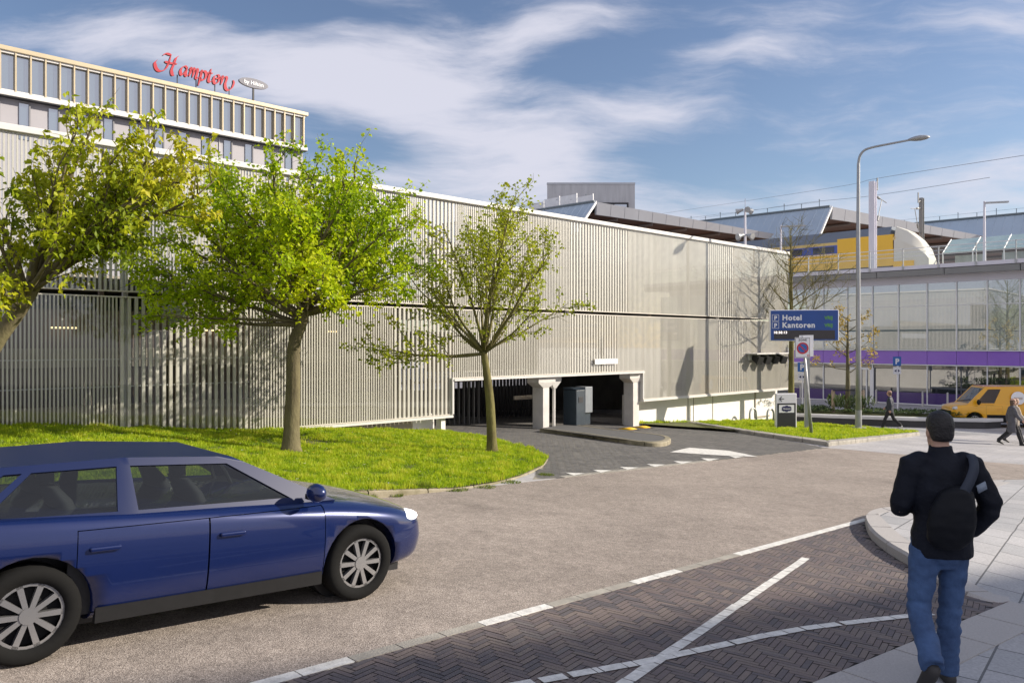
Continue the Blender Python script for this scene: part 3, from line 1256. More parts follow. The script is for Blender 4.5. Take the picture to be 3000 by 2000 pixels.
ZU0, ZU1, ZL0, ZL1, ZO = 1.15, 4.22, -2.12, 1.00, -1.04
lower = [(-16, -9, 'f'), (-9, -6, 'c'), (-6, -1.8, 'f'), (-1.8, tpx(348), 'f'), (tpx(348), tpx(732), 'c'), (tpx(732), tpx(1154), 'f'), (tpx(1154), tpx(1327), 'c')]
over = [(tpx(1327), tpx(1675), 'f'), (tpx(1675), tpx(1808), 'c'), (tpx(1808), tpx(1884), 'f')]
right = [(tpx(1884), tpx(2030), 'f'), (tpx(2030), tpx(2107), 'f'), (tpx(2107), tpx(2180), 'c'), (tpx(2180), TE, 'f')]
upper = [(-16, -9, 'f'), (-9, -5, 'c'), (-5, tpx(170), 'f'), (tpx(170), tpx(440), 'm'), (tpx(440), tpx(760), 'f'), (tpx(760), tpx(1000), 'c'), (tpx(1000), tpx(1245), 'f'),
         (tpx(1245), tpx(1335), 'c'), (tpx(1335), tpx(1672), 'f'), (tpx(1672), tpx(1840), 'c'), (tpx(1840), tpx(2075), 'f'), (tpx(2075), tpx(2150), 'c'), (tpx(2150), TE, 'f')]
PITCH = {'f': (0.076, 0.034, 0.035), 'c': (0.150, 0.070, 0.06), 'm': (0.105, 0.048, 0.045)}
for rows, z0, z1 in ((lower, ZL0, ZL1), (over, ZO, ZL1), (right, ZL0, ZL1), (upper, ZU0, ZU1)):
    for t0, t1, kind in rows:
        mb = MB()
        fins(mb, t0, t1, z0, z1, *PITCH[kind])
        mb.box(fp((t0 + t1) / 2, -0.075, z0 - 0.012), (t1 - t0 - 0.004, 0.15, 0.03), U, NV)      # sill of the panel
        mb.box(fp((t0 + t1) / 2, -0.075, z1 + 0.012), (t1 - t0 - 0.004, 0.11, 0.03), U, NV)
        gp('slat_screen', mb, M_FIN)
        mb = MB()
        mb.poly([fp(t0 + 0.012, 0.012, z0), fp(t1 - 0.012, 0.012, z0), fp(t1 - 0.012, 0.012, z1), fp(t0 + 0.012, 0.012, z1)])
        gp('glass_sheet', mb, M_SCREEN)
# end face, turned to the station
for z0, z1 in ((ZL0, ZL1), (ZU0, ZU1)):
    for k in range(5):
        mb = MB()
        fins(mb, 0.05 + k * 5, 5.05 + k * 5, z0, z1, 0.10, 0.05, 0.06, org=fp(TE, 0, 0), ax=-NV, nn=U)
        gp('slat_screen', mb, M_FIN)
# coping, trims
mb = MB()
mb.box(fp((TE - 16) / 2, -0.09, 4.315), (TE + 16.1, 0.30, 0.14), U, NV)
mb.box(fp(TE - 0.09, -12.8, 4.315), (0.30, 25, 0.14), U, NV)
bevel(gp('coping', mb, M_TRIM), 0.015)
mb = MB()
mb.box(fp((tpx(1327) + tpx(1884)) / 2, -0.02, ZO - 0.065), (tpx(1884) - tpx(1327), 0.2, 0.06), U, NV)
mb.box(fp(tpx(1327) - 0.03, -0.03, (ZL0 + ZO) / 2), (0.06, 0.16, ZO - ZL0), U, NV)
mb.box(fp(tpx(1884) + 0.03, -0.25, (ZL0 + ZO) / 2), (0.06, 0.5, ZO - ZL0), U, NV)
mb.box(fp((tpx(1884) + TE) / 2, -0.14, ZL0 - 0.07), (TE - tpx(1884), 0.34, 0.08), U, NV)
mb.box(fp((tpx(1327) - 16) / 2, -0.10, ZL0 - 0.07), (tpx(1327) + 16, 0.24, 0.07), U, NV)
gp('lintel_trim', mb, M_TRIM)
# posts that show in the gap between the storeys
for px in (-400, -100, 305, 375, 700, 1010, 1362, 1620, 1675, 1916, 2115, 2290):
    mb = MB()
    zb_ = ZO if 1335 < px < 1884 else ZL0
    mb.box(fp(tpx(px), -0.22, (4.2 + zb_) / 2), (0.10, 0.10, 4.2 - zb_), U, NV)
    gp('screen_post', mb, M_TRIM if px in (375, 1675, 2115, 1362) else M_BROWN)
mb = MB()
for z in (-0.95, -0.35, 1.6, 2.9):
    mb.box(fp((tpx(1884) + TE) / 2, -0.17, z), (TE - tpx(1884), 0.03, 0.03), U, NV)
    mb.box(fp((tpx(1327) - 16) / 2, -0.17, z), (tpx(1327) + 16, 0.03, 0.03), U, NV)
gp('screen_rail', mb, M_TRIM)
# inside: parapets, slabs, back walls
tl = tpx(1240)
mb = MB()
mb.box(fp((tl - 16) / 2, -0.62, -1.95), (tl + 16, 0.18, 1.15), U, NV)
gp('parapet', mb, M_CONC)
mb = MB()
mb.box(fp((tpx(1300) - 16) / 2, -0.8, -0.32), (tpx(1300) + 16, 0.25, 0.42), U, NV)
mb.box(fp((tpx(1884) + TE) / 2, -0.8, -0.55), (TE - tpx(1884) - 0.6, 0.25, 0.50), U, NV)
gp('floor_edge_beam', mb, M_CONC)
mb = MB()
mb.box(fp((tl - 16) / 2, -1.25, -0.35), (tl + 16, 0.12, 2.2), U, NV)
gp('lower_wall', mb, M_BROWN)
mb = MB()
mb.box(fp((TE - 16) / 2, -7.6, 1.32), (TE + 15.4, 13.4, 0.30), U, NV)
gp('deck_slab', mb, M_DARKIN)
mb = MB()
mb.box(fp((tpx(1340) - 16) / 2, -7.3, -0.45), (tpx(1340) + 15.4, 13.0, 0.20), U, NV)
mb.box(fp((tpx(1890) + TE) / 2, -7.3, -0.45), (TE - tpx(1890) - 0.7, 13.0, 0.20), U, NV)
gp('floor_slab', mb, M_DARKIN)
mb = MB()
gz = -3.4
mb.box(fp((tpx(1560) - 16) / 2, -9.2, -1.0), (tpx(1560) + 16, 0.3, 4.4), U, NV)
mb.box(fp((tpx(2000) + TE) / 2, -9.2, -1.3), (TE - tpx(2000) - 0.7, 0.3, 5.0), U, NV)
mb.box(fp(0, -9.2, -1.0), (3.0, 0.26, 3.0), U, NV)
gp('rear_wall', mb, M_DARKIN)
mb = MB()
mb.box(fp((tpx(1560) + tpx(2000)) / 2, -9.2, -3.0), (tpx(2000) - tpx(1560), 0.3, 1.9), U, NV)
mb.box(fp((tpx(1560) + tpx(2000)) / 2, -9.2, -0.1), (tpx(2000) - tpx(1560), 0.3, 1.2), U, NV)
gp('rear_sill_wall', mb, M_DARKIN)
mb = MB()
mb.box(fp((-16 + tpx(1300)) / 2, -13.8, 2.0), (tpx(1300) + 16, 0.2, 1.1), U, NV)
gp('rear_parapet', mb, M_CONC)
mb = MB()
mb.box(fp((tpx(1330) + TE - 0.6) / 2, -1.35, 2.35), (TE - 0.6 - tpx(1330), 0.12, 1.75), U, NV)
gp('upper_wall', mb, M_BROWN)
mb = MB()
mb.box(fp((tpx(1880) + TE - 0.6) / 2, -1.3, 0.35), (TE - 0.6 - tpx(1880), 0.12, 1.4), U, NV)
mb.box(fp((tpx(1340) + tpx(1880)) / 2, -1.5, -0.35), (tpx(1880) - tpx(1340), 0.12, 1.1), U, NV)
gp('inner_wall', mb, M_BROWN)
mb = MB()
mb.box(fp((tpx(1392) + tpx(1664)) / 2, -0.30, 3.72), (tpx(1664) - tpx(1392), 0.06, 0.86), U, NV)
gp('white_panel', mb, M_WHITEWALL)
mb = MB()
mb.box(fp((tpx(1205) + tpx(1240)) / 2, -0.30, 3.7), (tpx(1240) - tpx(1205), 0.06, 0.8), U, NV)
gp('white_panel', mb, M_WHITEWALL)
# base wall to the right of the opening, short pier to the left
mb = MB()
mb.hexa([fp(tpx(1884) - 0.02, -0.55, -4.2), fp(TE - 0.1, -0.55, -4.2), fp(TE - 0.1, -1.0, -4.2), fp(tpx(1884) - 0.02, -1.0, -4.2)],
        [fp(tpx(1884) - 0.02, -0.55, ZL0 + 0.1), fp(TE - 0.1, -0.55, ZL0 + 0.1), fp(TE - 0.1, -1.0, ZL0 + 0.1), fp(tpx(1884) - 0.02, -1.0, ZL0 + 0.1)])
mb.box(fp(TE - 0.3, -13, -3.0), (0.3, 24, 2.0), U, NV)
gp('base_wall', mb, M_WHITEWALL)
for px, w, z0, z1 in ((2048, 0.02, -3.9, -2.2), (2120, 0.015, -3.9, -2.2), (2064, 0.02, -3.9, -2.2)):
    mb = MB()
    mb.box(fp(tpx(px), -0.542, (z0 + z1) / 2), (w, 0.02, z1 - z0), U, NV)
    gp('wall_joint', mb, M_BROWN)
mb = MB()
t0, t1 = tpx(2243), tpx(2284)
mb.box(fp(t0, -0.53, -2.86), (0.07, 0.05, 1.24), U, NV)
mb.box(fp((t0 + t1) / 2, -0.53, -3.46), (t1 - t0, 0.05, 0.07), U, NV)
gp('wall_hatch', mb, M_CONC)
mb = MB()
mb.box(fp(tpx(1306), -0.25, -2.7), (0.16, 0.25, 1.2), U, NV)
mb.box(fp((tpx(1240) + tpx(1303)) / 2, -0.62, -2.35), (tpx(1303) - tpx(1240), 0.2, 0.45), U, NV)
gp('base_pier', mb, M_WHITEWALL)


def corbel_column(px, w, dep, zb, d0):
    mb = MB()
    t = tpx(px)
    mb.box(fp(t, d0 - dep / 2, (zb - 1.5) / 2), (w, dep, -1.5 - zb), U, NV)

    def ring(a, z):
        return [fp(t - w / 2 - a, d0 - dep, z), fp(t + w / 2 + a, d0 - dep, z), fp(t + w / 2 + a, d0 + a * 0.2, z), fp(t - w / 2 - a, d0 + a * 0.2, z)]
    mb.hexa(ring(0.0, -1.5), ring(0.26, -1.34))
    mb.hexa(ring(0.26, -1.337), ring(0.26, -1.14))
    bevel(gp('column', mb, M_COLUMN), 0.012)


corbel_column(1606, 0.30, 0.50, -3.0, -0.10)
corbel_column(1872, 0.36, 0.46, -3.4, -0.14)
mb = MB()
t = tpx(1641)
mb.tube([fp(t, -0.3, -2.9), fp(t, -0.3, -1.55)], 0.055, 10)
mb.hexa([fp(t - .06, -.36, -1.55), fp(t + .06, -.36, -1.55), fp(t + .06, -.24, -1.55), fp(t - .06, -.24, -1.55)],
        [fp(t - .26, -.42, -1.3), fp(t + .26, -.42, -1.3), fp(t + .26, -.18, -1.3), fp(t - .26, -.18, -1.3)])
mb.box(fp(t, -0.30, -1.22), (0.52, 0.24, 0.155), U, NV)
bevel(gp('downpipe', mb, M_TRIM), 0.008)
# barred gates in both openings
mb = MB()
for i in range(24):
    t = tpx(1312) + 0.3 + i * 0.225
    if t > tpx(1560):
        break
    mb.box(fp(t, -2.6, -2.15), (0.035, 0.09, 1.95), U, NV)
mb.box(fp((tpx(1312) + tpx(1560)) / 2, -2.6, -2.95), (tpx(1560) - tpx(1312), 0.06, 0.08), U, NV)
mb.box(fp((tpx(1312) + tpx(1560)) / 2, -2.6, -1.3), (tpx(1560) - tpx(1312), 0.06, 0.08), U, NV)
M_GATE = mat('gate_steel', (0.16, 0.16, 0.16), 0.5)
gp('bar_gate', mb, M_GATE)
mb = MB()
for i in range(40):
    t = tpx(1665) + i * 0.19
    if t > tpx(1900):
        break
    mb.box(fp(t, -5.5, -2.15), (0.075, 0.08, 2.0), U, NV)
gp('bar_gate', mb, M_BLACK)
mb = MB()
for i in range(14):
    t = tpx(1650) + i * 0.09
    mb.box(fp(t, -2.0, -1.96), (0.045, 0.03, 0.045), U, NV)
mb.box(fp(tpx(1672), -2.03, -1.96), (1.6, 0.02, 0.14), U, NV)
gp('barrier_arm', mb, M_CONC)
# lamps seen glowing inside
M_TUBE = lit_mat('tube_light', (1.0, 0.72, 0.34), 1.6)
for px0, px1, py, dd in ((211, 236, 958, -1.0), (667, 682, 966, -1.0), (1023, 1052, 970, -1.0), (1222, 1258, 857, -1.0), (1628, 1662, 879, -1.0), (1690, 1745, 898, -1.0),
                         (1893, 1908, 897, -1.0), (1920, 1960, 896, -1.0)):
    mb = MB()
    t0, t1 = tpx(px0), tpx(px1)
    z = (HZ - py) / F * fp((t0 + t1) / 2, 0, 0).y
    mb.box(fp((t0 + t1) / 2, dd, z), (max(t1 - t0, 0.5), 0.06, 0.035), U, NV)
    gp('tube_lamp', mb, M_TUBE)
# spotlights row on the screen
hood = empty('floodlight_bar', fp(tpx(2233), 0.05, -0.75), 'bar of four hooded dark floodlights on the slat screen near the garage corner', 'floodlight')
c0 = fp(tpx(2233), 0.05, -0.75)


def lp(name, mb, m, root, **k):
    """link a mesh given in world coordinates as part of a thing"""
    o = mb.build(name, m, **k)
    o.parent = root
    M = root.matrix_world if False else Matrix.Translation(root.location) @ root.rotation_euler.to_matrix().to_4x4()
    o.matrix_parent_inverse = M.inverted()
    return o


mb = MB()
t0, t1 = tpx(2190), tpx(2284)
mb.box(fp((t0 + t1) / 2, 0.26, -0.47), (t1 - t0 + 0.2, 0.55, 0.05), U, NV)
mb.box(fp((t0 + t1) / 2, 0.03, -0.62), (t1 - t0, 0.05, 0.28), U, NV)
lp('hood_plate', mb, M_TRIM, hood)
for i in range(4):
    mb = MB()
    t = t0 + (t1 - t0) * (i + 0.5) / 4
    a = fp(t, 0.08, -0.62)
    b = fp(t - 0.08, 0.48, -0.80)
    dv = (b - a).normalized()
    sd = dv.cross(Vector((0, 0, 1))).normalized()
    up = sd.cross(dv)
    q = lambda c, s: [c - sd * s - up * s, c + sd * s - up * s, c + sd * s + up * s, c - sd * s + up * s]
    mb.hexa(q(a, 0.10), q(b, 0.17))
    lp('lamp_housing', mb, M_BLACK, hood)
sg = empty('wall_plate', fp(tpx(1773), 0.05, -0.72), 'small blank white name plate on the slats above the garage entry', 'sign')
mb = MB()
mb.box(fp(tpx(1773), 0.05, -0.66), (tpx(1808) - tpx(1741), 0.03, 0.19), U, NV)
bevel(lp('plate', mb, mat('plate_white', (0.80, 0.78, 0.76), 0.4, var=0.04, scale=8), sg), 0.004)
wl = empty('wall_lamp', fp(tpx(510), 0.1, 0.7), 'round grey lamp on the lower slat screen, half hidden by leaves', 'lamp')
mb = MB()
mb.ball(fp(tpx(510), 0.16, 0.72), (0.22, 0.22, 0.26), 14, 8)
lp('housing', mb, mat('lamp_grey', (0.30, 0.31, 0.31), 0.35), wl, smooth=True)
mb = MB()
mb.box(fp(tpx(510), 0.04, 0.86), (0.12, 0.10, 0.12), U, NV)
lp('bracket', mb, M_BLACK, wl)

# ------------------------------------------------------------------ hotel behind the garage
M_OCHRE = mat('champagne_aluminium', (0.52, 0.44, 0.30), 0.4, metal=0.25, var=0.05, scale=2)
M_HWALL = mat('pale_grey_panels', (0.36, 0.35, 0.375), 0.6, var=0.05, scale=0.6)
M_HGLASS = glass_mat('hotel_glass', (0.55, 0.62, 0.66), 0.5, 0.5, 0.01, dark=(0.10, 0.16, 0.19))
HC = Vector((-16.9, 64.0, 0))
hotel = empty('hotel', (HC.x, HC.y, gnd(HC.x, HC.y)), 'pale hotel block with a champagne-framed glass top storey behind the garage', 'building')


def hp(t, d, z):
    v = HC + U * t + NV * d
    return Vector((v.x, v.y, z))


HL = 40.0
mb = MB()
mb.box(hp(-HL / 2, -8.2, 6.0), (HL, 15.8, 19.6), U, NV)
lp('wall', mb, M_HWALL, hotel)
mb = MB()
mb.box(hp(-HL / 2 + 0.1, -8.0, 18.62), (HL + 0.2, 16.5, 0.30), U, NV)
bevel(lp('roof', mb, M_OCHRE, hotel), 0.03)
mb = MB()
mb.box(hp(-HL / 2, -0.15, 15.78), (HL + 0.2, 0.9, 0.28), U, NV)
lp('ledge', mb, M_TRIM, hotel)
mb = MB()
mb.box(hp(-HL / 2, 0.02, 15.60), (HL + 0.2, 0.5, 0.06), U, NV)  # solid black strip set right under the ledge
lp('ledge_dark_strip', mb, M_BLACK, hotel)
M_CURT = mat('curtain_cloth', (0.45, 0.47, 0.42), 0.9, var=0.3, scale=6, stretch=(4, 4, 0.05))
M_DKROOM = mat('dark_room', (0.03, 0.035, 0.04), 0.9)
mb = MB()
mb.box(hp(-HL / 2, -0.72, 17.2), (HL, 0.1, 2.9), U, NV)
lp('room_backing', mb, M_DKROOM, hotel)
mb = MB()
PW = 0.84
n = int(HL / PW)
for i in range(n):
    t = -PW * i - 0.15
    mb.box(hp(t, 0.02, 17.2), (0.085, 0.30, 2.56), U, NV)
lp('mullion', mb, M_OCHRE, hotel)
mb = MB()
mb.box(hp(-HL / 2, 0.02, 18.40), (HL, 0.20, 0.14), U, NV)
mb.box(hp(-HL / 2, 0.02, 15.98), (HL, 0.20, 0.12), U, NV)
lp('window_rail', mb, M_TRIM, hotel)
for i in range(n):
    t = -PW * i - 0.15 - PW / 2
    mb = MB()
    mb.poly([hp(t - PW / 2 + .05, -0.12, 16.04), hp(t + PW / 2 - .05, -0.12, 16.04), hp(t + PW / 2 - .05, -0.12, 18.33), hp(t - PW / 2 + .05, -0.12, 18.33)])
    w = lp('window', mb, M_HGLASS, hotel)
    if i > 19 and i % 4 != 2:
        mb = MB()
        k = 7
        for j in range(k):
            a = t - PW / 2 + .06 + (PW - .12) * j / k
            b = t - PW / 2 + .06 + (PW - .12) * (j + 1) / k
            o1, o2 = (-0.36, -0.44) if j % 2 else (-0.44, -0.36)
            mb.poly([hp(a, o1, 16.05), hp(b, o2, 16.05), hp(b, o2, 17.95), hp(a, o1, 17.95)])
        lp('curtain', mb, M_CURT, hotel)
for i in range(24):
    t = -1.3 - i * 1.68
    mb = MB()
    mb.box(hp(t, -0.27, 14.25), (0.55, 0.06, 2.3), U, NV)
    lp('window', mb, M_HGLASS, hotel)
    mb = MB()
    mb.box(hp(t + 0.31, -0.22, 14.25), (0.08, 0.16, 2.3), U, NV)
    lp('window_reveal', mb, mat('reveal_grey', (0.22, 0.22, 0.24), 0.6), hotel)
    if i % 3 == 0:
        mb = MB()
        mb.box(hp(t - 0.62, -0.26, 13.9), (0.04, 0.05, 3.2), U, NV)
        lp('panel_joint', mb, M_TRIM, hotel)

# roof lettering: strokes of a broad pen, one mesh per letter
M_SIGNRED = mat('sign_red', (0.42, 0.016, 0.03), 0.4, var=0.06, scale=3)
M_SIGNSIDE = mat('sign_side', (0.10, 0.02, 0.025), 0.5)
tA, tB = None, None


def hot_t(px):
    # t on the hotel line for a picture column
    k = (px - 1500) / F
    # HC.x + .727 t = k (HC.y + .6867 t)
    return (k * HC.y - HC.x) / (0.727 - k * 0.6867)


def pen(mb, pts, o, wmax, depth, wmin=0.25, ang=R(35)):
    """a calligraphic stroke: width follows the angle between stroke and pen"""
    pts = smooth_path([Vector((p[0], p[1], 0)) for p in pts], 6)
    L, Rr = [], []
    n = len(pts)
    for i, p in enumerate(pts):
        d = pts[min(i + 1, n - 1)] - pts[max(i - 1, 0)]
        d.normalize()
        a = math.atan2(d.y, d.x)
        w = wmax * max(wmin, abs(math.sin(a - ang + 0.0)))
        w *= min(1.0, 0.25 + 4 * min(i, n - 1 - i) / n) if n > 4 else 1
        q = Vector((-d.y, d.x, 0)) * (w / 2)
        L.append(p + q)
        Rr.append(p - q)
    for i in range(n - 1):
        ring = [L[i], L[i + 1], Rr[i + 1], Rr[i]]
        fr = [o(v.x, v.y, depth) for v in ring]
        bk = [o(v.x, v.y, 0) for v in ring]
        s = len(mb.v)
        mb.v += [tuple(v) for v in fr + bk]
        mb.cur = 0
        mb.face((s, s + 3, s + 2, s + 1))
        mb.cur = 1
        for a_, b_ in ((0, 1), (2, 3)):
            mb.face((s + a_, s + b_, s + 4 + b_, s + 4 + a_))
        mb.face((s + 4, s + 5, s + 6, s + 7))


GLY = {  # strokes in letter boxes: x to the right, y up, x-height 1
    'H': [[(-1.35, 0.95), (-1.6, 0.55), (-1.4, 0.02), (-0.95, -0.20), (-0.35, 0.05), (0.05, 0.75), (0.28, 1.75)], [(-0.75, 1.55), (-0.35, 1.85), (0.35, 1.83)],
          [(1.30, 1.95), (0.95, 1.6), (0.75, 0.9), (0.55, 0.2), (0.70, -0.25), (0.95, -0.30)], [(-0.45, 0.95), (0.2, 0.92), (1.15, 1.0)]],
    'a': [[(0.95, 0.75), (0.7, 1.0), (0.3, 0.8), (0.12, 0.35), (0.25, 0.02), (0.5, 0.08), (0.85, 0.7)], [(1.0, 1.0), (0.85, 0.5), (0.82, 0.08), (1.0, 0.0), (1.2, 0.2)]],
    'm': [[(0.0, 0.75), (0.18, 1.0), (0.22, 0.7), (0.05, 0.0)], [(0.15, 0.55), (0.5, 1.0), (0.66, 0.8), (0.50, 0.0)], [(0.58, 0.55), (0.95, 1.0), (1.10, 0.8), (0.98, 0.1), (1.15, 0.0), (1.35, 0.2)]],
    'p': [[(0.0, 0.75), (0.2, 1.0), (0.2, 0.6), (-0.05, -0.75)], [(0.15, 0.5), (0.45, 0.98), (0.8, 0.9), (0.85, 0.5), (0.65, 0.08), (0.3, 0.0), (0.08, 0.2)]],
    't': [[(0.35, 1.5), (0.2, 0.8), (0.12, 0.15), (0.35, 0.0), (0.6, 0.2)], [(-0.08, 0.98), (0.3, 0.97), (0.62, 1.05)]],
    'o': [[(0.5, 1.0), (0.2, 0.8), (0.08, 0.35), (0.28, 0.0), (0.62, 0.1), (0.82, 0.55), (0.72, 0.95), (0.45, 1.0)], [(0.3, 0.55), (0.7, 0.62), (1.0, 0.8)]],
    'n': [[(0.0, 0.75), (0.18, 1.0), (0.22, 0.7), (0.05, 0.0)], [(0.15, 0.55), (0.55, 1.0), (0.8, 0.85), (0.66, 0.2), (0.80, -0.28), (1.2, -0.42), (1.65, -0.05), (1.85, 0.55), (1.70, 0.85)]],
}
adv = {'H': 1.55, 'a': 1.22, 'm': 1.42, 'p': 1.12, 't': 0.72, 'o': 1.05, 'n': 1.0}
sx0 = hot_t(478)
rs = empty('roof_sign', hp(hot_t(570), 0.2, 18.77), 'large red script lettering reading Hampton on the hotel roof edge', 'sign')
sc_ = 0.66
pos = 0.35
ybase = 19.5
for ch in 'Hampton':
    mb = MB()

    def org(x, y, dpt, pos=pos):
        return hp(sx0 + (pos + x + 0.12 * y) * sc_ * 0.83, 0.05 + dpt, ybase + y * sc_ * 1.0 - 0.015 * pos)
    for st in GLY[ch]:
        pen(mb, st, org, 0.42, 0.22)
    lp('letter', mb, [M_SIGNRED, M_SIGNSIDE], rs)
    pos += adv[ch]
mb = MB()
for px in (520, 575, 630, 672):
    mb.box(hp(hot_t(px), -0.05, 19.1), (0.06, 0.06, 0.75), U, NV)
lp('support', mb, M_BLACK, rs)
ov = empty('oval_sign', hp(hot_t(738), 0.2, 18.77), 'grey oval sign with white lettering beside the red roof letters', 'sign')
oc = hp(hot_t(738), 0.15, 20.05)
mb = MB()
ring = [(math.cos(2 * math.pi * i / 40), math.sin(2 * math.pi * i / 40)) for i in range(40)]
mb.rings([[oc + U * (x * 1.18) + Vector((0, 0, y * 0.36)) for x, y in ring], [oc + NV * 0.2 + U * (x * 1.18) + Vector((0, 0, y * 0.36)) for x, y in ring]])
lp('panel', mb, mat('sign_grey', (0.17, 0.17, 0.20), 0.5, var=0.06, scale=4), ov)
v, f = text_mesh('by Hilton', 0.42, 0.01, 0.008, 'CENTER')
mb = MB()
mb.add(v, f, frame_matrix(oc + NV * 0.215 - Vector((0, 0, 0.14)), U, (0, 0, 1)))
lp('lettering', mb, mat('sign_white', (0.82, 0.82, 0.84), 0.5), ov)
mb = MB()
mb.box(oc + Vector((0, 0, -0.8)) + NV * 0.08, (0.12, 0.12, 0.95), U, NV)
lp('stem', mb, M_BLACK, ov)

# ------------------------------------------------------------------ station: glazed building, deck, train, roofs
S0 = at(3000, 1000, 45.8)
S0.z = 0
sdl = 0.0


def stp(s, d, z):
    """s metres along the station front to the left from the picture's right edge, d metres out of it"""
    v = S0 + W_ * s + SN * d
    return Vector((v.x, v.y, z))


def spx(px):
    k = (px - 1500) / F
    # X = S0.x - .7071 s ; Y = S0.y + .7071 s ; X = k Y
    return (S0.x - k * S0.y) / (0.7071 * (1 + k))


M_SGLASS = glass_mat('station_glass', (0.62, 0.74, 0.73), 0.5, 0.36, 0.0, dark=(0.46, 0.58, 0.58))
M_SGLASS2 = glass_mat('shop_glass', (0.30, 0.33, 0.36), 0.6, 0.22, 0.0, dark=(0.03, 0.035, 0.04))
M_PURPLE = mat('purple_panel', (0.25, 0.115, 0.56), 0.22, var=0.06, scale=0.5, coat=0.5)
M_PURPLED = mat('deep_purple_film', (0.055, 0.027, 0.15), 0.2, var=0.1, scale=0.7, coat=0.5)
M_FRAME = mat('white_frame', (0.75, 0.76, 0.77), 0.4)
M_LAV = mat('pale_cladding', (0.66, 0.65, 0.72), 0.5, var=0.04, scale=0.5)
M_GREYM = mat('grey_metal', (0.24, 0.245, 0.25), 0.5, var=0.08, scale=0.8, metal=0.2)
M_GALV = mat('galvanised_steel', (0.42, 0.43, 0.44), 0.45, var=0.15, scale=6, metal=0.4)
st0, st1 = -14.0, spx(2290)
station = empty('station_building', stp(10, -2, -3.9), 'two-storey glass station building with purple bands under the railway deck', 'building')
mb = MB()
mb.box(stp((st0 + st1) / 2, -4.0, 0.0), (st1 - st0, 0.2, 7.8), W_, SN)
lp('back_wall', mb, mat('interior_wall', (0.45, 0.47, 0.46), 0.8, var=0.25, scale=0.5), station)
mb = MB()
mb.box(stp((st0 + st1) / 2, -2.0, -0.95), (st1 - st0, 3.9, 0.5), W_, SN)
lp('floor_slab', mb, M_DARKIN, station)
mb = MB()
mb.box(stp((st0 + st1) / 2, -0.4, 4.05), (st1 - st0, 0.9, 0.55), W_, SN)
lp('top_band', mb, M_LAV, station)
bay = (spx(2557) - spx(2740)) / 2.0
edges = [spx(p) for p in (2321, 2413, 2483, 2557, 2633, 2717, 2803, 2893, 2989)]
while edges[-1] > st0:
    edges.append(edges[-1] - 2.15)
for i in range(len(edges) - 1):
    a, b = edges[i], edges[i + 1]
    m_ = (a + b) / 2
    wd = a - b
    mb = MB()
    mb.poly([stp(a - .03, 0.0, -0.40), stp(b + .03, 0.0, -0.40), stp(b + .03, 0.0, 3.77), stp(a - .03, 0.0, 3.77)])
    w = lp('window', mb, M_SGLASS, station)
    mb = MB()
    mb.box(stp(b, 0.03, 1.68), (0.06, 0.12, 4.18), W_, SN)
    mb.box(stp(m_, 0.02, 2.35), (wd, 0.04, 0.035), W_, SN)
    f_ = lp('window_frame', mb, M_FRAME, station)
    # shop front pane
    mb = MB()
    mb.poly([stp(a - .03, -0.02, -3.12), stp(b + .03, -0.02, -3.12), stp(b + .03, -0.02, -1.42), stp(a - .03, -0.02, -1.42)])
    lp('shop_window', mb, M_SGLASS2, station)
    mb = MB()
    mb.box(stp(b, 0.02, -2.62), (0.055, 0.10, 2.5), W_, SN)
    lp('shop_frame', mb, M_FRAME, station)
    mb = MB()
    mb.box(stp(m_, -0.02, -3.5), (wd - 0.06, 0.05, 0.72), W_, SN)
    lp('plinth_panel', mb, M_PURPLED, station)
    mb = MB()
    mb.box(stp(m_, 0.03, -0.91), (wd - 0.02, 0.08, 0.84), W_, SN)
    lp('purple_panel', mb, M_PURPLE, station)
mb = MB()
mb.box(stp((st0 + st1) / 2, 0.05, -0.445), (st1 - st0, 0.16, 0.06), W_, SN)
mb.box(stp((st0 + st1) / 2, 0.05, -1.375), (st1 - st0, 0.16, 0.06), W_, SN)
mb.box(stp((st0 + st1) / 2, 0.05, -3.87), (st1 - st0, 0.16, 0.05), W_, SN)
lp('sill_rail', mb, M_FRAME, station)
# blinds and ceilings behind the upper panes
mb = MB()
mb.box(stp((st0 + st1) / 2, -1.0, 3.3), (st1 - st0, 0.05, 0.9), W_, SN)
lp('ceiling_blind', mb, mat('mint_blind', (0.55, 0.66, 0.62), 0.7, var=0.2, scale=0.8), station)
dr0, dr1 = spx(2487), spx(2557)
door = empty('entrance_door', stp((dr0 + dr1) / 2, 0.1, -3.9), '', '')
for k in ('label', 'category'):
    if k in door:
        del door[k]
door.parent = station
door.matrix_parent_inverse = Matrix.Translation(-Vector(station.location))
mb = MB()
for s_, w_ in ((dr0, 0.10), ((dr0 * 0.45 + dr1 * 0.55), 0.08), ((dr0 * 0.38 + dr1 * 0.62) - .25, 0.08), (dr1, 0.22)):
    mb.box(stp(s_, 0.12, -2.76), (w_, 0.14, 2.26), W_, SN)
mb.box(stp((dr0 + dr1) / 2, 0.12, -1.68), (dr0 - dr1, 0.14, 0.14), W_, SN)
lp('door_frame', mb, M_FRAME, door)
mb = MB()
mb.poly([stp(dr0, 0.10, -3.85), stp(dr1, 0.10, -3.85), stp(dr1, 0.10, -1.75), stp(dr0, 0.10, -1.75)])
lp('door_pane', mb, M_SGLASS2, door)

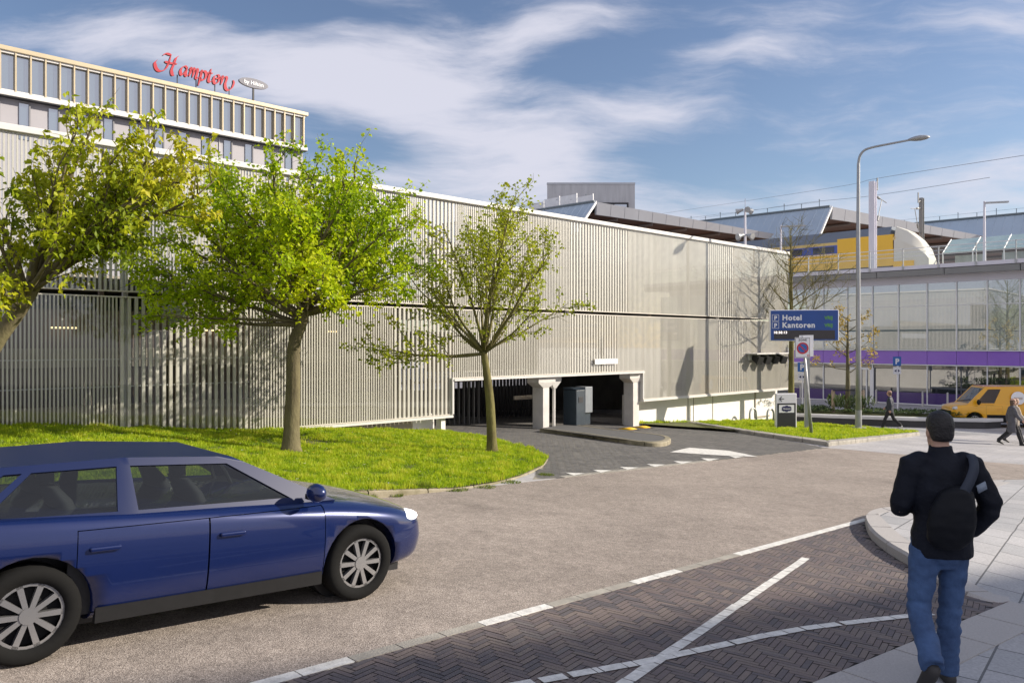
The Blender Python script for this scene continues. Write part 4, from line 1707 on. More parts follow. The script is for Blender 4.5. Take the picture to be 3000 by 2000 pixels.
# railway deck on top
deck = empty('railway_deck', stp(10, -8, 4.4), 'long railway deck with glass railing above the station front', 'bridge')
DD = 0.9
mb = MB()
L0, L1 = -16.0, 60.0
mid_ = (L0 + L1) / 2
mb.hexa([stp(L0, -26, 4.33), stp(L1, -26, 4.33), stp(L1, DD - 0.35, 4.33), stp(L0, DD - 0.35, 4.33)],
        [stp(L0, -26, 4.80), stp(L1, -26, 4.80), stp(L1, DD - 0.35, 4.80), stp(L0, DD - 0.35, 4.80)])
lp('slab', mb, mat('deck_concrete', (0.33, 0.32, 0.31), 0.9, var=0.2, scale=1), deck)
mb = MB()
k = L0
while k < L1:
    mb.hexa([stp(k + .02, DD - .33, 4.22), stp(k + 3.98, DD - .33, 4.22), stp(k + 3.98, DD - .06, 4.22), stp(k + .02, DD - .06, 4.22)],
            [stp(k + .02, DD - .33, 4.58), stp(k + 3.98, DD - .33, 4.58), stp(k + 3.98, DD, 4.58), stp(k + .02, DD, 4.58)])
    k += 4
lp('fascia', mb, M_GREYM, deck)
mb = MB()
mb.box(stp(mid_, DD - 0.15, 4.74), (L1 - L0, 0.34, 0.24), W_, SN)
lp('edge_beam', mb, M_LAV, deck)
for i in range(32):
    s_ = spx(2988) + 0.0 + (i - 5) * 2.05
    mb = MB()
    mb.box(stp(s_, DD - 0.02, 5.35), (0.05, 0.07, 1.25), W_, SN)
    mb.box(stp(s_, DD + 0.03, 4.80), (0.10, 0.10, 0.30), W_, SN)
    lp('railing_post', mb, M_GALV, deck)
mb = MB()
for z in (5.95, 5.70, 5.45):
    mb.tube([stp(L0, DD - 0.05, z), stp(L1, DD - 0.05, z)], 0.018 if z < 5.9 else 0.028, 6)
lp('handrail', mb, M_FRAME, deck)
M_RGL = glass_mat('railing_glass', (0.93, 0.97, 0.96), 0.05, 0.05, 0.02, dark=(0.55, 0.68, 0.66))
mb = MB()
mb.poly([stp(L0, DD - .10, 4.88), stp(L1, DD - .10, 4.88), stp(L1, DD - .10, 5.80), stp(L0, DD - .10, 5.80)])
lp('railing_glass', mb, M_RGL, deck)
def spx_d(px, d):
    k = (px - 1500) / F
    o = S0 + SN * d
    return (o.x - k * o.y) / (0.7071 * (1 + k))


SH_ = spx_d(2775, -12)
# noise wall beyond the tracks, with the shelter glass seen at the right
shel = empty('platform_shelter', stp(2, -12.0, 4.8), 'pale green glass platform canopy beside the nose of the train', 'shelter')
M_SHG = mat('shelter_glass', (0.52, 0.66, 0.62), 0.15, var=0.12, scale=1.0, coat=0.4)
mb = MB()
for i in range(9):
    s_ = SH_ - i * 2.0
    mb.hexa([stp(s_, -13.2, 7.9), stp(s_ - 1.85, -13.2, 7.9), stp(s_ - 1.85, -11.2, 6.75), stp(s_, -11.2, 6.75)],
            [stp(s_, -13.2, 7.95), stp(s_ - 1.85, -13.2, 7.95), stp(s_ - 1.85, -11.2, 6.80), stp(s_, -11.2, 6.80)])
lp('roof_pane', mb, M_SHG, shel)
mb = MB()
for i in range(10):
    s_ = SH_ + .07 - i * 2.0
    mb.tube([stp(s_, -13.2, 7.97), stp(s_, -11.2, 6.80), stp(s_, -11.3, 4.85)], 0.045, 6)
lp('frame', mb, M_FRAME, shel)
mb = MB()
for i in range(5):
    mb.box(stp(SH_ - 1.4 - i * 3.1, -12.6, 5.75), (1.9, 0.6, 1.7), W_, SN)
lp('kiosk_wall', mb, mat('kiosk_grey', (0.42, 0.45, 0.44), 0.5, var=0.3, scale=0.7), shel)

# the train
TR = 8.2
# find s for the nose on the train line



tn = spx_d(2715, -TR)
train = empty('train', stp(tn + 12, -TR - 1.4, 4.85), 'yellow and blue passenger train crossing the deck above the station', 'train')
M_TY = mat('train_yellow', (0.90, 0.52, 0.02), 0.3, var=0.05, scale=0.4, coat=0.4)
M_TB = mat('train_blue', (0.05, 0.10, 0.42), 0.3, var=0.05, scale=0.4, coat=0.4)
M_TG = mat('train_roof_grey', (0.16, 0.19, 0.24), 0.5, var=0.1, scale=0.5)
M_TW = mat('train_window', (0.03, 0.035, 0.05), 0.08, coat=0.6)
M_TWH = mat('train_white', (0.66, 0.64, 0.56), 0.4)


def sect(s_, zlo, zhi, w=2.8, out=0.0, taper=0.0):
    d0 = -TR + out
    d1 = -TR - w - out
    return [stp(s_, d0, zlo), stp(s_, d1, zlo), stp(s_, d1 - taper * -1, zhi), stp(s_, d0 - taper, zhi)]


TL = 52.0
BZ = 4.85
mb = MB()
mb.rings([sect(tn + 2.3, BZ + .95, BZ + 2.2), sect(tn + TL, BZ + .95, BZ + 2.2)])
lp('body', mb, M_TY, train)
mb = MB()
mb.rings([sect(tn + 2.6, BZ + 2.2, BZ + 2.85, out=0.004), sect(tn + TL, BZ + 2.2, BZ + 2.85, out=0.004)])
lp('window_band', mb, M_TB, train)
mb = MB()
mb.rings([sect(tn + 2.35, BZ + 1.6, BZ + 3.3, out=0.010), sect(tn + 6.5, BZ + 1.6, BZ + 3.3, out=0.010)])
lp('cab_side', mb, M_TY, train)
mb = MB()
mb.rings([sect(tn + 2.2, BZ + 2.85, BZ + 3.08), sect(tn + TL, BZ + 2.85, BZ + 3.08)])
lp('upper_band', mb, mat('train_cream', (0.70, 0.52, 0.20), 0.35), train)
mb = MB()
mb.rings([sect(tn + 2.6, BZ + 3.08, BZ + 3.95, taper=0.55), sect(tn + TL, BZ + 3.08, BZ + 3.95, taper=0.55)])
lp('roof', mb, M_TG, train)
mb = MB()
mb.rings([sect(tn + 2.6, BZ + .35, BZ + .95, out=-0.05), sect(tn + TL, BZ + .35, BZ + .95, out=-0.05)])
lp('underframe', mb, mat('train_underframe', (0.10, 0.105, 0.12), 0.7, var=0.3, scale=1.5), train)
for i in range(16):
    s_ = tn + 7.6 + i * 2.6
    if i % 8 in (2, 6):
        mb = MB()
        mb.box(stp(s_, -TR + 0.012, BZ + 1.9), (1.3, 0.03, 1.9), W_, SN)
        lp('door', mb, M_TB if i % 8 == 2 else M_TY, train)
    else:
        mb = MB()
        mb.box(stp(s_, -TR + 0.014, BZ + 2.52), (1.7, 0.03, 0.48), W_, SN)
        lp('window', mb, M_TW, train)
mb = MB()
rs_ = []
for q, (ds, zl, zh, wo) in enumerate(((2.3, .35, 3.95, 0.0), (1.5, .35, 3.55, -0.05), (0.8, .40, 2.9, -0.15), (0.2, .5, 2.1, -0.35), (0.0, .7, 1.6, -0.55))):
    d0, d1 = -TR + wo, -TR - 2.8 - wo
    rs_.append([stp(tn + ds, d0, BZ + zl), stp(tn + ds, d1, BZ + zl), stp(tn + ds, d1, BZ + zl + (zh - zl) * 0.72),
                stp(tn + ds, d1 + 0.5, BZ + zh), stp(tn + ds, d0 - 0.5, BZ + zh), stp(tn + ds, d0, BZ + zl + (zh - zl) * 0.72)])
mb.rings(rs_)
bevel(lp('nose', mb, M_TWH, train), 0.06, 3)
mb = MB()
mb.hexa([stp(tn + 1.55, -TR - 0.35, BZ + 2.4), stp(tn + 0.62, -TR - 0.45, BZ + 2.2), stp(tn + 0.62, -TR - 2.35, BZ + 2.2), stp(tn + 1.55, -TR - 2.45, BZ + 2.4)],
        [stp(tn + 1.58, -TR - 0.75, BZ + 3.50), stp(tn + 1.35, -TR - 0.75, BZ + 3.42), stp(tn + 1.35, -TR - 2.05, BZ + 3.42), stp(tn + 1.58, -TR - 2.05, BZ + 3.50)])
lp('windscreen', mb, M_TW, train)
mb = MB()
mb.rings([sect(tn + 0.9, BZ + .35, BZ + 1.25, w=2.4, out=0.02), sect(tn + 2.3, BZ + .35, BZ + 1.25, w=2.8, out=0.03)])
lp('nose_skirt', mb, M_TY, train)

# station roofs: wings repeated along the front
M_ROOFB = mat('blue_grey_roof', (0.46, 0.55, 0.64), 0.4, var=0.06, scale=0.4, metal=0.3)
M_FASC = mat('roof_fascia', (0.46, 0.465, 0.49), 0.5, var=0.06, scale=0.4, metal=0.2)
M_WOOD = mat('brown_soffit', (0.12, 0.06, 0.042), 0.7, var=0.35, scale=0.6, stretch=(0.3, 4, 4))
Pk = Vector((8.2, 77.2, 13.67))
Tk = Vector((28.3, 82.2, 11.05))
Ek = Vector((6.2, 75.1, 10.6))
RL = 55.0


def make_wing():
    o = empty('station_roof', (Pk.x, Pk.y, Pk.z), 'blue-grey metal roof wing', 'roof')
    w = W_ * RL
    mb = MB()
    up = Vector((0, 0, 0.18))
    # left slope, with standing seams
    mb.hexa([Ek, Pk, Pk + w + Vector((0, 0, 0.5)), Ek + w], [Ek + up, Pk + up, Pk + w + up + Vector((0, 0, 0.5)), Ek + w + up])
    n_ = (Pk - Ek).cross(w).normalized()
    for i in range(60):
        a = Ek + up + W_ * (i * 0.9 + 0.5)
        b = Pk + up + W_ * (i * 0.9 + 0.5) + Vector((0, 0, 0.5 * (i * .9 + .5) / RL))
        mb.tube([a, b], 0.045, 4)
    lp('slope', mb, M_ROOFB, o)
    mb = MB()
    mb.hexa([Ek - W_ * .16, Pk - W_ * .16, Pk, Ek], [Ek + up * 1.7 - W_ * .16, Pk + up * 1.7 - W_ * .16, Pk + up * 1.7, Ek + up * 1.7])
    lp('verge', mb, M_FRAME, o)
    # right slope: fascia in front, brown soffit under it
    th0, th1 = 1.05, 0.35
    z0, z1 = Vector((0, 0, th0)), Vector((0, 0, th1))
    mb = MB()
    d_ = (Tk - Pk).normalized()
    k = 14
    for i in range(k):
        a = Pk.lerp(Tk, i / k + 0.001)
        b = Pk.lerp(Tk, (i + 1) / k - 0.001)
        ta = Vector((0, 0, th0 + (th1 - th0) * i / k))
        tb = Vector((0, 0, th0 + (th1 - th0) * (i + 1) / k))
        mb.hexa([a - ta - W_ * .1, b - tb - W_ * .1, b - tb + W_ * .1, a - ta + W_ * .1], [a + up - W_ * .2, b + up - W_ * .2, b + up + W_ * .1, a + up + W_ * .1])
    lp('fascia', mb, M_FASC, o)
    mb = MB()
    mb.hexa([Pk - z0 + W_ * .12, Tk - z1 + W_ * .12, Tk - z1 + w, Pk - z0 + w], [Pk - z0 * .8 + W_ * .12, Tk - z1 * .8 + W_ * .12, Tk - z1 * .8 + w, Pk - z0 * .8 + w])
    lp('soffit', mb, M_WOOD, o)
    mb = MB()
    for i in range(5):
        a = Pk.lerp(Tk, 0.12 + i * 0.18) - z0.lerp(z1, 0.12 + i * 0.18) - Vector((0, 0, 0.12))
        mb.tube([a + W_ * .2, a + W_ * 50], 0.16, 6)
    lp('soffit_beam', mb, mat('soffit_steel', (0.14, 0.11, 0.10), 0.6), o)
    mb = MB()
    mb.hexa([Pk + W_ * .1 - up * 2, Tk + W_ * .1 - up, Tk + w - up, Pk + w + Vector((0, 0, .3)) - up * 2], [Pk + up + W_ * .1, Tk + up + W_ * .1, Tk + w + up, Pk + w + up + Vector((0, 0, .5))])
    lp('top_sheet', mb, M_ROOFB, o)
    mb = MB()
    for i in range(26):
        b = Pk + W_ * (1.2 + i * 1.9) + Vector((0, 0, 0.15))
        h = 0.75 if i % 2 else 1.0
        mb.tube([b, b + Vector((0, 0, h))], 0.035, 5)
        mb.tube([b + Vector((0, 0, h * .9)) - U * .12, b + Vector((0, 0, h * .9)) + U * .12], 0.03, 4)
    mb.tube([Pk + W_ * 1.2 + Vector((0, 0, 0.85)), Pk + W_ * 50 + Vector((0, 0, 1.2))], 0.012, 4)
    mb.tube([Pk + W_ * 0.1 + Vector((0, 0, 0.28)), Pk + W_ * 54 + Vector((0, 0, 0.75))], 0.13, 6)
    lp('ridge_rail', mb, mat('ridge_grey', (0.16, 0.19, 0.21), 0.6), o)
    return o


STEP = Vector((24.3, 2.8, 0))
wing0 = make_wing()
wing0['label'] = 'blue-grey station roof wing before the concrete tower, with white glass ridge screens'
for k, lb in ((1, 'blue-grey station roof wing with white verge, behind the street lamp and over the train'), (2, 'blue-grey station roof slope beyond the shelter, at the frame edge')):
    c = copy_tree(wing0)
    c.location = wing0.location + STEP * k
    c['label'] = lb
    c['group'] = 'station roof wings'
wing0['group'] = 'station roof wings'
mb = MB()
for i, (a, b, h) in enumerate(((0.9, 2.9, 0.75), (3.0, 5.2, 1.1), (5.3, 7.4, 1.1), (7.5, 9.6, 0.9))):
    p, q = Pk + W_ * a + NV * .6, Pk + W_ * b + NV * .6
    mb.box((p + q) / 2 + Vector((0, 0, 0.2 + h / 2)), ((q - p).length, 0.05, h), W_, SN)
    mb.box(p + Vector((0, 0, 0.25 + h / 2)), (0.1, 0.1, h + .1), W_, SN)
lp('ridge_screen', mb, mat('screen_white', (0.68, 0.69, 0.71), 0.4, var=0.1, scale=2), wing0)

# concrete tower far behind
tw = empty('concrete_tower', (14, 150, -3.9), 'grey concrete tower block with one dark window rising behind the station roof', 'building')
a = at(1603, 540, 140)
b = at(1860, 540, 140)
mb = MB()
kx_ = 150 / 140
mb.hexa([(a.x, 140, -4), (b.x, 140, -4), (b.x * kx_, 150, -4), (a.x * kx_ + .3, 150, -4)], [(a.x, 140, a.z), (b.x, 140, a.z), (b.x * kx_, 150, a.z), (a.x * kx_ + .3, 150, a.z)])
lp('wall', mb, mat('ribbed_concrete', (0.46, 0.45, 0.46), 0.85, var=0.14, scale=0.5, stretch=(3, 3, 0.3), detail=9), tw)
c0_, c1_ = at(1738, 594, 139.9), at(1841, 615, 139.9)
mb = MB()
mb.span(c0_.x, c1_.x, 139.75, 140.05, c1_.z - 1.5, c0_.z)
w = lp('window_frame', mb, M_BLACK, tw)
mb = MB()
mw = (c0_.x + c1_.x) / 2 + .4
mb.span(c0_.x + .35, mw - .2, 139.6, 139.74, c1_.z - 1.2, c0_.z - .35)
mb.span(mw + .2, c1_.x - .35, 139.6, 139.74, c1_.z - 1.2, c0_.z - .35)
lp('pane', mb, glass_mat('tower_glass', (0.5, 0.6, 0.7), 0.6, 0.5, 0.02, dark=(0.10, 0.15, 0.2)), tw)
mb = MB()
mb.span(a.x - .05, b.x + .05, 139.9, 140.6, a.z, a.z + .3)
lp('coping', mb, M_FASC, tw)

# masts, wires and lamps on the deck
def mast(px, top, base_d, wid, side, label_):
    s_ = spx_d(px, base_d)
    p = stp(s_, base_d, 4.8)
    Y = p.y
    zt = (HZ - top) / F * Y
    o = empty('catenary_mast', p, label_, 'railway mast', 'catenary masts on the railway deck')
    mb = MB()
    h = wid
    mb.box((p.x, p.y, (4.8 + zt) / 2), (h, 0.03, zt - 4.8), U, W_)
    mb.box(Vector((p.x, p.y, (4.8 + zt) / 2)) - U * (h / 2 - .02), (0.03, h * .9, zt - 4.8), U, W_)
    mb.box(Vector((p.x, p.y, (4.8 + zt) / 2)) + U * (h / 2 - .02), (0.03, h * .9, zt - 4.8), U, W_)
    lp('post', mb, M_LAV if side > 0 else M_GREYM, o)
    sd = U * side
    mb = MB()
    t = Vector((p.x, p.y, zt))
    q = lambda a_, z_: t + sd * a_ + Vector((0, 0, z_))
    mb.tube([q(0, -.2), q(.75, -.42)], 0.04, 6)
    mb.tube([q(.75, -.5), q(.75, .35)], 0.05, 6)
    mb.tube([q(0, -.85), q(2.3, -1.15)], 0.03, 6)
    mb.tube([q(1.5, -1.05), q(.75, -2.6)], 0.026, 6)
    mb.tube([q(.75, -.95), q(1.1, -1.0)], 0.085, 8)
    mb.tube([q(.92, -2.25), q(.78, -2.55)], 0.08, 8)
    mb.tube([q(0, -3.0), q(.75, -2.62)], 0.026, 6)
    lp('bracket_arm', mb, M_GREYM, o)
    return t, sd


t1_, sd1 = mast(2557, 532, -1.2, 0.42, 1, 'tall pale catenary mast rising from the deck before the train')
t2_, sd2 = mast(2700, 580, -16, 0.34, -1, 'dark catenary mast standing behind the nose of the train')
for nm, pts, lb in (('overhead_wire', [at(1900, 632, 105), at(2420, 553, 72), at(2575, 522, 56), at(3060, 446, 40)], 'thin overhead wire running above the station roofs to the nearer mast'),
                    ('overhead_wire', [at(2050, 640, 100), at(2340, 597, 70), at(2545, 575, 58), at(2900, 520, 45)], 'lower thin railway wire crossing the pale mast')):
    mb = MB()
    mb.tube(smooth_path(pts, 5), 0.013, 4)
    tag(mb.build(nm, M_GREYM), lb, 'wire', 'railway wires')


def deck_lamp(px, top, d, arm, label_):
    s_ = spx_d(px, d)
    p = stp(s_, d, 4.8)
    zt = (HZ - top) / F * p.y
    o = empty('platform_lamp', p, label_, 'lamp post', 'lamp posts on the platform')
    mb = MB()
    mb.tube([p, Vector((p.x, p.y, zt))], [0.10, 0.06], 8)
    lp('pole', mb, M_LAV, o)
    dv = Vector((0.95, -0.3, 0)).normalized()
    mb = MB()
    a_ = Vector((p.x, p.y, zt - .1))
    mb.box(a_ + dv * arm / 2, (arm, 0.22, 0.09), dv, dv.cross(Vector((0, 0, 1))))
    lp('lamp_head', mb, M_GALV, o)


deck_lamp(2288, 660, -1.6, 1.7, 'slim platform lamp with flat arm, above the garage end')
deck_lamp(2884, 590, -1.5, 1.3, 'slim platform lamp standing by the pale green shelter')
s_ = spx_d(2183, -2.5)
p = stp(s_, -2.5, 4.8)
cm = empty('camera_mast', p, 'white mast carrying loudspeakers and cameras above the garage roof line', 'camera mast')
mb = MB()
zt = (HZ - 612) / F * p.y
mb.tube([p, Vector((p.x, p.y, zt))], [0.13, 0.08], 8)
mb.tube([Vector((p.x, p.y, zt)), Vector((p.x, p.y, zt + .8))], 0.025, 5)
lp('pole', mb, M_LAV, cm)
for dz, rr, k in ((-0.0, 0.22, 3), (-2.0, 0.34, 4), (-4.6, 0.26, 2)):
    for i in range(k):
        an = i * 6.283 / k + 0.5
        mb = MB()
        c = Vector((p.x, p.y, zt + dz))
        dv = Vector((math.cos(an), math.sin(an), -0.25))
        mb.tube([c + dv * .12, c + dv * (rr + .15), c + dv * (rr + .45)], [0.08, 0.13, 0.24], 8)
        lp('loudspeaker', mb, M_GALV, cm, smooth=False)

# ------------------------------------------------------------------ office block, unseen, placed and sized so its shade covers the foreground
AX = Vector((0.911, 0.413, 0))
MX = Vector((-0.413, 0.911, 0))
OH = 25.0


def op(a, m, z):
    v = AX * a + MX * (5.5 - 0.84 * OH + m)
    return Vector((v.x, v.y, -2.3 + z))


shading = empty('shading_building', op(66, -8, 0), 'grey brick office block far outside the frame, added to shade the foreground', 'building')
mb = MB()
mb.hexa([op(42, -14, -3), op(92, -14, -3), op(92, 0, -3), op(42, 0, -3)], [op(42, -14, OH), op(92, -14, OH), op(92, 0, OH), op(42, 0, OH)])
lp('wall', mb, mat('shading_brick', (0.26, 0.20, 0.17), 0.85, var=0.2, scale=3), shading)
for i in range(16):
    for z in (1.0, 4.4, 7.8, 11.2, 14.6, 18.0, 21.4):
        mb = MB()
        c = op(44 + i * 3.0, 0.03, z + 1.1)
        mb.box(c, (1.8, 0.08, 2.0), AX, MX)
        lp('window', mb, mat('shading_pane', (0.05, 0.07, 0.09), 0.08, coat=0.5), shading)

# ------------------------------------------------------------------ trees
M_BARK = mat('bark', (0.125, 0.10, 0.055), 0.9, var=0.38, scale=5, bump=0.7, bscale=26, stretch=(1, 1, 0.35), col2=(0.19, 0.165, 0.085))
M_BARKD = mat('dark_bark', (0.115, 0.095, 0.06), 0.9, var=0.35, scale=6, bump=0.6, bscale=30, stretch=(1, 1, 0.4), col2=(0.16, 0.15, 0.075))
M_BARKG = mat('mossy_bark', (0.13, 0.105, 0.04), 0.9, var=0.35, scale=4, bump=0.7, bscale=26, stretch=(1, 1, 0.4), col2=(0.20, 0.185, 0.055))
LEAF_A = leaf_mat('maple_leaves', ((0.20, 0.32, 0.008), (0.37, 0.52, 0.010), (0.52, 0.63, 0.012), (0.62, 0.67, 0.02)), 0.55)
LEAF_B = leaf_mat('olive_leaves', ((0.19, 0.27, 0.012), (0.36, 0.43, 0.014), (0.47, 0.50, 0.02), (0.58, 0.53, 0.03)), 0.5)
LEAF_C = leaf_mat('spring_leaves', ((0.20, 0.26, 0.015), (0.36, 0.42, 0.02), (0.50, 0.50, 0.03)), 0.45)
LEAF_Y = leaf_mat('yellow_leaves', ((0.33, 0.24, 0.05), (0.50, 0.36, 0.07), (0.58, 0.46, 0.14)), 0.3)


def perp_dir(d, rg, ang):
    """unit vector at angle ang to d, random round it"""
    a = d.orthogonal().normalized()
    b = d.cross(a)
    th = rg.uniform(0, 2 * math.pi)
    return (d * math.cos(ang) + (a * math.cos(th) + b * math.sin(th)) * math.sin(ang)).normalized()


def limb(p, d, L, n, rg, up=0.25, wob=0.16):
    pts = [Vector(p)]
    d = Vector(d).normalized()
    for i in range(n):
        d = (d + Vector((rg.uniform(-1, 1), rg.uniform(-1, 1), rg.uniform(-1, 1))) * wob + Vector((0, 0, up / n))).normalized()
        pts.append(pts[-1] + d * (L / n))
    return pts


def along(pts, f):
    x = f * (len(pts) - 1)
    i = min(int(x), len(pts) - 2)
    return pts[i].lerp(pts[i + 1], x - i), (pts[i + 1] - pts[i]).normalized()


def tree(name, trunk, trad, limbs, label_, cat, bark, leafm, seed, l2=8, l3=6, l2len=0.5, l3len=0.45, per=14, lsize=0.06, droop=0.1,
         keep=None, leafprob=1.0, elong=1.0, grp=None, lstart=0.25, twig_up=0.2, lump=0.5, l3r=0.004, taper=0.42):
    rg = random.Random(seed)
    g = np.random.default_rng(seed)
    root = empty(name, trunk[0], label_, cat, grp)
    tp = smooth_path(trunk, 6)
    rad = []
    for i in range(len(tp)):
        f = i / (len(tp) - 1)
        r = trad * (1 - taper * f)
        r *= 1 + 0.55 * math.exp(-f * 22)
        rad.append(r)
    mbt = MB()
    mbt.tube(tp, rad, 12)
    lp('trunk', mbt, bark, root, smooth=True)
    mb = MB()
    tw = []            # twigs that carry leaves: list of point lists
    for (f, az, el, L, r0) in limbs:
        p, d0 = along(tp, f)
        d = Vector((math.cos(az) * math.cos(el), math.sin(az) * math.cos(el), math.sin(el)))
        pts = limb(p, d, L, 7, rg, up=0.35)
        n = len(pts)
        mb.tube(pts, [r0 * (1 - 0.8 * i / (n - 1)) for i in range(n)], 7)
        m2 = max(2, int(l2 * L / 2.0))
        for j in range(m2):
            fj = lstart + (1 - lstart) * (j + rg.random()) / m2
            q, dq = along(pts, min(fj, 0.98))
            d2 = perp_dir(dq, rg, R(rg.uniform(28, 58)))
            d2 = (d2 + Vector((0, 0, twig_up))).normalized()
            L2 = L * l2len * rg.uniform(0.55, 1.1) * (1.15 - 0.55 * fj)
            p2 = limb(q, d2, L2, 5, rg, up=0.3, wob=0.2)
            if keep and not keep(p2[-1]):
                continue
            mb.tube(p2, [max(r0 * 0.30 * (1 - 0.8 * i / 5), 0.004) for i in range(6)], 5)
            m3 = max(2, int(l3 * L2 / 0.9))
            for k in range(m3):
                fk = 0.15 + 0.85 * (k + rg.random()) / m3
                s, ds = along(p2, min(fk, 0.98))
                d3 = perp_dir(ds, rg, R(rg.uniform(25, 65)))
                d3 = (d3 + Vector((0, 0, twig_up * 0.8 - droop))).normalized()
                L3 = l3len * rg.uniform(0.5, 1.25)
                p3 = limb(s, d3, L3, 3, rg, up=0.1 - droop, wob=0.2)
                if keep and not keep(p3[-1]):
                    continue
                mb.tube(p3, [l3r * 1.3, l3r, l3r * .8, l3r * .5], 3, cap=False)
                tw.append(p3)
            tw.append(p2[-3:])
        tw.append(pts[-3:])
    br = lp('branches', mb, bark, root, smooth=True)
    if leafm is None or not tw:
        return root
    # leaves: small folded blades spread along the twigs
    P, D, T = [], [], []
    for t in tw:
        if rg.random() > leafprob:
            continue
        c = Vector((0, 0, 0))
        e = t[-1]
        tone = 0.5 + lump * noise.noise(e * 0.9 + Vector((seed, 0, 0))) + 0.35 * noise.noise(e * 3.1)
        for i in range(per):
            q, dq = along(t, rg.random() ** 0.7)
            P.append(q + Vector((rg.gauss(0, 1), rg.gauss(0, 1), rg.gauss(0, 1))) * lsize * 0.65)
            D.append(dq)
            T.append(tone + rg.uniform(-0.22, 0.22))
    P = np.array([tuple(p) for p in P])
    N_ = len(P)
    an = g.uniform(0, 2 * np.pi, N_)
    el = g.normal(-0.25 - droop, 0.45, N_)
    dirv = np.stack([np.cos(an) * np.cos(el), np.sin(an) * np.cos(el), np.sin(el)], 1)
    upv = np.stack([g.normal(0.25, 0.75, N_), g.normal(-0.1, 0.75, N_), np.ones(N_) * 0.9], 1)
    side = np.cross(dirv, upv)
    side /= np.linalg.norm(side, axis=1)[:, None]
    nrm_ = np.cross(side, dirv)
    ln = lsize * g.uniform(0.65, 1.35, N_)[:, None] * elong
    wd = lsize * g.uniform(0.6, 1.2, N_)[:, None] * 0.5
    b = P
    tipp = P + dirv * ln - nrm_ * ln * 0.12
    l1 = P + dirv * ln * 0.40 + side * wd + nrm_ * wd * 0.35
    r1 = P + dirv * ln * 0.40 - side * wd + nrm_ * wd * 0.35
    v = np.stack([b, l1, tipp, r1], 1).reshape(-1, 3)
    o4 = np.arange(N_)[:, None] * 4
    f = np.concatenate([o4 + np.array([[0, 1, 2]]), o4 + np.array([[0, 2, 3]])], 0)
    tt = np.clip(np.array(T), 0, 1)
    o = np_mesh('crown', v - np.array(tuple(root.location)), f, leafm, root, tint=np.concatenate([tt, tt]))
    return root


def crown_limbs(trunk, specs, sc=0.88):
    """specs: (fraction on trunk, tip px, tip py, tip depth offset, radius)"""
    tp = smooth_path(trunk, 6)
    res = []
    for f, px, py, dy, r in specs:
        p, _ = along(tp, f)
        tip = at(px, py, p.y + dy)
        d = tip - p
        L = d.length
        az = math.atan2(d.y, d.x)
        el = math.asin(d.z / L) - 0.10
        res.append((f, az, el, L * sc, r))
    return res


# the big green tree in the middle
Yt = 16.27
tb = at(852, 1335, Yt)
tb.z = gnd(tb.x, tb.y) + lawn_h(tb.x, tb.y) - 0.05
trunkA = [tb, at(858, 1150, Yt), at(862, 1010, Yt), at(885, 940, Yt), at(893, 860, Yt + .05)]
limA = crown_limbs(trunkA, [
    (0.70, 600, 900, -0.5, 0.06), (0.72, 500, 800, 0.9, 0.055), (0.75, 450, 690, -0.7, 0.05), (0.80, 520, 600, 0.3, 0.055), (0.86, 610, 520, -0.9, 0.055), (0.9, 700, 470, 0.8, 0.055),
    (0.97, 800, 450, -0.4, 0.06), (0.99, 915, 425, 0.4, 0.065), (0.99, 1000, 470, -0.9, 0.06), (0.97, 1090, 500, 0.7, 0.055), (0.95, 1170, 570, -0.3, 0.055), (0.92, 1225, 650, 0.9, 0.05),
    (0.88, 1240, 740, -0.8, 0.05), (0.84, 1200, 830, 0.3, 0.05), (0.80, 1130, 900, -1.0, 0.045), (0.9, 900, 640, -2.3, 0.055), (0.88, 760, 680, -2.0, 0.05), (0.9, 1010, 700, -1.9, 0.05),
    (0.92, 880, 600, 1.7, 0.05), (0.85, 720, 760, 1.7, 0.045), (0.85, 1080, 760, 1.6, 0.045), (0.78, 560, 760, -1.6, 0.045), (0.97, 960, 560, 0.0, 0.05), (0.95, 760, 560, 0.0, 0.05),
    (0.76, 640, 830, 0.8, 0.04), (0.82, 1000, 860, -1.4, 0.04), (0.72, 400, 770, 0.2, 0.045), (0.74, 420, 860, -1.0, 0.04), (0.9, 540, 560, 1.4, 0.045), (0.95, 1120, 620, 1.2, 0.045),
    (0.9, 1220, 700, 0.2, 0.045), (0.85, 1190, 800, 1.4, 0.04), (0.97, 850, 500, 1.2, 0.045), (0.97, 1010, 560, 1.5, 0.045), (0.8, 820, 760, -2.4, 0.045), (0.85, 940, 780, -2.3, 0.04)], 0.94)
tree('maple_tree', trunkA, 0.17, limA, 'large bright green round-crowned tree on the lawn, centre of the garage front', 'tree', M_BARK, LEAF_A, 3,
     l2=8, l3=7, l2len=0.42, l3len=0.42, per=14, lsize=0.084, lump=0.75, leafprob=0.93)

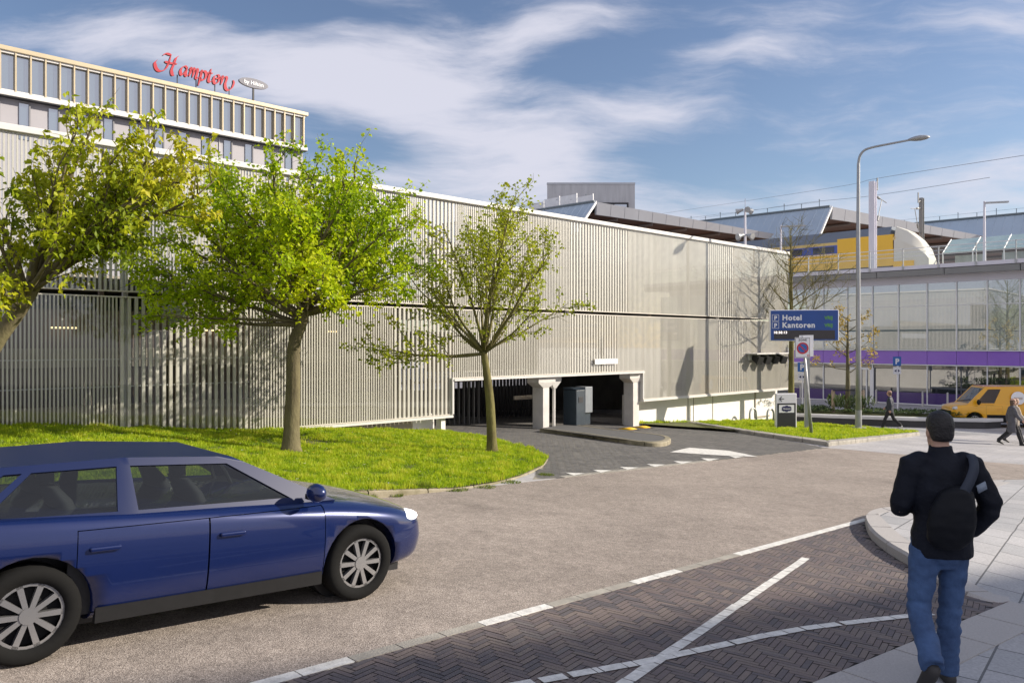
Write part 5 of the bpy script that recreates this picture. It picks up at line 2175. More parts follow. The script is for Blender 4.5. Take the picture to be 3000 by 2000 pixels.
# the lighter small tree to its right
Yt = 18.3
tb = at(1442, 1296, Yt)
tb.z = gnd(tb.x, tb.y) + lawn_h(tb.x, tb.y) - 0.05
trunkB = [tb, at(1436, 1180, Yt), at(1424, 1080, Yt), at(1418, 1030, Yt)]
limB = crown_limbs(trunkB, [
    (0.94, 1120, 1000, -0.8, 0.032), (0.95, 1190, 900, 0.6, 0.040), (0.97, 1260, 820, -0.6, 0.040), (0.98, 1290, 700, 0.8, 0.040), (0.99, 1330, 640, -0.3, 0.040), (0.99, 1420, 600, 0.2, 0.06),
    (0.99, 1505, 580, -0.5, 0.040), (0.98, 1560, 640, 0.5, 0.040), (0.97, 1620, 730, -0.4, 0.05), (0.96, 1640, 830, 0.5, 0.032), (0.95, 1610, 870, -0.9, 0.032), (0.9, 1480, 900, 1.0, 0.025),
    (0.97, 1400, 720, -1.5, 0.032), (0.97, 1480, 730, 1.5, 0.032), (0.96, 1260, 900, 1.2, 0.04), (0.92, 1475, 970, -0.6, 0.03), (0.93, 1060, 1060, -0.2, 0.03), (0.97, 1230, 740, 0.9, 0.032), (0.98, 1370, 680, 1.2, 0.032), (0.98, 1450, 660, -1.2, 0.032), (0.96, 1560, 760, 1.2, 0.04)], 1.0)
tree('young_tree', trunkB, 0.118, limB, 'slender yellow-green tree with thin leaves in front of the garage entry', 'tree', M_BARKG, LEAF_C, 8,
     l2=6, l3=5, l2len=0.46, l3len=0.36, per=11, lsize=0.078, lump=0.4, leafprob=0.78)

# the olive tree at the left edge
Yt = 12.3
tb = at(-150, 1420, Yt)
tb.z = gnd(tb.x, tb.y) + 0.1
trunkC = [tb, at(-110, 1180, Yt), at(-20, 1010, Yt), at(60, 900, Yt), at(120, 800, Yt)]
limC = crown_limbs(trunkC, [
    (0.75, -120, 500, 0.6, 0.05), (0.8, 30, 340, -0.7, 0.055), (0.85, 130, 330, 0.4, 0.05), (0.9, 270, 320, -0.4, 0.05), (0.95, 380, 260, 0.3, 0.05), (0.97, 480, 300, -0.6, 0.05),
    (0.98, 560, 400, 0.4, 0.05), (0.99, 640, 395, 1.0, 0.05), (0.98, 650, 450, -0.5, 0.045), (0.97, 600, 540, 0.6, 0.045), (0.95, 520, 600, -0.9, 0.045), (0.9, 420, 700, 0.2, 0.04),
    (0.85, 300, 760, -0.9, 0.04), (0.8, 30, 620, -1.4, 0.045), (0.82, 180, 560, -1.5, 0.045), (0.9, 300, 520, 1.2, 0.045), (0.78, -60, 720, -0.8, 0.04), (0.75, 60, 760, -1.5, 0.035),
    (0.86, 220, 680, 1.0, 0.04), (0.9, 400, 500, -1.4, 0.045), (0.72, -30, 850, -1.0, 0.03), (0.72, 30, 870, 0.8, 0.03), (0.9, 500, 480, 0.9, 0.045), (0.9, 350, 420, 1.3, 0.045), (0.85, 200, 420, -1.0, 0.045), (0.8, 60, 480, 1.2, 0.045), (0.8, -40, 600, 1.4, 0.04), (0.88, 450, 560, 0.6, 0.04)], 0.86)
tree('olive_tree', trunkC, 0.17, limC, 'olive-yellow tree with hanging leaves leaning in at the left frame edge', 'tree', M_BARK, LEAF_B, 21,
     l2=7, l3=6, l2len=0.38, l3len=0.34, per=12, leafprob=0.78, lsize=0.072, elong=1.5, droop=0.32, lump=0.7)

# bare tree behind the parking sign
Yt = 36.0
tb = at(2318, 1235, Yt)
tb.z = gnd(tb.x, tb.y)
trunkD = [tb, at(2318, 1080, Yt), at(2319, 950, Yt), at(2318, 850, Yt), at(2317, 760, Yt), at(2318, 690, Yt)]
rgD = random.Random(5)
limD = []
for i in range(30):
    f = 0.30 + 0.68 * i / 29
    L = (3.3 - 2.6 * (f - 0.3) / 0.7) * rgD.uniform(0.7, 1.1)
    limD.append((f, i * 2.4 + rgD.uniform(-.4, .4), R(rgD.uniform(25, 50)), L * 1.15, 0.045 - 0.03 * f))
tree('bare_tree', trunkD, 0.15, limD, 'tall leafless tree at the garage corner behind the blue parking sign', 'tree', M_BARKG, LEAF_C, 12,
     l2=7, l3=5, l2len=0.45, l3len=0.5, per=2, lsize=0.03, leafprob=0.10, l3r=0.007, twig_up=0.35, taper=0.88)

# yellow-leaved young tree in the planter
Yt = 39.0
tb = at(2483, 1206, Yt)
trunkE = [tb, at(2484, 1120, Yt), at(2483, 1020, Yt), at(2484, 930, Yt)]
limE = []
rgE = random.Random(9)
for i in range(15):
    f = 0.42 + 0.56 * i / 14
    limE.append((f, i * 2.4 + rgE.uniform(-.4, .4), R(rgE.uniform(8, 40)), (2.3 - 1.3 * (f - .4) / .6) * rgE.uniform(.7, 1.1), 0.028))
tree('planter_tree', trunkE, 0.14, limE, 'young tree with sparse yellow leaves growing in the long planter', 'tree', M_BARKD, LEAF_Y, 17,
     l2=5, l3=4, l2len=0.4, l3len=0.35, per=7, lsize=0.12, leafprob=0.6, l3r=0.007, twig_up=0.3, taper=0.8)

# ------------------------------------------------------------------ street furniture
M_SBLUE = mat('sign_blue', (0.022, 0.075, 0.30), 0.35, var=0.08, scale=2)
M_SWHITE = mat('sign_white', (0.82, 0.82, 0.84), 0.4)
M_SBLACK = mat('sign_black', (0.03, 0.03, 0.035), 0.4, var=0.1, scale=3)
M_LAMPG = mat('lamp_post_grey', (0.33, 0.34, 0.35), 0.42, var=0.12, scale=5, metal=0.45)
M_WOODP = mat('stake_wood', (0.40, 0.31, 0.24), 0.85, var=0.25, scale=8, stretch=(4, 4, 0.6))

# street lamp
p = G(2515, 1263)
lamp = empty('street_lamp', p, 'tall grey street lamp with a long curved arm, beside the blue parking sign', 'street lamp')
Y = p.y
mb = MB()
top = at(2515, 480, Y)
pts = [Vector((p.x, p.y, p.z - .05)), at(2515, 1000, Y), at(2514, 700, Y), top]
cur = smooth_path([top, at(2519, 458, Y - .05), at(2532, 441, Y - .15), at(2556, 432, Y - .35), at(2600, 423, Y - .7), at(2668, 410, Y - 1.1)], 5)
allp = pts + cur[1:]
rad = [0.125, 0.10, 0.08, 0.062] + [0.055 - 0.015 * i / len(cur) for i in range(1, len(cur))]
mb.tube(allp, rad, 12)
lp('pole', mb, M_LAMPG, lamp, smooth=True)
mb = MB()
mb.tube([Vector((p.x, p.y, p.z)), Vector((p.x, p.y, p.z + 0.9))], [0.14, 0.13], 14)
lp('pole_base', mb, M_LAMPG, lamp)
a = at(2660, 412, Y - 1.05)
b = at(2724, 403, Y - 1.5)
d = (b - a).normalized()
sd = d.cross(Vector((0, 0, 1))).normalized()
up = sd.cross(d)
mb = MB()
rs = []
for f, w, h in ((0, .05, .04), (.12, .10, .07), (.35, .19, .11), (.6, .22, .12), (.85, .17, .09), (1, .05, .03)):
    c = a.lerp(b, f)
    rs.append([c + sd * (w * math.cos(t * math.pi / 6)) + up * ((h if math.sin(t * math.pi / 6) > 0 else h * .75) * math.sin(t * math.pi / 6) + .02) for t in range(12)])
mb.rings(rs)
lp('lamp_head', mb, mat('lamp_head_grey', (0.36, 0.37, 0.38), 0.4, metal=0.3), lamp, smooth=True)
mb = MB()
for i in range(14):
    an = i * 0.9
    q = p + Vector((math.cos(an) * .25, math.sin(an) * .2, .14))
    mb.ball(q + Vector((0, 0, 0)), (0.10, 0.09, 0.05), 6, 4)
tag(mb.build('gravel_ring', M_GRANITE), 'small pale stones round the foot of the street lamp', 'gravel', kind='stuff')


def board(mb, c, w, h, t, x, z, n):
    mb.box(c, (w, h, t), x, z, n)


# dynamic parking sign
pb = G(2364, 1262)
pb.z += 0.10
sign = empty('parking_guide_sign', pb, 'wide blue parking guide board reading Hotel and Kantoren on a grey post', 'sign')
xr = Vector((0.985, -0.17, 0)).normalized()
zn = Vector((0, 0, 1))
nn = xr.cross(zn)          # towards the camera
Yb = pb.y
cc = at(2356, 953, Yb)
w_, h_ = 2.68, 1.27
mb = MB()
mb.box(cc - nn * 0.16, (w_, h_, 0.30), xr, zn, nn)
bevel(lp('cabinet', mb, M_SWHITE, sign), 0.02)
mb = MB()
mb.box(cc + nn * 0.0, (w_ - 0.08, h_ - 0.06, 0.03), xr, zn, nn)
lp('panel', mb, M_SBLUE, sign)
fm = lambda dx, dz, off=0.018: frame_matrix(cc + xr * dx + zn * dz + nn * off, xr, zn)
mb = MB()
for txt, dz in (('Hotel', 0.215), ('Kantoren', -0.085)):
    v, f = text_mesh(txt, 0.300, 0.002, 0.010, space=1.12)
    mb.add(v, f, fm(-0.86, dz))
for dz in (0.315, 0.010):
    v, f = text_mesh('P', 0.22, 0.002, 0.010, 'CENTER')
    mb.add(v, f, fm(-1.12, dz - 0.085))
    for sx, sy, bw, bh in ((0, .125, .27, .014), (0, -.125, .27, .014), (.128, 0, .014, .25), (-.128, 0, .014, .25)):
        mb.box(cc + xr * (-1.12 + sx) + zn * (dz + sy) + nn * 0.019, (bw, bh, 0.004), xr, zn, nn)
lp('lettering', mb, M_SWHITE, sign)
mb = MB()
mb.box(cc + xr * 0.0 + zn * -0.38 + nn * 0.017, (2.36, 0.36, 0.006), xr, zn, nn)
lp('display', mb, mat('display_dark', (0.045, 0.038, 0.040), 0.25, var=0.2, scale=2, stretch=(0.4, 1, 6)), sign)
mb = MB()
v, f = text_mesh('18:38:13', 0.135, 0.001, 0.004, space=1.15)
mb.add(v, f, fm(-1.2, -0.33, 0.022))
lp('clock_digits', mb, lit_mat('clock_light', (0.95, 0.85, 0.82), 0.9), sign)
mb = MB()
for dz in (0.24, -0.06):
    v, f = text_mesh('VRIJ', 0.185, 0.001, 0.006, space=1.0)
    mb.add(v, f, fm(0.78, dz, 0.018))
lp('led_text', mb, lit_mat('led_green', (0.10, 0.30, 0.02), 0.10), sign)
mb = MB()
mb.box((pb.x, pb.y, (pb.z - .1 + 0.1) / 2), (0.19, 0.15, 0.1 - pb.z + .1), xr, nn)
lp('post', mb, M_LAMPG, sign)

# zone sign in front of it
pz = G(2378, 1279)
pz.z += 0.11
zs = empty('no_parking_zone_sign', pz, 'white zone sign with round no-parking symbol on a leaning grey pole', 'sign')
ptop = at(2352, 985, pz.y)
mb = MB()
mb.tube([pz - Vector((0, 0, .1)), ptop], [0.06, 0.045], 10)
lp('pole', mb, M_GALV, zs, smooth=True)
cz = at(2351, 1018, pz.y - .07)
x2 = Vector((0.99, -0.10, 0.02)).normalized()
z2 = Vector((0.0, 0, 1))
n2 = x2.cross(z2)
mb = MB()
mb.box(cz, (0.54, 0.75, 0.03), x2, z2, n2)
bevel(lp('plate', mb, M_SWHITE, zs), 0.006)
mb = MB()
for sx, sy, bw, bh in ((0, .352, .52, .012), (0, -.352, .52, .012), (.252, 0, .012, .71), (-.252, 0, .012, .71)):
    mb.box(cz + x2 * sx + z2 * sy + n2 * 0.017, (bw, bh, 0.004), x2, z2, n2)
v, f = text_mesh('ZONE', 0.10, 0.001, 0.003, 'CENTER', space=1.1)
mb.add(v, f, frame_matrix(cz + z2 * 0.245 + n2 * 0.018, x2, z2))
lp('lettering', mb, M_SBLACK, zs)


def disc(mb, c, r0, r1, x, z, n, h, seg=32):
    for i in range(seg):
        a0, a1 = 2 * math.pi * i / seg, 2 * math.pi * (i + 1) / seg
        q = lambda a_, r: c + x * (math.cos(a_) * r) + z * (math.sin(a_) * r) + n * h
        if r0 <= 0:
            mb.poly([c + n * h, q(a0, r1), q(a1, r1)])
        else:
            mb.poly([q(a0, r0), q(a0, r1), q(a1, r1), q(a1, r0)])


M_RED = mat('sign_red_paint', (0.55, 0.03, 0.04), 0.4)
M_MIDB = mat('sign_mid_blue', (0.03, 0.14, 0.45), 0.4)
mb = MB()
disc(mb, cz - z2 * .02, 0, 0.17, x2, z2, n2, 0.020)
lp('disc', mb, M_MIDB, zs)
mb = MB()
disc(mb, cz - z2 * .02, 0.155, 0.21, x2, z2, n2, 0.022)
dd = (x2 - z2).normalized()
mb.box(cz - z2 * .02 + n2 * 0.022, (0.34, 0.045, 0.003), dd, dd.cross(n2), n2)
disc(mb, cz + x2 * .2 - z2 * .29, 0.025, 0.04, x2, z2, n2, 0.020, 16)
lp('red_ring', mb, M_RED, zs)
mb = MB()
mb.box(cz + x2 * 0.16 + z2 * .06 - n2 * 0.10, (0.5, 0.78, 0.03), x2, z2, n2)
bevel(lp('rear_plate', mb, M_SWHITE, zs), 0.006)
mb = MB()
mb.box(at(2357, 1062, pz.y) - n2 * 0.1, (0.2, 0.08, 0.16), x2, z2, n2)
lp('bracket', mb, M_GALV, zs)

# hotel direction totem
pt = G(2306, 1262)
pt.z += 0.10
tot = empty('direction_totem', pt, 'white and black standing sign with a left arrow, on the entrance lawn', 'sign')
x3 = Vector((0.99, 0.14, 0)).normalized()
n3 = x3.cross(zn)
Yt_ = pt.y
ct = at(2304, 1207, Yt_)
W3, H3 = 0.88, 1.50
mb = MB()
mb.box(ct - n3 * 0.07, (W3, H3, 0.14), x3, zn, n3)
bevel(lp('cabinet', mb, mat('totem_white', (0.72, 0.71, 0.76), 0.4), tot), 0.03, 3)
mb = MB()
mb.box(ct - zn * 0.18 + n3 * 0.003, (W3 - 0.10, 1.08, 0.012), x3, zn, n3)
lp('panel', mb, M_SBLACK, tot)
mb = MB()
mb.box(ct + zn * 0.14 + n3 * 0.010, (W3 - 0.24, 0.31, 0.010), x3, zn, n3)
lp('logo_plate', mb, M_SWHITE, tot)
M_NAVY = mat('logo_navy', (0.03, 0.03, 0.10), 0.4)
mb = MB()
cl_ = ct + zn * 0.14 + n3 * 0.018
oct_ = [(-.2, .06), (-.14, .10), (-.07, .10), (-.04, .13), (.04, .13), (.07, .10), (.14, .10), (.2, .06), (.2, -.06), (.14, -.10), (.07, -.10), (.04, -.13), (-.04, -.13), (-.07, -.10), (-.14, -.10), (-.2, -.06)]
mb.poly([cl_ + x3 * x for x, y in oct_ for _ in (0,) if False] or [cl_ + x3 * x + zn * y for x, y in reversed(oct_)])
lp('logo', mb, M_NAVY, tot)
mb = MB()
v, f = text_mesh('Hampton', 0.085, 0.001, 0.001, 'CENTER', shear=0.2)
mb.add(v, f, frame_matrix(cl_ - zn * 0.025 + n3 * 0.004, x3, zn))
lp('logo_lettering', mb, M_SWHITE, tot)
mb = MB()
ca_ = ct + zn * 0.53 + n3 * 0.004
mb.box(ca_ - x3 * 0.20, (0.20, 0.028, 0.006), x3, zn, n3)
for s_ in (1, -1):
    dq = (x3 + zn * s_).normalized()
    mb.box(ca_ - x3 * 0.25 + zn * 0.045 * s_, (0.15, 0.030, 0.007), dq, n3.cross(dq), n3)
lp('arrow', mb, M_SBLACK, tot)
mb = MB()
for s_ in (-.3, .3):
    mb.box(Vector((ct.x, ct.y, pt.z + .02)) + x3 * s_ - n3 * .07, (0.06, 0.06, 0.35), x3, n3)
lp('foot', mb, M_BLACK, tot)

# ticket machines at the garage entry
M_TMB = mat('machine_blue_grey', (0.028, 0.042, 0.058), 0.35, var=0.12, scale=2, coat=0.2)
pm = G(1682, 1254)
pm.z += 0.12
tm = empty('ticket_machine', pm, 'dark blue-grey ticket cabinet on the kerbed island at the garage entry', 'ticket machine')
mb = MB()
mb.box(pm + Vector((0, 0, 0.62)), (0.46, 0.62, 1.24), U, NV)
bevel(lp('cabinet', mb, M_TMB, tm), 0.02)
mb = MB()
mb.hexa([pm + U * x + NV * y + Vector((0, 0, 1.25)) for x, y in ((-.24, -.32), (.24, -.32), (.24, .32), (-.24, .32))],
        [pm + U * x + NV * y + Vector((0, 0, 1.31)) for x, y in ((-.24, -.32), (.24, -.32), (.24, .05), (-.24, .05))])
lp('sloped_top', mb, M_TMB, tm)
mb = MB()
mb.box(pm + NV * 0.315 + Vector((0, 0, 0.9)), (0.22, 0.014, 0.20), U, NV)
lp('slot_panel', mb, M_SBLACK, tm)
pm2 = pm + U * 0.62 - NV * 0.1
tm2 = empty('barrier_cabinet', pm2, 'pale grey barrier box standing behind the dark ticket cabinet', 'barrier box')
mb = MB()
mb.box(pm2 + Vector((0, 0, 0.86)), (0.40, 0.5, 0.92), U, NV)
bevel(lp('housing', mb, mat('machine_grey', (0.22, 0.24, 0.26), 0.4, var=0.08, scale=3), tm2), 0.02)
mb = MB()
mb.box(pm2 + Vector((0, 0, 0.2)), (0.30, 0.36, 0.44), U, NV)
lp('stand', mb, M_TMB, tm2)

# yellow rubber ramps on the drive
M_YEL = mat('ramp_yellow', (0.80, 0.47, 0.02), 0.6, var=0.15, scale=12, bump=0.3)
r0 = None
for i, (px, py) in enumerate(((1838, 1258), (1879, 1253))):
    q = G(px, py)
    q.z += 0.01
    mbb = MB()
    rs = []
    for k in range(7):
        f = -0.5 + k / 6
        h = 0.05 * math.cos(f * math.pi) + 0.002
        c = q + NV * f * 0.62
        rs.append([c - U * .24, c + U * .24, c + U * .24 + Vector((0, 0, h)), c - U * .24 + Vector((0, 0, h))])
    mbb.rings(rs)
    r = empty('speed_ramp', q, 'yellow rubber speed ramp on the dark drive, ' + ('nearer the island nose of the two' if i == 0 else 'nearer the white wall of the two'), 'speed ramp', 'yellow speed ramps')
    lp('hump', mbb, M_YEL, r, smooth=True)
    mbb = MB()
    mbb.box(q + Vector((0, 0, 0.006)), (0.58, 0.80, 0.012), U, NV)
    lp('base_mat', mbb, M_BLACK, r)

# cycle hoops by the white wall
for i, (px, py) in enumerate(((2206, 1240), (2257, 1241))):
    q = G(px, py)
    q.z += 0.08
    r = empty('cycle_hoop', q, ('steel cycle hoop before the white wall, farther from the black totem' if i == 0 else 'steel cycle hoop before the white wall, beside the black totem'), 'cycle hoop', 'cycle hoops at the white wall')
    dv = Vector((0.80, 0.60, 0))
    mbb = MB()
    arc = [q - dv * .24 + Vector((0, 0, -.1)), q - dv * .24 + Vector((0, 0, 0.36))]
    for k in range(1, 8):
        a_ = math.pi - math.pi * k / 8
        arc.append(q + dv * (.24 * math.cos(a_)) + Vector((0, 0, 0.36 + .24 * math.sin(a_))))
    arc += [q + dv * .24 + Vector((0, 0, 0.36)), q + dv * .24 + Vector((0, 0, -.1))]
    mbb.tube(arc, 0.045, 10)
    lp('hoop', mbb, M_GALV, r, smooth=True)
    mbb = MB()
    for s_ in (-1, 1):
        mbb.tube([q + dv * .24 * s_ + Vector((0, 0, -.03)), q + dv * .24 * s_ + Vector((0, 0, .0))], 0.09, 10)
    lp('foot_plate', mbb, M_GALV, r)

# long planter with a white rim
PLO = [Vector((13.2, 38.9, 0)), Vector((15.4, 37.7, 0)), Vector((18.5, 36.4, 0)), Vector((21.6, 35.7, 0)), Vector((22.6, 36.1, 0)), Vector((22.4, 37.3, 0)), Vector((19.6, 39.4, 0)), Vector((16.2, 41.6, 0)), Vector((13.6, 42.6, 0)), Vector((12.9, 40.8, 0))]
ppl = Vector((18, 39, -3.9))
planter = empty('planter_bench', ppl, 'long low planter with a pale seat rim and dark sides before the station', 'planter')
ctr = sum(PLO, Vector()) / len(PLO)


def inset(r, z):
    out = []
    for q in PLO:
        d_ = (ctr - q)
        d_ = d_ / d_.length
        v_ = q + d_ * r
        out.append(Vector((v_.x, v_.y, z)))
    return out


mb = MB()
mb.rings([inset(0.10, -3.95), inset(0.10, -3.60)])
lp('side', mb, mat('planter_dark', (0.05, 0.048, 0.05), 0.6, var=0.15, scale=2), planter)
mb = MB()
mb.rings([inset(0, -3.60), inset(0, -3.45)])
bevel(lp('seat_rim', mb, mat('seat_white', (0.66, 0.65, 0.64), 0.6, var=0.06, scale=2), planter), 0.02)
mb = MB()
mb.rings([inset(0.75, -3.5), inset(0.75, -3.43)])
lp('soil_bed', mb, M_SOIL, planter)
inn = inset(0.8, 0)
Vv, Ff, Tt = [], [], []
for i in range(2600):
    x, y = nr.uniform(13, 22.5), nr.uniform(35.5, 43)
    if not inside(x, y, inn):
        continue
    tall = 0.16 + (0.75 if (noise.noise(Vector((x * .5, y * .5, 3))) > 0.02 and x < 18.2 and y > 38.6) else 0.10)
    for k in range(7):
        a_ = nr.uniform(0, 6.28)
        l_ = nr.uniform(.05, .22)
        h = tall * nr.uniform(.3, 1)
        n = len(Vv)
        Vv += [(x, y, -3.43 + h * .6), (x + math.cos(a_) * l_ - .03 * math.sin(a_), y + math.sin(a_) * l_ + .03 * math.cos(a_), -3.43 + h), (x + math.cos(a_) * l_ + .03 * math.sin(a_), y + math.sin(a_) * l_ - .03 * math.cos(a_), -3.43 + h * .93)]
        Ff.append((n, n + 1, n + 2))
        Tt.append(nr.random())
tag(np_mesh('planter_plants', np.array(Vv), np.array(Ff), leaf_mat('planter_leaves', ((0.04, 0.07, 0.02), (0.09, 0.14, 0.035), (0.20, 0.24, 0.12)), 0.3), tint=np.array(Tt)),
    'low green and greyish plants filling the long planter', 'plants', kind='stuff')
sh = empty('tree_tie', at(2483, 1143, 38.9), 'black strap tying the young planter tree to its stakes', 'strap')
mb = MB()
mb.box(at(2483, 1143, 38.86), (1.45, 0.02, 0.06))
lp('band', mb, M_BLACK, sh)
for i, px in enumerate((2441, 2527)):
    q = at(px, 1208, 39.0)
    r = empty('tree_stake', q, 'wooden stake beside the yellow-leaved tree, ' + ('on the garage side' if i == 0 else 'on the street lamp side'), 'stake', 'stakes of the planter tree')
    mbb = MB()
    mbb.tube([q - Vector((0, 0, .2)), Vector((q.x, q.y, at(px, 1142, 39).z))], 0.085, 9)
    lp('post', mbb, M_WOODP, r)

# bollards before the station
b0 = None
for i, (px, py, near) in enumerate(((2384, 1168, 'nearest the garage corner'), (2567, 1183, 'before the white entrance door'), (2703, 1190, 'between the parking sign and the van'), (2776, 1195, 'at the nose of the yellow van'),
                                    (2345, 1168, 'behind the leaning zone sign'))):
    q = G(px, py)
    if b0 is None:
        b0 = empty('bollard', q, '', 'bollard', 'bollards before the station')
        mbb = MB()
        mbb.tube([q, q + Vector((0, 0, .92))], 0.055, 10)
        lp('post', mbb, mat('bollard_steel', (0.55, 0.54, 0.52), 0.4, metal=0.3), b0)
        mbb = MB()
        mbb.ball(q + Vector((0, 0, .92)), (.055, .055, .03), 10, 6)
        lp('cap', mbb, M_GALV, b0)
        o = b0
    else:
        o = copy_tree(b0)
        o.location = q
    o['label'] = 'slim pale bollard ' + near

# blue parking signs on poles
for i, (px, top, bot, py, gy, lb) in enumerate(((2628, 1045, 1068, 1178, 45.0, 'blue P parking sign on a white pole before the purple station band'),
                                                (2349, 1062, 1083, 1175, 44.0, 'blue P parking sign half hidden behind the leaning zone sign'))):
    q = at(px, py, gy)
    q.z = -3.9
    r = empty('parking_sign', q, lb, 'sign', 'blue parking signs')
    zt_ = (HZ - top) / F * gy
    mbb = MB()
    mbb.tube([q + Vector((.06, .05, 0)), Vector((q.x + .06, q.y + .05, zt_ - .1))], 0.045, 8)
    lp('pole', mbb, M_SWHITE, r)
    c = Vector((q.x, q.y, zt_ - .25))
    mbb = MB()
    mbb.box(c, (0.46, 0.03, 0.52))
    lp('plate', mbb, M_MIDB, r)
    mbb = MB()
    v, f = text_mesh('P', 0.42, 0.002, 0.02, 'CENTER')
    mbb.add(v, f, frame_matrix(c + Vector((0, -.02, -.15)), (1, 0, 0), (0, 0, 1)))
    lp('lettering', mbb, M_SWHITE, r)
    mbb = MB()
    mbb.box(c + Vector((0, 0, -.53)), (0.44, 0.03, 0.40))
    lp('sub_plate', mbb, M_SWHITE, r)
    mbb = MB()
    for s_ in (-1, 1):
        mbb.poly([c + Vector((s_ * .04, -.022, -.46)), c + Vector((s_ * .17, -.022, -.55)), c + Vector((s_ * .04, -.022, -.62))] if s_ < 0 else
                 [c + Vector((.04, -.022, -.62)), c + Vector((.17, -.022, -.55)), c + Vector((.04, -.022, -.46))])
    lp('arrow', mbb, M_NAVY, r)


# ------------------------------------------------------------------ vehicles
def interp(t, xs, ys):
    return float(np.interp(t, xs, ys))


M_TYRE = mat('tyre', (0.010, 0.010, 0.010), 0.9, spec=0.15)
M_RIM = mat('rim_alloy', (0.42, 0.42, 0.43), 0.3, metal=0.8)
M_CGLASS = glass_mat('car_glass', (0.52, 0.57, 0.56), 0.12, 0.05, 0.0, dark=(0.01, 0.012, 0.012))
M_PLAST = mat('black_plastic', (0.012, 0.012, 0.013), 0.6, var=0.15, scale=10, spec=0.2)


def wheel(parent, x, y, r, side):
    """tyre and rim; side +1 left, -1 right"""
    mb = MB()
    seg = 28
    prof = [(r * .66, -.095), (r * .90, -.10), (r * .985, -.08), (r, -.03), (r, .03), (r * .985, .08), (r * .90, .10), (r * .66, .095)]
    rs = []
    for i in range(seg):
        a = 2 * math.pi * i / seg
        rs.append([Vector((x + q * math.cos(a), y + o * 1.0, r + q * math.sin(a))) for q, o in prof])
    rs.append(rs[0])
    mb.rings(rs, cap=False)
    w = mb.build('wheel', M_TYRE, parent, smooth=True)
    mb = MB()
    yo = y + side * .085
    yi = y + side * .03
    for i in range(5):
        a = 2 * math.pi * i / 5 + 0.3
        d = Vector((math.cos(a), 0, math.sin(a)))
        t = Vector((-math.sin(a), 0, math.cos(a)))
        c0 = Vector((x, yo, r))
        for s_ in (-1, 1):
            p0, p1 = c0 + d * r * .12 + t * s_ * .015, c0 + d * r * .64 + t * s_ * .065
            q = [p0 - t * .016, p1 - t * .020, p1 + t * .020, p0 + t * .016]
            mb.hexa([v - Vector((0, side * .035, 0)) for v in q], q) if side > 0 else mb.hexa(q, [v + Vector((0, .035, 0)) for v in q])
    for q0, q1, oy in ((r * .60, r * .68, yo), (0, r * .17, yo + side * .006), (0, r * .62, yi)):
        n = 24
        for i in range(n):
            a0, a1 = 2 * math.pi * i / n, 2 * math.pi * (i + 1) / n
            f = lambda a, q: (x + q * math.cos(a), oy, r + q * math.sin(a))
            mb.cur = 1 if q1 == r * .62 else 0
            mb.poly([f(a0, max(q0, .001)), f(a0, q1), f(a1, q1), f(a1, max(q0, .001))])
            mb.cur = 0
    mb.build('rim', [M_RIM, M_PLAST], w)
    return w


M_SEAT = mat('seat_cloth', (0.05, 0.05, 0.055), 0.9)


def ell3(c, rx, ry, n=14):
    return [Vector((c[0] + rx * math.cos(2 * math.pi * i / n), c[1] + ry * math.sin(2 * math.pi * i / n), c[2])) for i in range(n)]


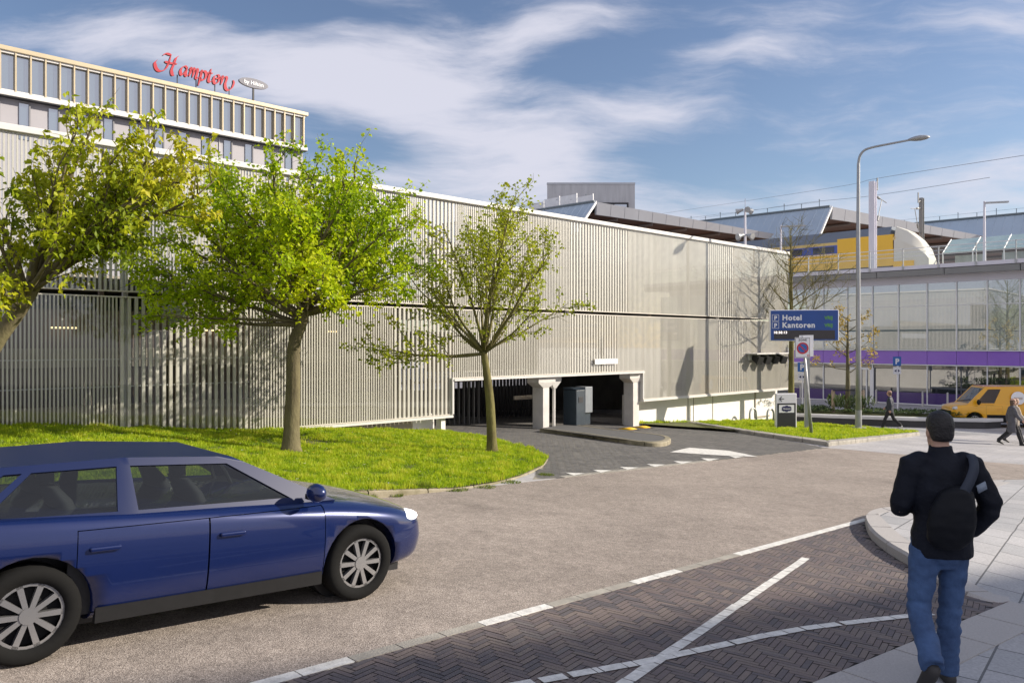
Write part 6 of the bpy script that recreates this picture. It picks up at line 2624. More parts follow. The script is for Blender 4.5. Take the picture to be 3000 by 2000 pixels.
def vehicle(name, label_, cat, st, cab, W, wb, wr, paint, low, group=None, arch=True, glass=None, clad=True, doors=(), roofm=None, seats=()):
    root = empty(name, (0, 0, 0), label_, cat, group)
    # shell lofted through the stations
    mb = MB()
    rings = []
    for (x, wf, zb, zs, zd) in st:
        w = W * wf
        half = [(w * .80, zb), (w * .955, zb + .05), (w * .995, zb + .20), (w * 1.0, zb + (zs - zb) * .55), (w * .985, zs - .07), (w * .94, zs), (w * .80, zs + (zd - zs) * .55), (w * .42, zd - .005), (0, zd)]
        ring = [(x, y, z) for y, z in half] + [(x, -y, z) for y, z in reversed(half[:-1])]
        rings.append(ring)
    mb.rings(rings)
    o = mb.build('body', paint, root, smooth=True)
    bm = bmesh.new()
    bm.from_mesh(o.data)
    bmesh.ops.recalc_face_normals(bm, faces=bm.faces)
    bm.to_mesh(o.data)
    bm.free()
    m = o.modifiers.new('s', 'SUBSURF')
    m.levels = 2
    m.render_levels = 2
    bake(o)
    bm = bmesh.new()
    bm.from_mesh(o.data)
    bmesh.ops.recalc_face_normals(bm, faces=bm.faces)
    if bm.calc_volume(signed=True) < 0:
        bmesh.ops.reverse_faces(bm, faces=bm.faces)
    bm.to_mesh(o.data)
    bm.free()
    if arch:
        mc = MB()
        for x in (wb / 2, -wb / 2):
            for s_ in (1, -1):
                mc.tube([(x, s_ * (W - .30), wr * 1.02), (x, s_ * (W + .2), wr * 1.02)], wr * 1.17, 32)
        c = mc.build('arch_cutter', None)
        bm = bmesh.new()
        bm.from_mesh(c.data)
        bmesh.ops.recalc_face_normals(bm, faces=bm.faces)
        bm.to_mesh(c.data)
        bm.free()
        b = o.modifiers.new('b', 'BOOLEAN')
        b.operation = 'DIFFERENCE'
        b.object = c
        b.solver = 'MANIFOLD'
        bake(o)
        bpy.data.objects.remove(c)
        mb = MB()
        for x in (wb / 2, -wb / 2):
            for s_ in (1, -1):
                mb = MB()
                mb.tube([(x, s_ * (W - .45), wr * 1.02), (x, s_ * (W - .27), wr * 1.02)], wr * 1.16, 28)
                mb.build('wheel_well', M_BLACK, root)
    # doors are lifted out of the shell itself, with a fine gap all round
    me = o.data
    bm = bmesh.new()
    bm.from_mesh(me)
    for co, no in [((x, 0, 0), (1, 0, 0)) for x in sorted({q for dd_ in doors for q in dd_[:2]})] + [((0, 0, z), (0, 0, 1)) for z in sorted({q for dd_ in doors for q in dd_[2:]})]:
        bmesh.ops.bisect_plane(bm, geom=bm.verts[:] + bm.edges[:] + bm.faces[:], plane_co=co, plane_no=no)
    bm.to_mesh(me)
    door_objs = []
    for (x0, x1, z0, z1) in doors:
        for s_ in (1, -1):
            fs = [f for f in bm.faces if x0 < f.calc_center_median().x < x1 and z0 < f.calc_center_median().z < z1 and s_ * f.calc_center_median().y > W * .72]
            vs = {}
            mb = MB()
            cx_, cz_ = (x0 + x1) / 2, (z0 + z1) / 2
            gx, gz = 1 - .012 / (x1 - x0), 1 - .012 / (z1 - z0)
            for f in fs:
                for v in f.verts:
                    if v not in vs:
                        vs[v] = len(mb.v)
                        mb.v.append((cx_ + (v.co.x - cx_) * gx, v.co.y, cz_ + (v.co.z - cz_) * gz))
                mb.face([vs[v] for v in f.verts])
            dob = mb.build('door', paint, root, smooth=True)
            door_objs.append((dob, s_, x0, x1, z1, max(abs(q[1]) for q in mb.v)))
            bmesh.ops.delete(bm, geom=fs, context='FACES')
    bm.to_mesh(me)
    bm.free()
    for dob, s_, x0, x1, z1, ym in door_objs:
        mb = MB()
        mb.box((x0 + .17, s_ * (ym + .010), z1 - .13), (.19, .026, .032))
        bevel(mb.build('handle', paint, dob), .009, 2)
        mb = MB()
        mb.box(((x0 + x1) / 2, s_ * (ym - .10), z1 - .3), (x1 - x0 + .06, .02, z1 - .28))
        mb.build('door_inner', M_BLACK, dob)
    for x in (wb / 2, -wb / 2):
        for s_ in (1, -1):
            wheel(root, x, s_ * (W - .13), wr, s_)
    if clad:
        mb = MB()
        for s_ in (1, -1):
            y0 = s_ * (W * .955)
            mb.box((0, y0, low + .075), (wb - 2 * wr * 1.22, .05, .10))
        mb.build('sill', M_PLAST, root)
    # cabin
    bf, br, rf, rr, yb, yr, zb0, zb1, zr0, zr1 = cab
    mb = MB()
    xm = (rf + rr) / 2
    B = lambda x, y, z: Vector((x, y, z))
    base = [B(bf, yb * .90, zb0), B(bf, -yb * .90, zb0), B(br, -yb * .93, zb1), B(br, yb * .93, zb1)]
    mid = [B(xm, -yb, (zb0 + zb1) / 2), B(xm, yb, (zb0 + zb1) / 2)]
    bring = [base[0], base[1], mid[0], base[2], base[3], mid[1]]
    tring = [B(rf, yr * .96, zr0), B(rf, -yr * .96, zr0), B(xm, -yr, max(zr0, zr1) + .03), B(rr, -yr * .94, zr1), B(rr, yr * .94, zr1), B(xm, yr, max(zr0, zr1) + .03)]
    mb.poly([tring[0], tring[5], tring[2], tring[1]])
    mb.poly([tring[5], tring[4], tring[3], tring[2]])

    def patch(A, Bq, C, D, wins, t0=.12, t1=.86):
        """a face with openings: A B along the bottom, D C along the top"""
        pt = lambda s, t: A.lerp(Bq, s).lerp(D.lerp(C, s), t)
        cols = [(0, 0, False)]
        for s0, s1, s0t, s1t in wins:
            cols += [(s0, s0t, True), (s1, s1t, False)]
        cols.append((1, 1, None))
        for k in range(len(cols) - 1):
            (a0, a1, op_), (b0, b1, _) = cols[k], cols[k + 1]
            if op_:
                mb.poly([pt(a0, 0), pt(b0, 0), pt(b0, t0), pt(a0, t0)])
                mb.poly([pt(a1, t1), pt(b1, t1), pt(b1, 1), pt(a1, 1)])
            else:
                mb.poly([pt(a0, 0), pt(b0, 0), pt(b0, t0), pt(a0, t0)])
                mb.poly([pt(a0, t0), pt(b0, t0), pt(b1, t1), pt(a1, t1)])
                mb.poly([pt(a1, t1), pt(b1, t1), pt(b1, 1), pt(a1, 1)])
    gl_ = glass or ((0, .20, .96, .18, .96), (1, .06, .70, .06, .66), (1, .76, .90, .72, .84))
    for s_ in (1, -1):
        f0, f1, f2 = (0, 5, 4) if s_ > 0 else (1, 2, 3)
        patch(bring[f0], bring[f1], tring[f1], tring[f0], [q[1:] for q in gl_ if q[0] == 0])
        patch(bring[f1], bring[f2], tring[f2], tring[f1], [q[1:] for q in gl_ if q[0] == 1])
    patch(bring[1], bring[0], tring[0], tring[1], [(.05, .95, .05, .95)], .10, .92)
    patch(bring[4], bring[3], tring[3], tring[4], [(.10, .90, .10, .90)] if (glass is None or len(glass) > 1) else [], .22, .88)
    o = mb.build('cabin', roofm or paint, root)
    bm = bmesh.new()
    bm.from_mesh(o.data)
    bmesh.ops.remove_doubles(bm, verts=bm.verts, dist=0.0005)
    bmesh.ops.recalc_face_normals(bm, faces=bm.faces)
    bm.to_mesh(o.data)
    bm.free()
    sm = o.modifiers.new('solid', 'SOLIDIFY')
    sm.thickness = 0.03
    sm.offset = -1
    bevel(o, 0.02, 3)
    mb = MB()
    mb.box(((bf + br) / 2 - .1, 0, zb0 + .02), (abs(bf - br) * .82, yb * 1.70, .05))
    mb.build('interior_floor', M_BLACK, root)
    for xs_ in seats:
        for s_ in (1, -1):
            mb = MB()
            lean = -.14
            mb.rings([ell3((xs_, s_ * yb * .45, zb0 - .05), .10, .24), ell3((xs_ + lean * .5, s_ * yb * .45, zb0 + .12), .075, .235), ell3((xs_ + lean, s_ * yb * .45, zb0 + .22), .05, .19)])
            mb.rings([ell3((xs_ + lean - .01, s_ * yb * .45, zb0 + .24), .05, .12), ell3((xs_ + lean - .02, s_ * yb * .45, zb0 + .33), .05, .125), ell3((xs_ + lean - .03, s_ * yb * .45, zb0 + .38), .03, .09)])
            mb.build('seat', M_SEAT, root, smooth=True)
    if seats:
        mb = MB()
        c_ = Vector((bf - .52, yb * .45, zb0 + .06))
        pts = [c_ + Vector((-.06 * math.sin(k * .5236) * 1.2, .18 * math.cos(k * .5236), .17 * math.sin(k * .5236))) for k in range(13)]
        mb.tube(pts, .016, 6)
        mb.build('steering_wheel', M_BLACK, root)

    def quad(A, Bq, C, D, s0, s1, t0, t1, s0t=None, s1t=None, off=-0.012):
        """window on the face A B (bottom) D C (top); s along, t up"""
        s0t = s0 if s0t is None else s0t
        s1t = s1 if s1t is None else s1t
        f = lambda s, t: A.lerp(Bq, s).lerp(D.lerp(C, s), t)
        pts = [f(s0, t0), f(s1, t0), f(s1t, t1), f(s0t, t1)]
        nrm = (pts[1] - pts[0]).cross(pts[3] - pts[0]).normalized()
        cen = sum(pts, Vector()) / 4
        if nrm.dot(cen - Vector((xm, 0, zb0))) < 0:
            nrm = -nrm
        return [p + nrm * off for p in pts], nrm
    windows = []
    for s_ in (1, -1):
        b_f = bring[0] if s_ > 0 else bring[1]
        b_m = bring[5] if s_ > 0 else bring[2]
        b_r = bring[4] if s_ > 0 else bring[3]
        t_f = tring[0] if s_ > 0 else tring[1]
        t_m = tring[5] if s_ > 0 else tring[2]
        t_r = tring[4] if s_ > 0 else tring[3]
        gl = glass or ((0, .20, .96, .18, .96), (1, .06, .70, .06, .66), (1, .76, .90, .72, .84))
        for which, a, b, at_, bt in gl:
            if which == 0:
                q, nn_ = quad(b_f, b_m, t_m, t_f, a, b, .12, .86, at_, bt)
            else:
                q, nn_ = quad(b_m, b_r, t_r, t_m, a, b, .12, .86, at_, bt)
            mb = MB()
            mb.poly(q)
            mb.build('side_window', M_CGLASS, root)
    q, nn_ = quad(bring[1], bring[0], tring[0], tring[1], .05, .95, .10, .92)
    mb = MB()
    mb.poly(q)
    mb.build('windscreen', M_CGLASS, root)
    if glass is None or len(glass) > 1:
        q, nn_ = quad(bring[4], bring[3], tring[3], tring[4], .10, .90, .22, .88)
        mb = MB()
        mb.poly(q)
        mb.build('rear_window', M_CGLASS, root)
    return root


def turned(root, loc, heading):
    root.location = loc
    root.rotation_euler = (0, 0, math.atan2(heading.y, heading.x))
    # settle on the slope: pitch along heading, roll across it
    h = 0.6
    hd = heading.normalized()
    lf = Vector((-hd.y, hd.x, 0))
    pz_ = (gnd(loc.x + hd.x * h, loc.y + hd.y * h) - gnd(loc.x - hd.x * h, loc.y - hd.y * h)) / (2 * h)
    rz_ = (gnd(loc.x + lf.x * h, loc.y + lf.y * h) - gnd(loc.x - lf.x * h, loc.y - lf.y * h)) / (2 * h)
    x = (hd + Vector((0, 0, pz_))).normalized()
    y = (lf + Vector((0, 0, rz_))).normalized()
    z = x.cross(y).normalized()
    y = z.cross(x)
    root.rotation_euler = Matrix((x, y, z)).transposed().to_euler()


def part(root, name, m, fill, smooth=False, bev=0):
    mb = MB()
    fill(mb)
    o = mb.build(name, m, root, smooth=smooth)
    if bev:
        bevel(o, bev, 2)
    return o


M_CARB = mat('car_blue', (0.004, 0.014, 0.085), 0.25, var=0.04, scale=2, coat=0.9, metal=0.3)
ST = [(2.04, .50, .34, .52, .56), (1.99, .76, .26, .58, .63), (1.84, .90, .21, .66, .73), (1.5, .965, .19, .74, .82), (1.05, .99, .18, .80, .89), (0.6, 1.0, .18, .84, .90), (0, 1.0, .18, .87, .91),
      (-.8, 1.0, .18, .90, .93), (-1.35, .99, .19, .92, .94), (-1.75, .96, .22, .93, .95), (-1.98, .88, .28, .91, .93), (-2.06, .70, .36, .80, .83)]
car = vehicle('hatchback_car', 'shiny blue hatchback car driving past in the near lane', 'car', ST,
              (1.02, -1.92, 0.16, -1.44, .80, .59, .85, .89, 1.235, 1.225), .88, 2.46, .315, M_CARB, .18, doors=((-.98, -.10, .27, .83), (-.10, .86, .27, .83)), roofm=mat('roof_paint', (0.004, 0.012, 0.06), 0.4, spec=0.25), seats=(-.02, -.92))
for s_ in (1, -1):
    part(car, 'headlight', lit_mat('headlight_glow', (0.92, 0.95, 1.0), 0.9), lambda mb: mb.ball((1.775, s_ * .63, .635), (.15, .15, .058), 14, 8), True)
    part(car, 'tail_light', lit_mat('tail_glow', (0.55, 0.01, 0.02), 0.5), lambda mb: mb.ball((-1.94, s_ * .68, .80), (.07, .14, .10), 12, 8), True)
    mr = part(car, 'door_mirror', M_CARB, lambda mb: mb.ball((.72, s_ * .93, .96), (.07, .11, .075), 12, 8), True)
    part(mr, 'mirror_arm', M_PLAST, lambda mb: mb.box((.74, s_ * .83, .91), (.06, .12, .04)))
part(car, 'grille', M_PLAST, lambda mb: mb.box((2.0, 0, .45), (.06, .95, .13)), bev=.02)
part(car, 'lower_grille', M_PLAST, lambda mb: mb.box((1.985, 0, .30), (.06, 1.1, .08)), bev=.015)
part(car, 'number_plate', mat('plate_yellow', (0.75, 0.55, 0.03), 0.4), lambda mb: mb.box((2.045, 0, .40), (.012, .52, .11)))
part(car, 'underbody', M_BLACK, lambda mb: mb.box((0, 0, .20), (3.5, 1.3, .10)))
cl = Vector((-1.63, 6.36, 0)) + U * -0.78 - NV * 0.83
turned(car, on(cl.x, cl.y, 0.004), U)

# yellow van
M_VANY = mat('van_yellow', (0.80, 0.40, 0.008), 0.3, var=0.04, scale=1, coat=0.6)
SV = [(2.42, .60, .40, .74, .80), (2.36, .82, .30, .86, .93), (2.15, .93, .25, .96, 1.04), (1.75, .98, .24, 1.03, 1.10), (1.4, 1.0, .24, 1.05, 1.10), (0, 1.0, .24, 1.06, 1.08), (-1.6, 1.0, .24, 1.06, 1.08), (-2.3, .98, .26, 1.06, 1.08), (-2.42, .94, .30, 1.04, 1.06)]
van = vehicle('delivery_van', 'yellow delivery van with a round white emblem, driving past the planter', 'van', SV,
              (1.78, -2.40, 0.98, -2.34, .90, .80, 1.02, 1.02, 1.88, 1.88), .94, 2.95, .33, M_VANY, .22, glass=((0, .13, .45, .13, .43),), doors=((.30, 1.0, .36, 1.0),))
for s_ in (1, -1):
    part(van, 'headlight', mat('lamp_lens', (0.6, 0.6, 0.58), 0.1, coat=0.8), lambda mb: mb.ball((2.22, s_ * .70, .86), (.16, .13, .10), 12, 8), True)
    part(van, 'tail_light', M_RED, lambda mb: mb.box((-2.41, s_ * .86, 1.15), (.06, .08, .40)), bev=.01)
    part(van, 'door_mirror', M_PLAST, lambda mb: mb.ball((1.36, s_ * 1.04, 1.18), (.08, .10, .13), 12, 8), True)
    part(van, 'lower_band', M_PLAST, lambda mb: mb.box((-.02, s_ * .945, .47), (1.98, .02, .26)))

    def emb(mb):
        c = Vector((-.35, s_ * .915, 1.38))
        x = Vector((-s_, 0, 0))
        z = Vector((0, -s_ * .10, 1)).normalized()
        n = x.cross(z)
        disc(mb, c, 0, .30, x, z, n, 0.012 if s_ > 0 else .012, 28)
    part(van, 'emblem', M_SWHITE, emb)
    part(van, 'emblem_mark', mat('emblem_grey', (0.55, 0.50, 0.46), 0.5), lambda mb: mb.box((-.35, s_ * .930, 1.36), (.36, .008, .12)))
part(van, 'grille', M_PLAST, lambda mb: mb.box((2.38, 0, .66), (.08, 1.2, .16)), bev=.02)
part(van, 'bumper', M_PLAST, lambda mb: mb.box((2.36, 0, .42), (.12, 1.55, .18)), bev=.03)
vh = Vector((-0.985, 0.17, 0)).normalized()
vn = at(2770, 1000, 37.4)
vl = vn - vh * 2.42
turned(van, on(vl.x, vl.y, 0.0), vh)

# ------------------------------------------------------------------ people
M_SKIN = mat('skin', (0.48, 0.29, 0.21), 0.55, var=0.08, scale=20)


def remesh(o, vox, it=6, fac=0.5):
    r = o.modifiers.new('r', 'REMESH')
    r.mode = 'VOXEL'
    r.voxel_size = vox
    r.use_smooth_shade = True
    s = o.modifiers.new('s', 'SMOOTH')
    s.iterations = it
    s.factor = fac
    bake(o)
    for p in o.data.polygons:
        p.use_smooth = True
    return o


def folds(o, amp, sc, seed, vert=2.2):
    me = o.data
    co = [v.co.copy() for v in me.vertices]
    no = [v.normal.copy() for v in me.vertices]
    out = []
    for c, n in zip(co, no):
        k = noise.noise(Vector((c.x * sc + seed, c.y * sc, c.z * sc * vert))) + 0.5 * noise.noise(Vector((c.x * sc * 2.3 + c.z * sc * 1.6, c.y * sc * 2.3, c.z * sc * 2.0 + seed)))
        out += list(c + n * k * amp)
    me.vertices.foreach_set('co', out)
    me.update()


def ell(c, rx, ry, n=16, tilt=0.0):
    return [Vector((c[0] + rx * math.cos(2 * math.pi * i / n), c[1] + ry * math.sin(2 * math.pi * i / n), c[2] + tilt * math.sin(2 * math.pi * i / n))) for i in range(n)]


def hand(mb, wrist, d, palm_n, side, curl=0.5, s=1.0):
    """palm, four bent fingers of unequal length and a thumb from the side of the palm"""
    d = d.normalized()
    palm_n = (palm_n - d * palm_n.dot(d)).normalized()
    across = d.cross(palm_n).normalized() * side        # towards the thumb
    pc = wrist + d * 0.05 * s
    rs = []
    for f, w, t in ((-.01, .024, .020), (.02, .034, .019), (.06, .043, .016), (.092, .041, .013)):
        c = wrist + d * f * s
        rs.append([c + across * (w * s * math.cos(k * math.pi / 5)) + palm_n * (t * s * math.sin(k * math.pi / 5)) for k in range(10)])
    mb.rings(rs)
    for k, (o_, L) in enumerate(((.031, .070), (.011, .080), (-.010, .075), (-.031, .058))):
        p0 = wrist + d * .086 * s + across * o_ * s
        dirs = d.copy()
        pts = [p0 - d * .015 * s]
        pts.append(p0)
        ang = 0
        for j, seg in enumerate((.42, .33, .25)):
            ang += curl * (0.55 + .25 * j) * (1 + .08 * k)
            dv = d * math.cos(ang) + palm_n * math.sin(ang)
            pts.append(pts[-1] + dv * L * seg * s)
        mb.tube(pts, [.0095 * s, .0095 * s, .0088 * s, .0080 * s, .0065 * s], 8)
    t0 = wrist + d * .025 * s + across * .030 * s
    td = (d * .62 + across * .62 + palm_n * .35).normalized()
    t1 = t0 + td * .034 * s
    t2 = t1 + (td * .75 + d * .5).normalized() * .030 * s
    t3 = t2 + (td * .4 + d * .8 + palm_n * .2).normalized() * .024 * s
    mb.tube([t0 - td * .012 * s, t0, t1, t2, t3], [.012 * s, .012 * s, .0105 * s, .0095 * s, .0075 * s], 8)


def person(label_, loc, heading, H, legs, arms, cols, coat_z=0.86, vox=0.013, seed=1, long_hair=False, coat_flare=0.0, bulk=1.0, headturn=0.0, group=None, hat=False, stand_collar=True):
    """legs: (thigh pitch, knee bend, foot pitch) for left, right; arms: (shoulder pitch, abduction, elbow bend, inward turn) for left, right.
    Local axes: x to the person's right, y forwards, z up."""
    root = empty('person', loc, label_, 'person', group)
    S = H / 1.80
    V = lambda x, y, z: Vector((x, y, z)) * S
    hipz = 0.93
    joints = []
    low = 9
    for i, leg_ in enumerate(legs):
        tp_, kb, fpz = leg_[:3]
        spread = leg_[3] if len(leg_) > 3 else 0.0
        sx = -1 if i == 0 else 1
        hip = V(sx * .095, 0, hipz)
        knee = hip + V(sx * spread * .5, math.sin(tp_) * .44, -math.cos(tp_) * .44)
        a_ = tp_ - kb
        ank = knee + V(sx * (.005 + spread * .5), math.sin(a_) * .42, -math.cos(a_) * .42)
        toe = ank + V(sx * .02, math.cos(fpz) * .17, -math.sin(fpz) * .17 - .05)
        heel = ank + V(0, -.055 * math.cos(fpz), -.06 + .05 * math.sin(fpz))
        joints.append((hip, knee, ank, toe, heel))
        low = min(low, ank.z - .085 * S, toe.z - .03 * S)
    dz = Vector((0, 0, -low))
    sh = []
    for i, (sp_, ab, eb, inw) in enumerate(arms):
        sx = -1 if i == 0 else 1
        s0 = V(sx * .195 * (0.6 + 0.4 * bulk), -.01, 1.455)
        d1 = Vector((sx * math.sin(ab), math.sin(sp_) * math.cos(ab), -math.cos(sp_) * math.cos(ab))).normalized()
        el_ = s0 + d1 * .30 * S
        # forearm: bend forwards and turn inwards
        ax_ = Vector((1, 0, 0))
        d2 = Matrix.Rotation(eb, 3, ax_) @ d1
        d2 = (d2 + Vector((-sx * inw, 0, 0))).normalized()
        wr = el_ + d2 * .26 * S
        sh.append((s0, el_, wr, d1, d2, sx))
    # ---- body: head, neck, trunk, limbs and hands in one surface
    mb = MB()
    hc = V(0, .025, 1.685)
    Rt = Matrix.Rotation(headturn, 3, 'Z')
    hp_ = lambda x, y, z: hc + Rt @ V(x, y, z)
    rs = []
    for z, rx, ry, yo in ((-.125, .030, .035, .055), (-.105, .048, .058, .035), (-.07, .060, .080, .018), (-.03, .068, .092, .006), (.02, .074, .099, 0), (.06, .073, .098, -.005), (.09, .062, .085, -.008), (.112, .040, .055, -.008), (.122, .012, .018, -.008)):
        rs.append([hp_(rx * math.cos(2 * math.pi * k / 16), yo + ry * math.sin(2 * math.pi * k / 16), z) for k in range(16)])
    mb.rings(rs)
    mb.ball(hp_(0, .108, -.025), (.012 * S, .022 * S, .026 * S), 8, 6)           # nose
    mb.ball(hp_(0, .088, -.066), (.026 * S, .016 * S, .010 * S), 8, 6)           # lips
    for s_ in (-1, 1):
        mb.ball(hp_(s_ * .076, -.005, -.01), (.012 * S, .022 * S, .033 * S), 8, 6)  # ears
        mb.ball(hp_(s_ * .030, .080, .022), (.022 * S, .014 * S, .008 * S), 8, 6)   # brow
    mb.tube([V(0, -.01, 1.44), V(0, 0, 1.53), V(0, .015, 1.62)], [.075 * S, .060 * S, .056 * S], 12)
    mb.rings([ell(V(0, 0, z), rx * S, ry * S) for z, rx, ry in ((.86, .13, .10), (.98, .145, .105), (1.12, .125, .095), (1.30, .155, .11), (1.42, .15, .09), (1.48, .07, .06))])
    for hip, knee, ank, toe, heel in joints:
        mb.tube([hip + dz, hip.lerp(knee, .5) + dz, knee + dz, knee.lerp(ank, .35) + dz, ank + dz], [x * S for x in (.082, .072, .055, .055, .040)], 12)
    for s0, el_, wr, d1, d2, sx in sh:
        mb.tube([s0 + dz * 0, s0.lerp(el_, .5), el_, el_.lerp(wr, .4), wr], [x * S for x in (.052, .046, .038, .038, .028)], 10)
    for k in range(len(mb.v)):
        pass
    nlim = len(mb.v)
    for s0, el_, wr, d1, d2, sx in sh:
        hand(mb, wr, d2, Vector((-sx, .2, 0)), 1 if sx > 0 else -1, curl=0.55, s=S)
    o = mb.build('body', M_SKIN, root)
    remesh(o, vox * 0.55, 3, 0.4)
    for s_ in (-1, 1):
        part(root, 'eye', mat('eye_white', (0.7, 0.68, 0.65), 0.2), lambda mb: mb.ball(hp_(s_ * .030, .086, .004), (.012 * S, .009 * S, .007 * S), 8, 6), True)
    # ---- trousers
    mb = MB()
    mb.rings([ell(V(0, -.01, z), rx * S, ry * S) for z, rx, ry in ((.78, .09, .09), (.86, .165, .125), (.94, .168, .122), (1.04, .155, .112))])
    for hip, knee, ank, toe, heel in joints:
        end = ank + (ank - knee).normalized() * .035 * S
        mb.tube([hip + V(0, 0, .02) + dz * 0 + dz, hip.lerp(knee, .4) + dz, hip.lerp(knee, .8) + dz, knee + dz, knee.lerp(ank, .3) + dz, knee.lerp(ank, .75) + dz, end + dz], [x * S * bulk for x in (.098, .092, .078, .074, .073, .070, .074)], 14)
    tr = mb.build('trousers', cols['trousers'], root)
    remesh(tr, vox, 6)
    folds(tr, .010 * S, 8, seed + 5, 3.0)
    # ---- jacket or coat
    mb = MB()
    prof = [(coat_z, .20 + coat_flare, .135 + coat_flare), (coat_z + .06, .20 + coat_flare * .8, .14 + coat_flare * .8), (.98 if coat_z < .9 else coat_z + .1, .197 + coat_flare * .3, .145), (1.12, .178, .14), (1.28, .195, .145), (1.40, .198, .13), (1.475, .15, .10), (1.52, .085, .078)]
    prof = sorted(set(prof))
    mb.rings([ell(V(0, -.012, z), rx * S * bulk, ry * S * bulk) for z, rx, ry in prof])
    if stand_collar:
        mb.rings([ell(V(0, -.005, 1.49), .085 * S, .08 * S), ell(V(0, 0.0, 1.545), .078 * S, .078 * S), ell(V(0, .01, 1.58), .074 * S, .077 * S, 16)])
    for s0, el_, wr, d1, d2, sx in sh:
        cuff = wr - d2 * .015 * S
        mb.tube([V(sx * .06, -.01, 1.47), V(sx * .135, -.01, 1.475), s0 + V(0, 0, .0), s0.lerp(el_, .5), el_ - d1 * .02 * S, el_ + d2 * .03 * S, el_.lerp(wr, .55), cuff], [x * S * bulk for x in (.055, .074, .080, .076, .072, .070, .062, .052)], 14)
    jk = mb.build('jacket', cols['jacket'], root)
    remesh(jk, vox, 5)
    folds(jk, .009 * S, 7, seed)
    # ---- hair, shoes
    mb = MB()
    rs = []
    hz0 = -.075 if not long_hair else -.24
    for z, rx, ry, yo in ((hz0, .060, .045, -.045), (-.045, .074, .066, -.040), (.0, .083, .090, -.022), (.045, .085, .103, -.012), (.085, .076, .096, -.010), (.115, .052, .068, -.010), (.133, .015, .02, -.010)):
        rs.append([hp_(rx * math.cos(2 * math.pi * k / 16), yo + ry * math.sin(2 * math.pi * k / 16), z) for k in range(16)])
    mb.rings(rs)
    hr = mb.build('hat' if hat else 'hair', cols['hair'], root)
    remesh(hr, vox * .8, 3)
    folds(hr, .0025 * S, 30, seed + 9)
    for hip, knee, ank, toe, heel in joints:
        mb = MB()
        f = (toe - heel)
        f.normalize()
        sd = Vector((1, 0, 0))
        up = sd.cross(f).normalized()
        rs = []
        for q, w, h in ((-.02, .020, .02), (0.0, .036, .055), (.06, .040, .060), (.13, .046, .042), (.20, .048, .030), (.25, .036, .022), (.272, .012, .012)):
            c = heel + f * q * S + dz
            rs.append([c + sd * (w * S * math.cos(2 * math.pi * k / 12)) + up * (h * S * math.sin(2 * math.pi * k / 12) + (.0 if math.sin(2 * math.pi * k / 12) > 0 else .0)) for k in range(12)])
        mb.rings(rs)
        mb.build('shoe', cols['shoes'], root, smooth=True)
    # lift everything that is not a leg by the same amount
    for ch in root.children:
        if ch.name.split('.')[0] in ('jacket', 'hair', 'hat', 'eye'):
            ch.location = dz
    hd = heading.normalized()
    root.rotation_euler = (0, 0, math.atan2(hd.y, hd.x) - math.pi / 2)
    return root, sh, S, dz


M_NAVYJ = mat('dark_jacket', (0.007, 0.009, 0.016), 0.7, spec=0.2, var=0.25, scale=6, bump=0.3, bscale=40)
M_JEANS = mat('blue_jeans', (0.035, 0.075, 0.19), 0.85, var=0.35, scale=5, bump=0.25, bscale=90, col2=(0.06, 0.12, 0.26))
M_HAIRB = mat('black_hair', (0.012, 0.010, 0.010), 0.6, var=0.3, scale=30, bump=0.5, bscale=60)
M_HAIRBR = mat('brown_hair', (0.10, 0.06, 0.035), 0.6, var=0.3, scale=30)
M_SHOE = mat('dark_shoe', (0.03, 0.028, 0.028), 0.6)
man_at = G(2768, 1985)
man_at = Vector((2.95, 5.40, 0))
man_at.z = gnd(man_at.x, man_at.y) + pave_h(man_at.x, man_at.y) + 0.012
dz0 = None
man, sh, S, dz = person('person in dark jacket and jeans with a sling bag, walking away in the right foreground', man_at, Vector((0.05, 1, 0)), 1.83,
                        ((R(-6), R(52), R(60), 0.15), (R(3), R(4), R(0), -0.05)),
                        ((R(0), R(15), R(80), 0.75), (R(-14), R(20), R(42), 0.75)),
                        {'jacket': M_NAVYJ, 'trousers': M_JEANS, 'hair': M_HAIRB, 'shoes': M_SHOE}, coat_z=0.84, vox=0.011, seed=3, bulk=1.0, hat=False)


def man_part(name, m, fill, vox=None, amp=0):
    mb = MB()
    fill(mb)
    o = mb.build(name, m, man, smooth=True)
    if vox:
        remesh(o, vox, 6)
    if amp:
        folds(o, amp, 8, 2.0)
    o.location = dz
    return o


def bag(mb):
    rs = []
    for z, rx, ry, x0, y0 in ((.93, .09, .045, -.03, -.165), (.98, .145, .07, -.03, -.18), (1.08, .155, .085, -.025, -.19), (1.20, .145, .08, -.01, -.19), (1.30, .11, .06, .01, -.18), (1.34, .04, .02, .02, -.17)):
        rs.append(ell(Vector((x0, y0, z)) * S, rx * S, ry * S))
    mb.rings(rs)


bg = man_part('sling_bag', mat('bag_black', (0.005, 0.006, 0.009), 0.65, spec=0.2, var=0.2, scale=6), bag, 0.012, 0.008)


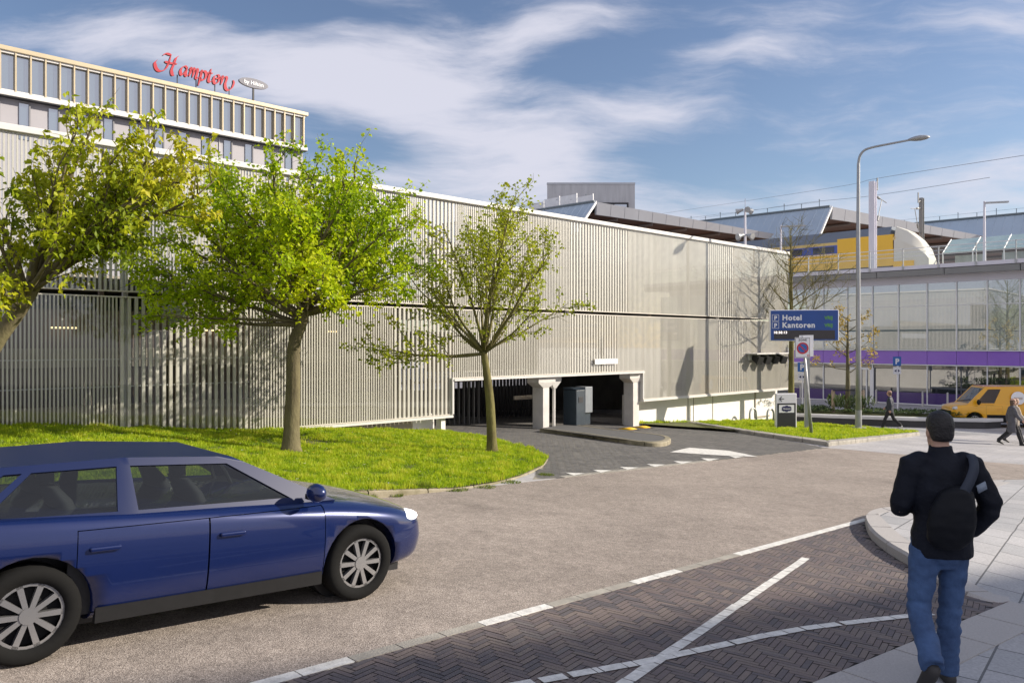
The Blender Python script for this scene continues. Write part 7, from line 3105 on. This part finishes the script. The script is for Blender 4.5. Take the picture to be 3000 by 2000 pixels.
def strap(mb):
    pts = [Vector((x, y, z)) * S for x, y, z in ((-.03, -.20, 1.20), (.03, -.215, 1.29), (.095, -.192, 1.385), (.145, -.14, 1.47), (.16, -.03, 1.525), (.10, .13, 1.43))]
    pts = smooth_path(pts, 5)
    rs = []
    for i, p_ in enumerate(pts):
        d_ = (pts[min(i + 1, len(pts) - 1)] - pts[max(i - 1, 0)]).normalized()
        n_ = Vector((0, -1, .25)).normalized() if i < 18 else Vector((0, 0, 1))
        s_ = d_.cross(n_).normalized()
        rs.append([p_ - s_ * .032 - n_ * .004, p_ + s_ * .032 - n_ * .004, p_ + s_ * .032 + n_ * .006, p_ - s_ * .032 + n_ * .006])
    mb.rings(rs)


man_part('bag_strap', mat('strap_navy', (0.018, 0.026, 0.045), 0.7), strap)
man_part('sleeve_patch', mat('patch_grey', (0.20, 0.24, 0.30), 0.7), lambda mb: mb.box(Vector((.165, -.195, 1.335)) * S, (.075, .01, .05), (0.9, 0.3, 0.35), None, (-.3, -.1, 1)))

WALK = ((R(24), R(8), R(0)), (R(-20), R(26), R(38)))
WALK2 = ((R(-18), R(28), R(35)), (R(22), R(6), R(0)))
ARM = ((R(-15), R(8), R(18), 0), (R(18), R(8), R(22), 0))
q = G(2607, 1256)
person('person in dark jacket walking past the long planter', q, Vector((-0.8, 0.6, 0)), 1.74, WALK, ARM,
       {'jacket': mat('jacket_navy_grey', (0.022, 0.028, 0.045), 0.7), 'trousers': mat('trousers_black', (0.016, 0.016, 0.018), 0.8), 'hair': M_HAIRBR, 'shoes': mat('pale_shoe', (0.62, 0.60, 0.60), 0.6)}, coat_z=0.80, vox=0.018, seed=11, bulk=1.05)
q = G(2966, 1303)
person('person in long dark grey coat crossing the plaza beside the van', q, Vector((1, -0.25, 0)), 1.72, WALK2, ARM,
       {'jacket': mat('coat_grey', (0.085, 0.085, 0.10), 0.8, var=0.15, scale=8), 'trousers': mat('trousers_black', (0.016, 0.016, 0.018), 0.8), 'hair': M_HAIRBR, 'shoes': M_SHOE}, coat_z=0.52, vox=0.018, seed=12, coat_flare=0.025, bulk=1.0, long_hair=True)
q = G(2988, 1299)
person('person in pale beige coat at the right frame edge, behind the dark coat', q + Vector((0.12, 0.45, 0)), Vector((1, -0.2, 0)), 1.70, WALK, ARM,
       {'jacket': mat('coat_beige', (0.42, 0.36, 0.30), 0.8, var=0.1, scale=8), 'trousers': mat('trousers_grey', (0.05, 0.05, 0.06), 0.8), 'hair': mat('blond_hair', (0.32, 0.22, 0.12), 0.6), 'shoes': M_SHOE}, coat_z=0.72, vox=0.018, seed=13, long_hair=True)
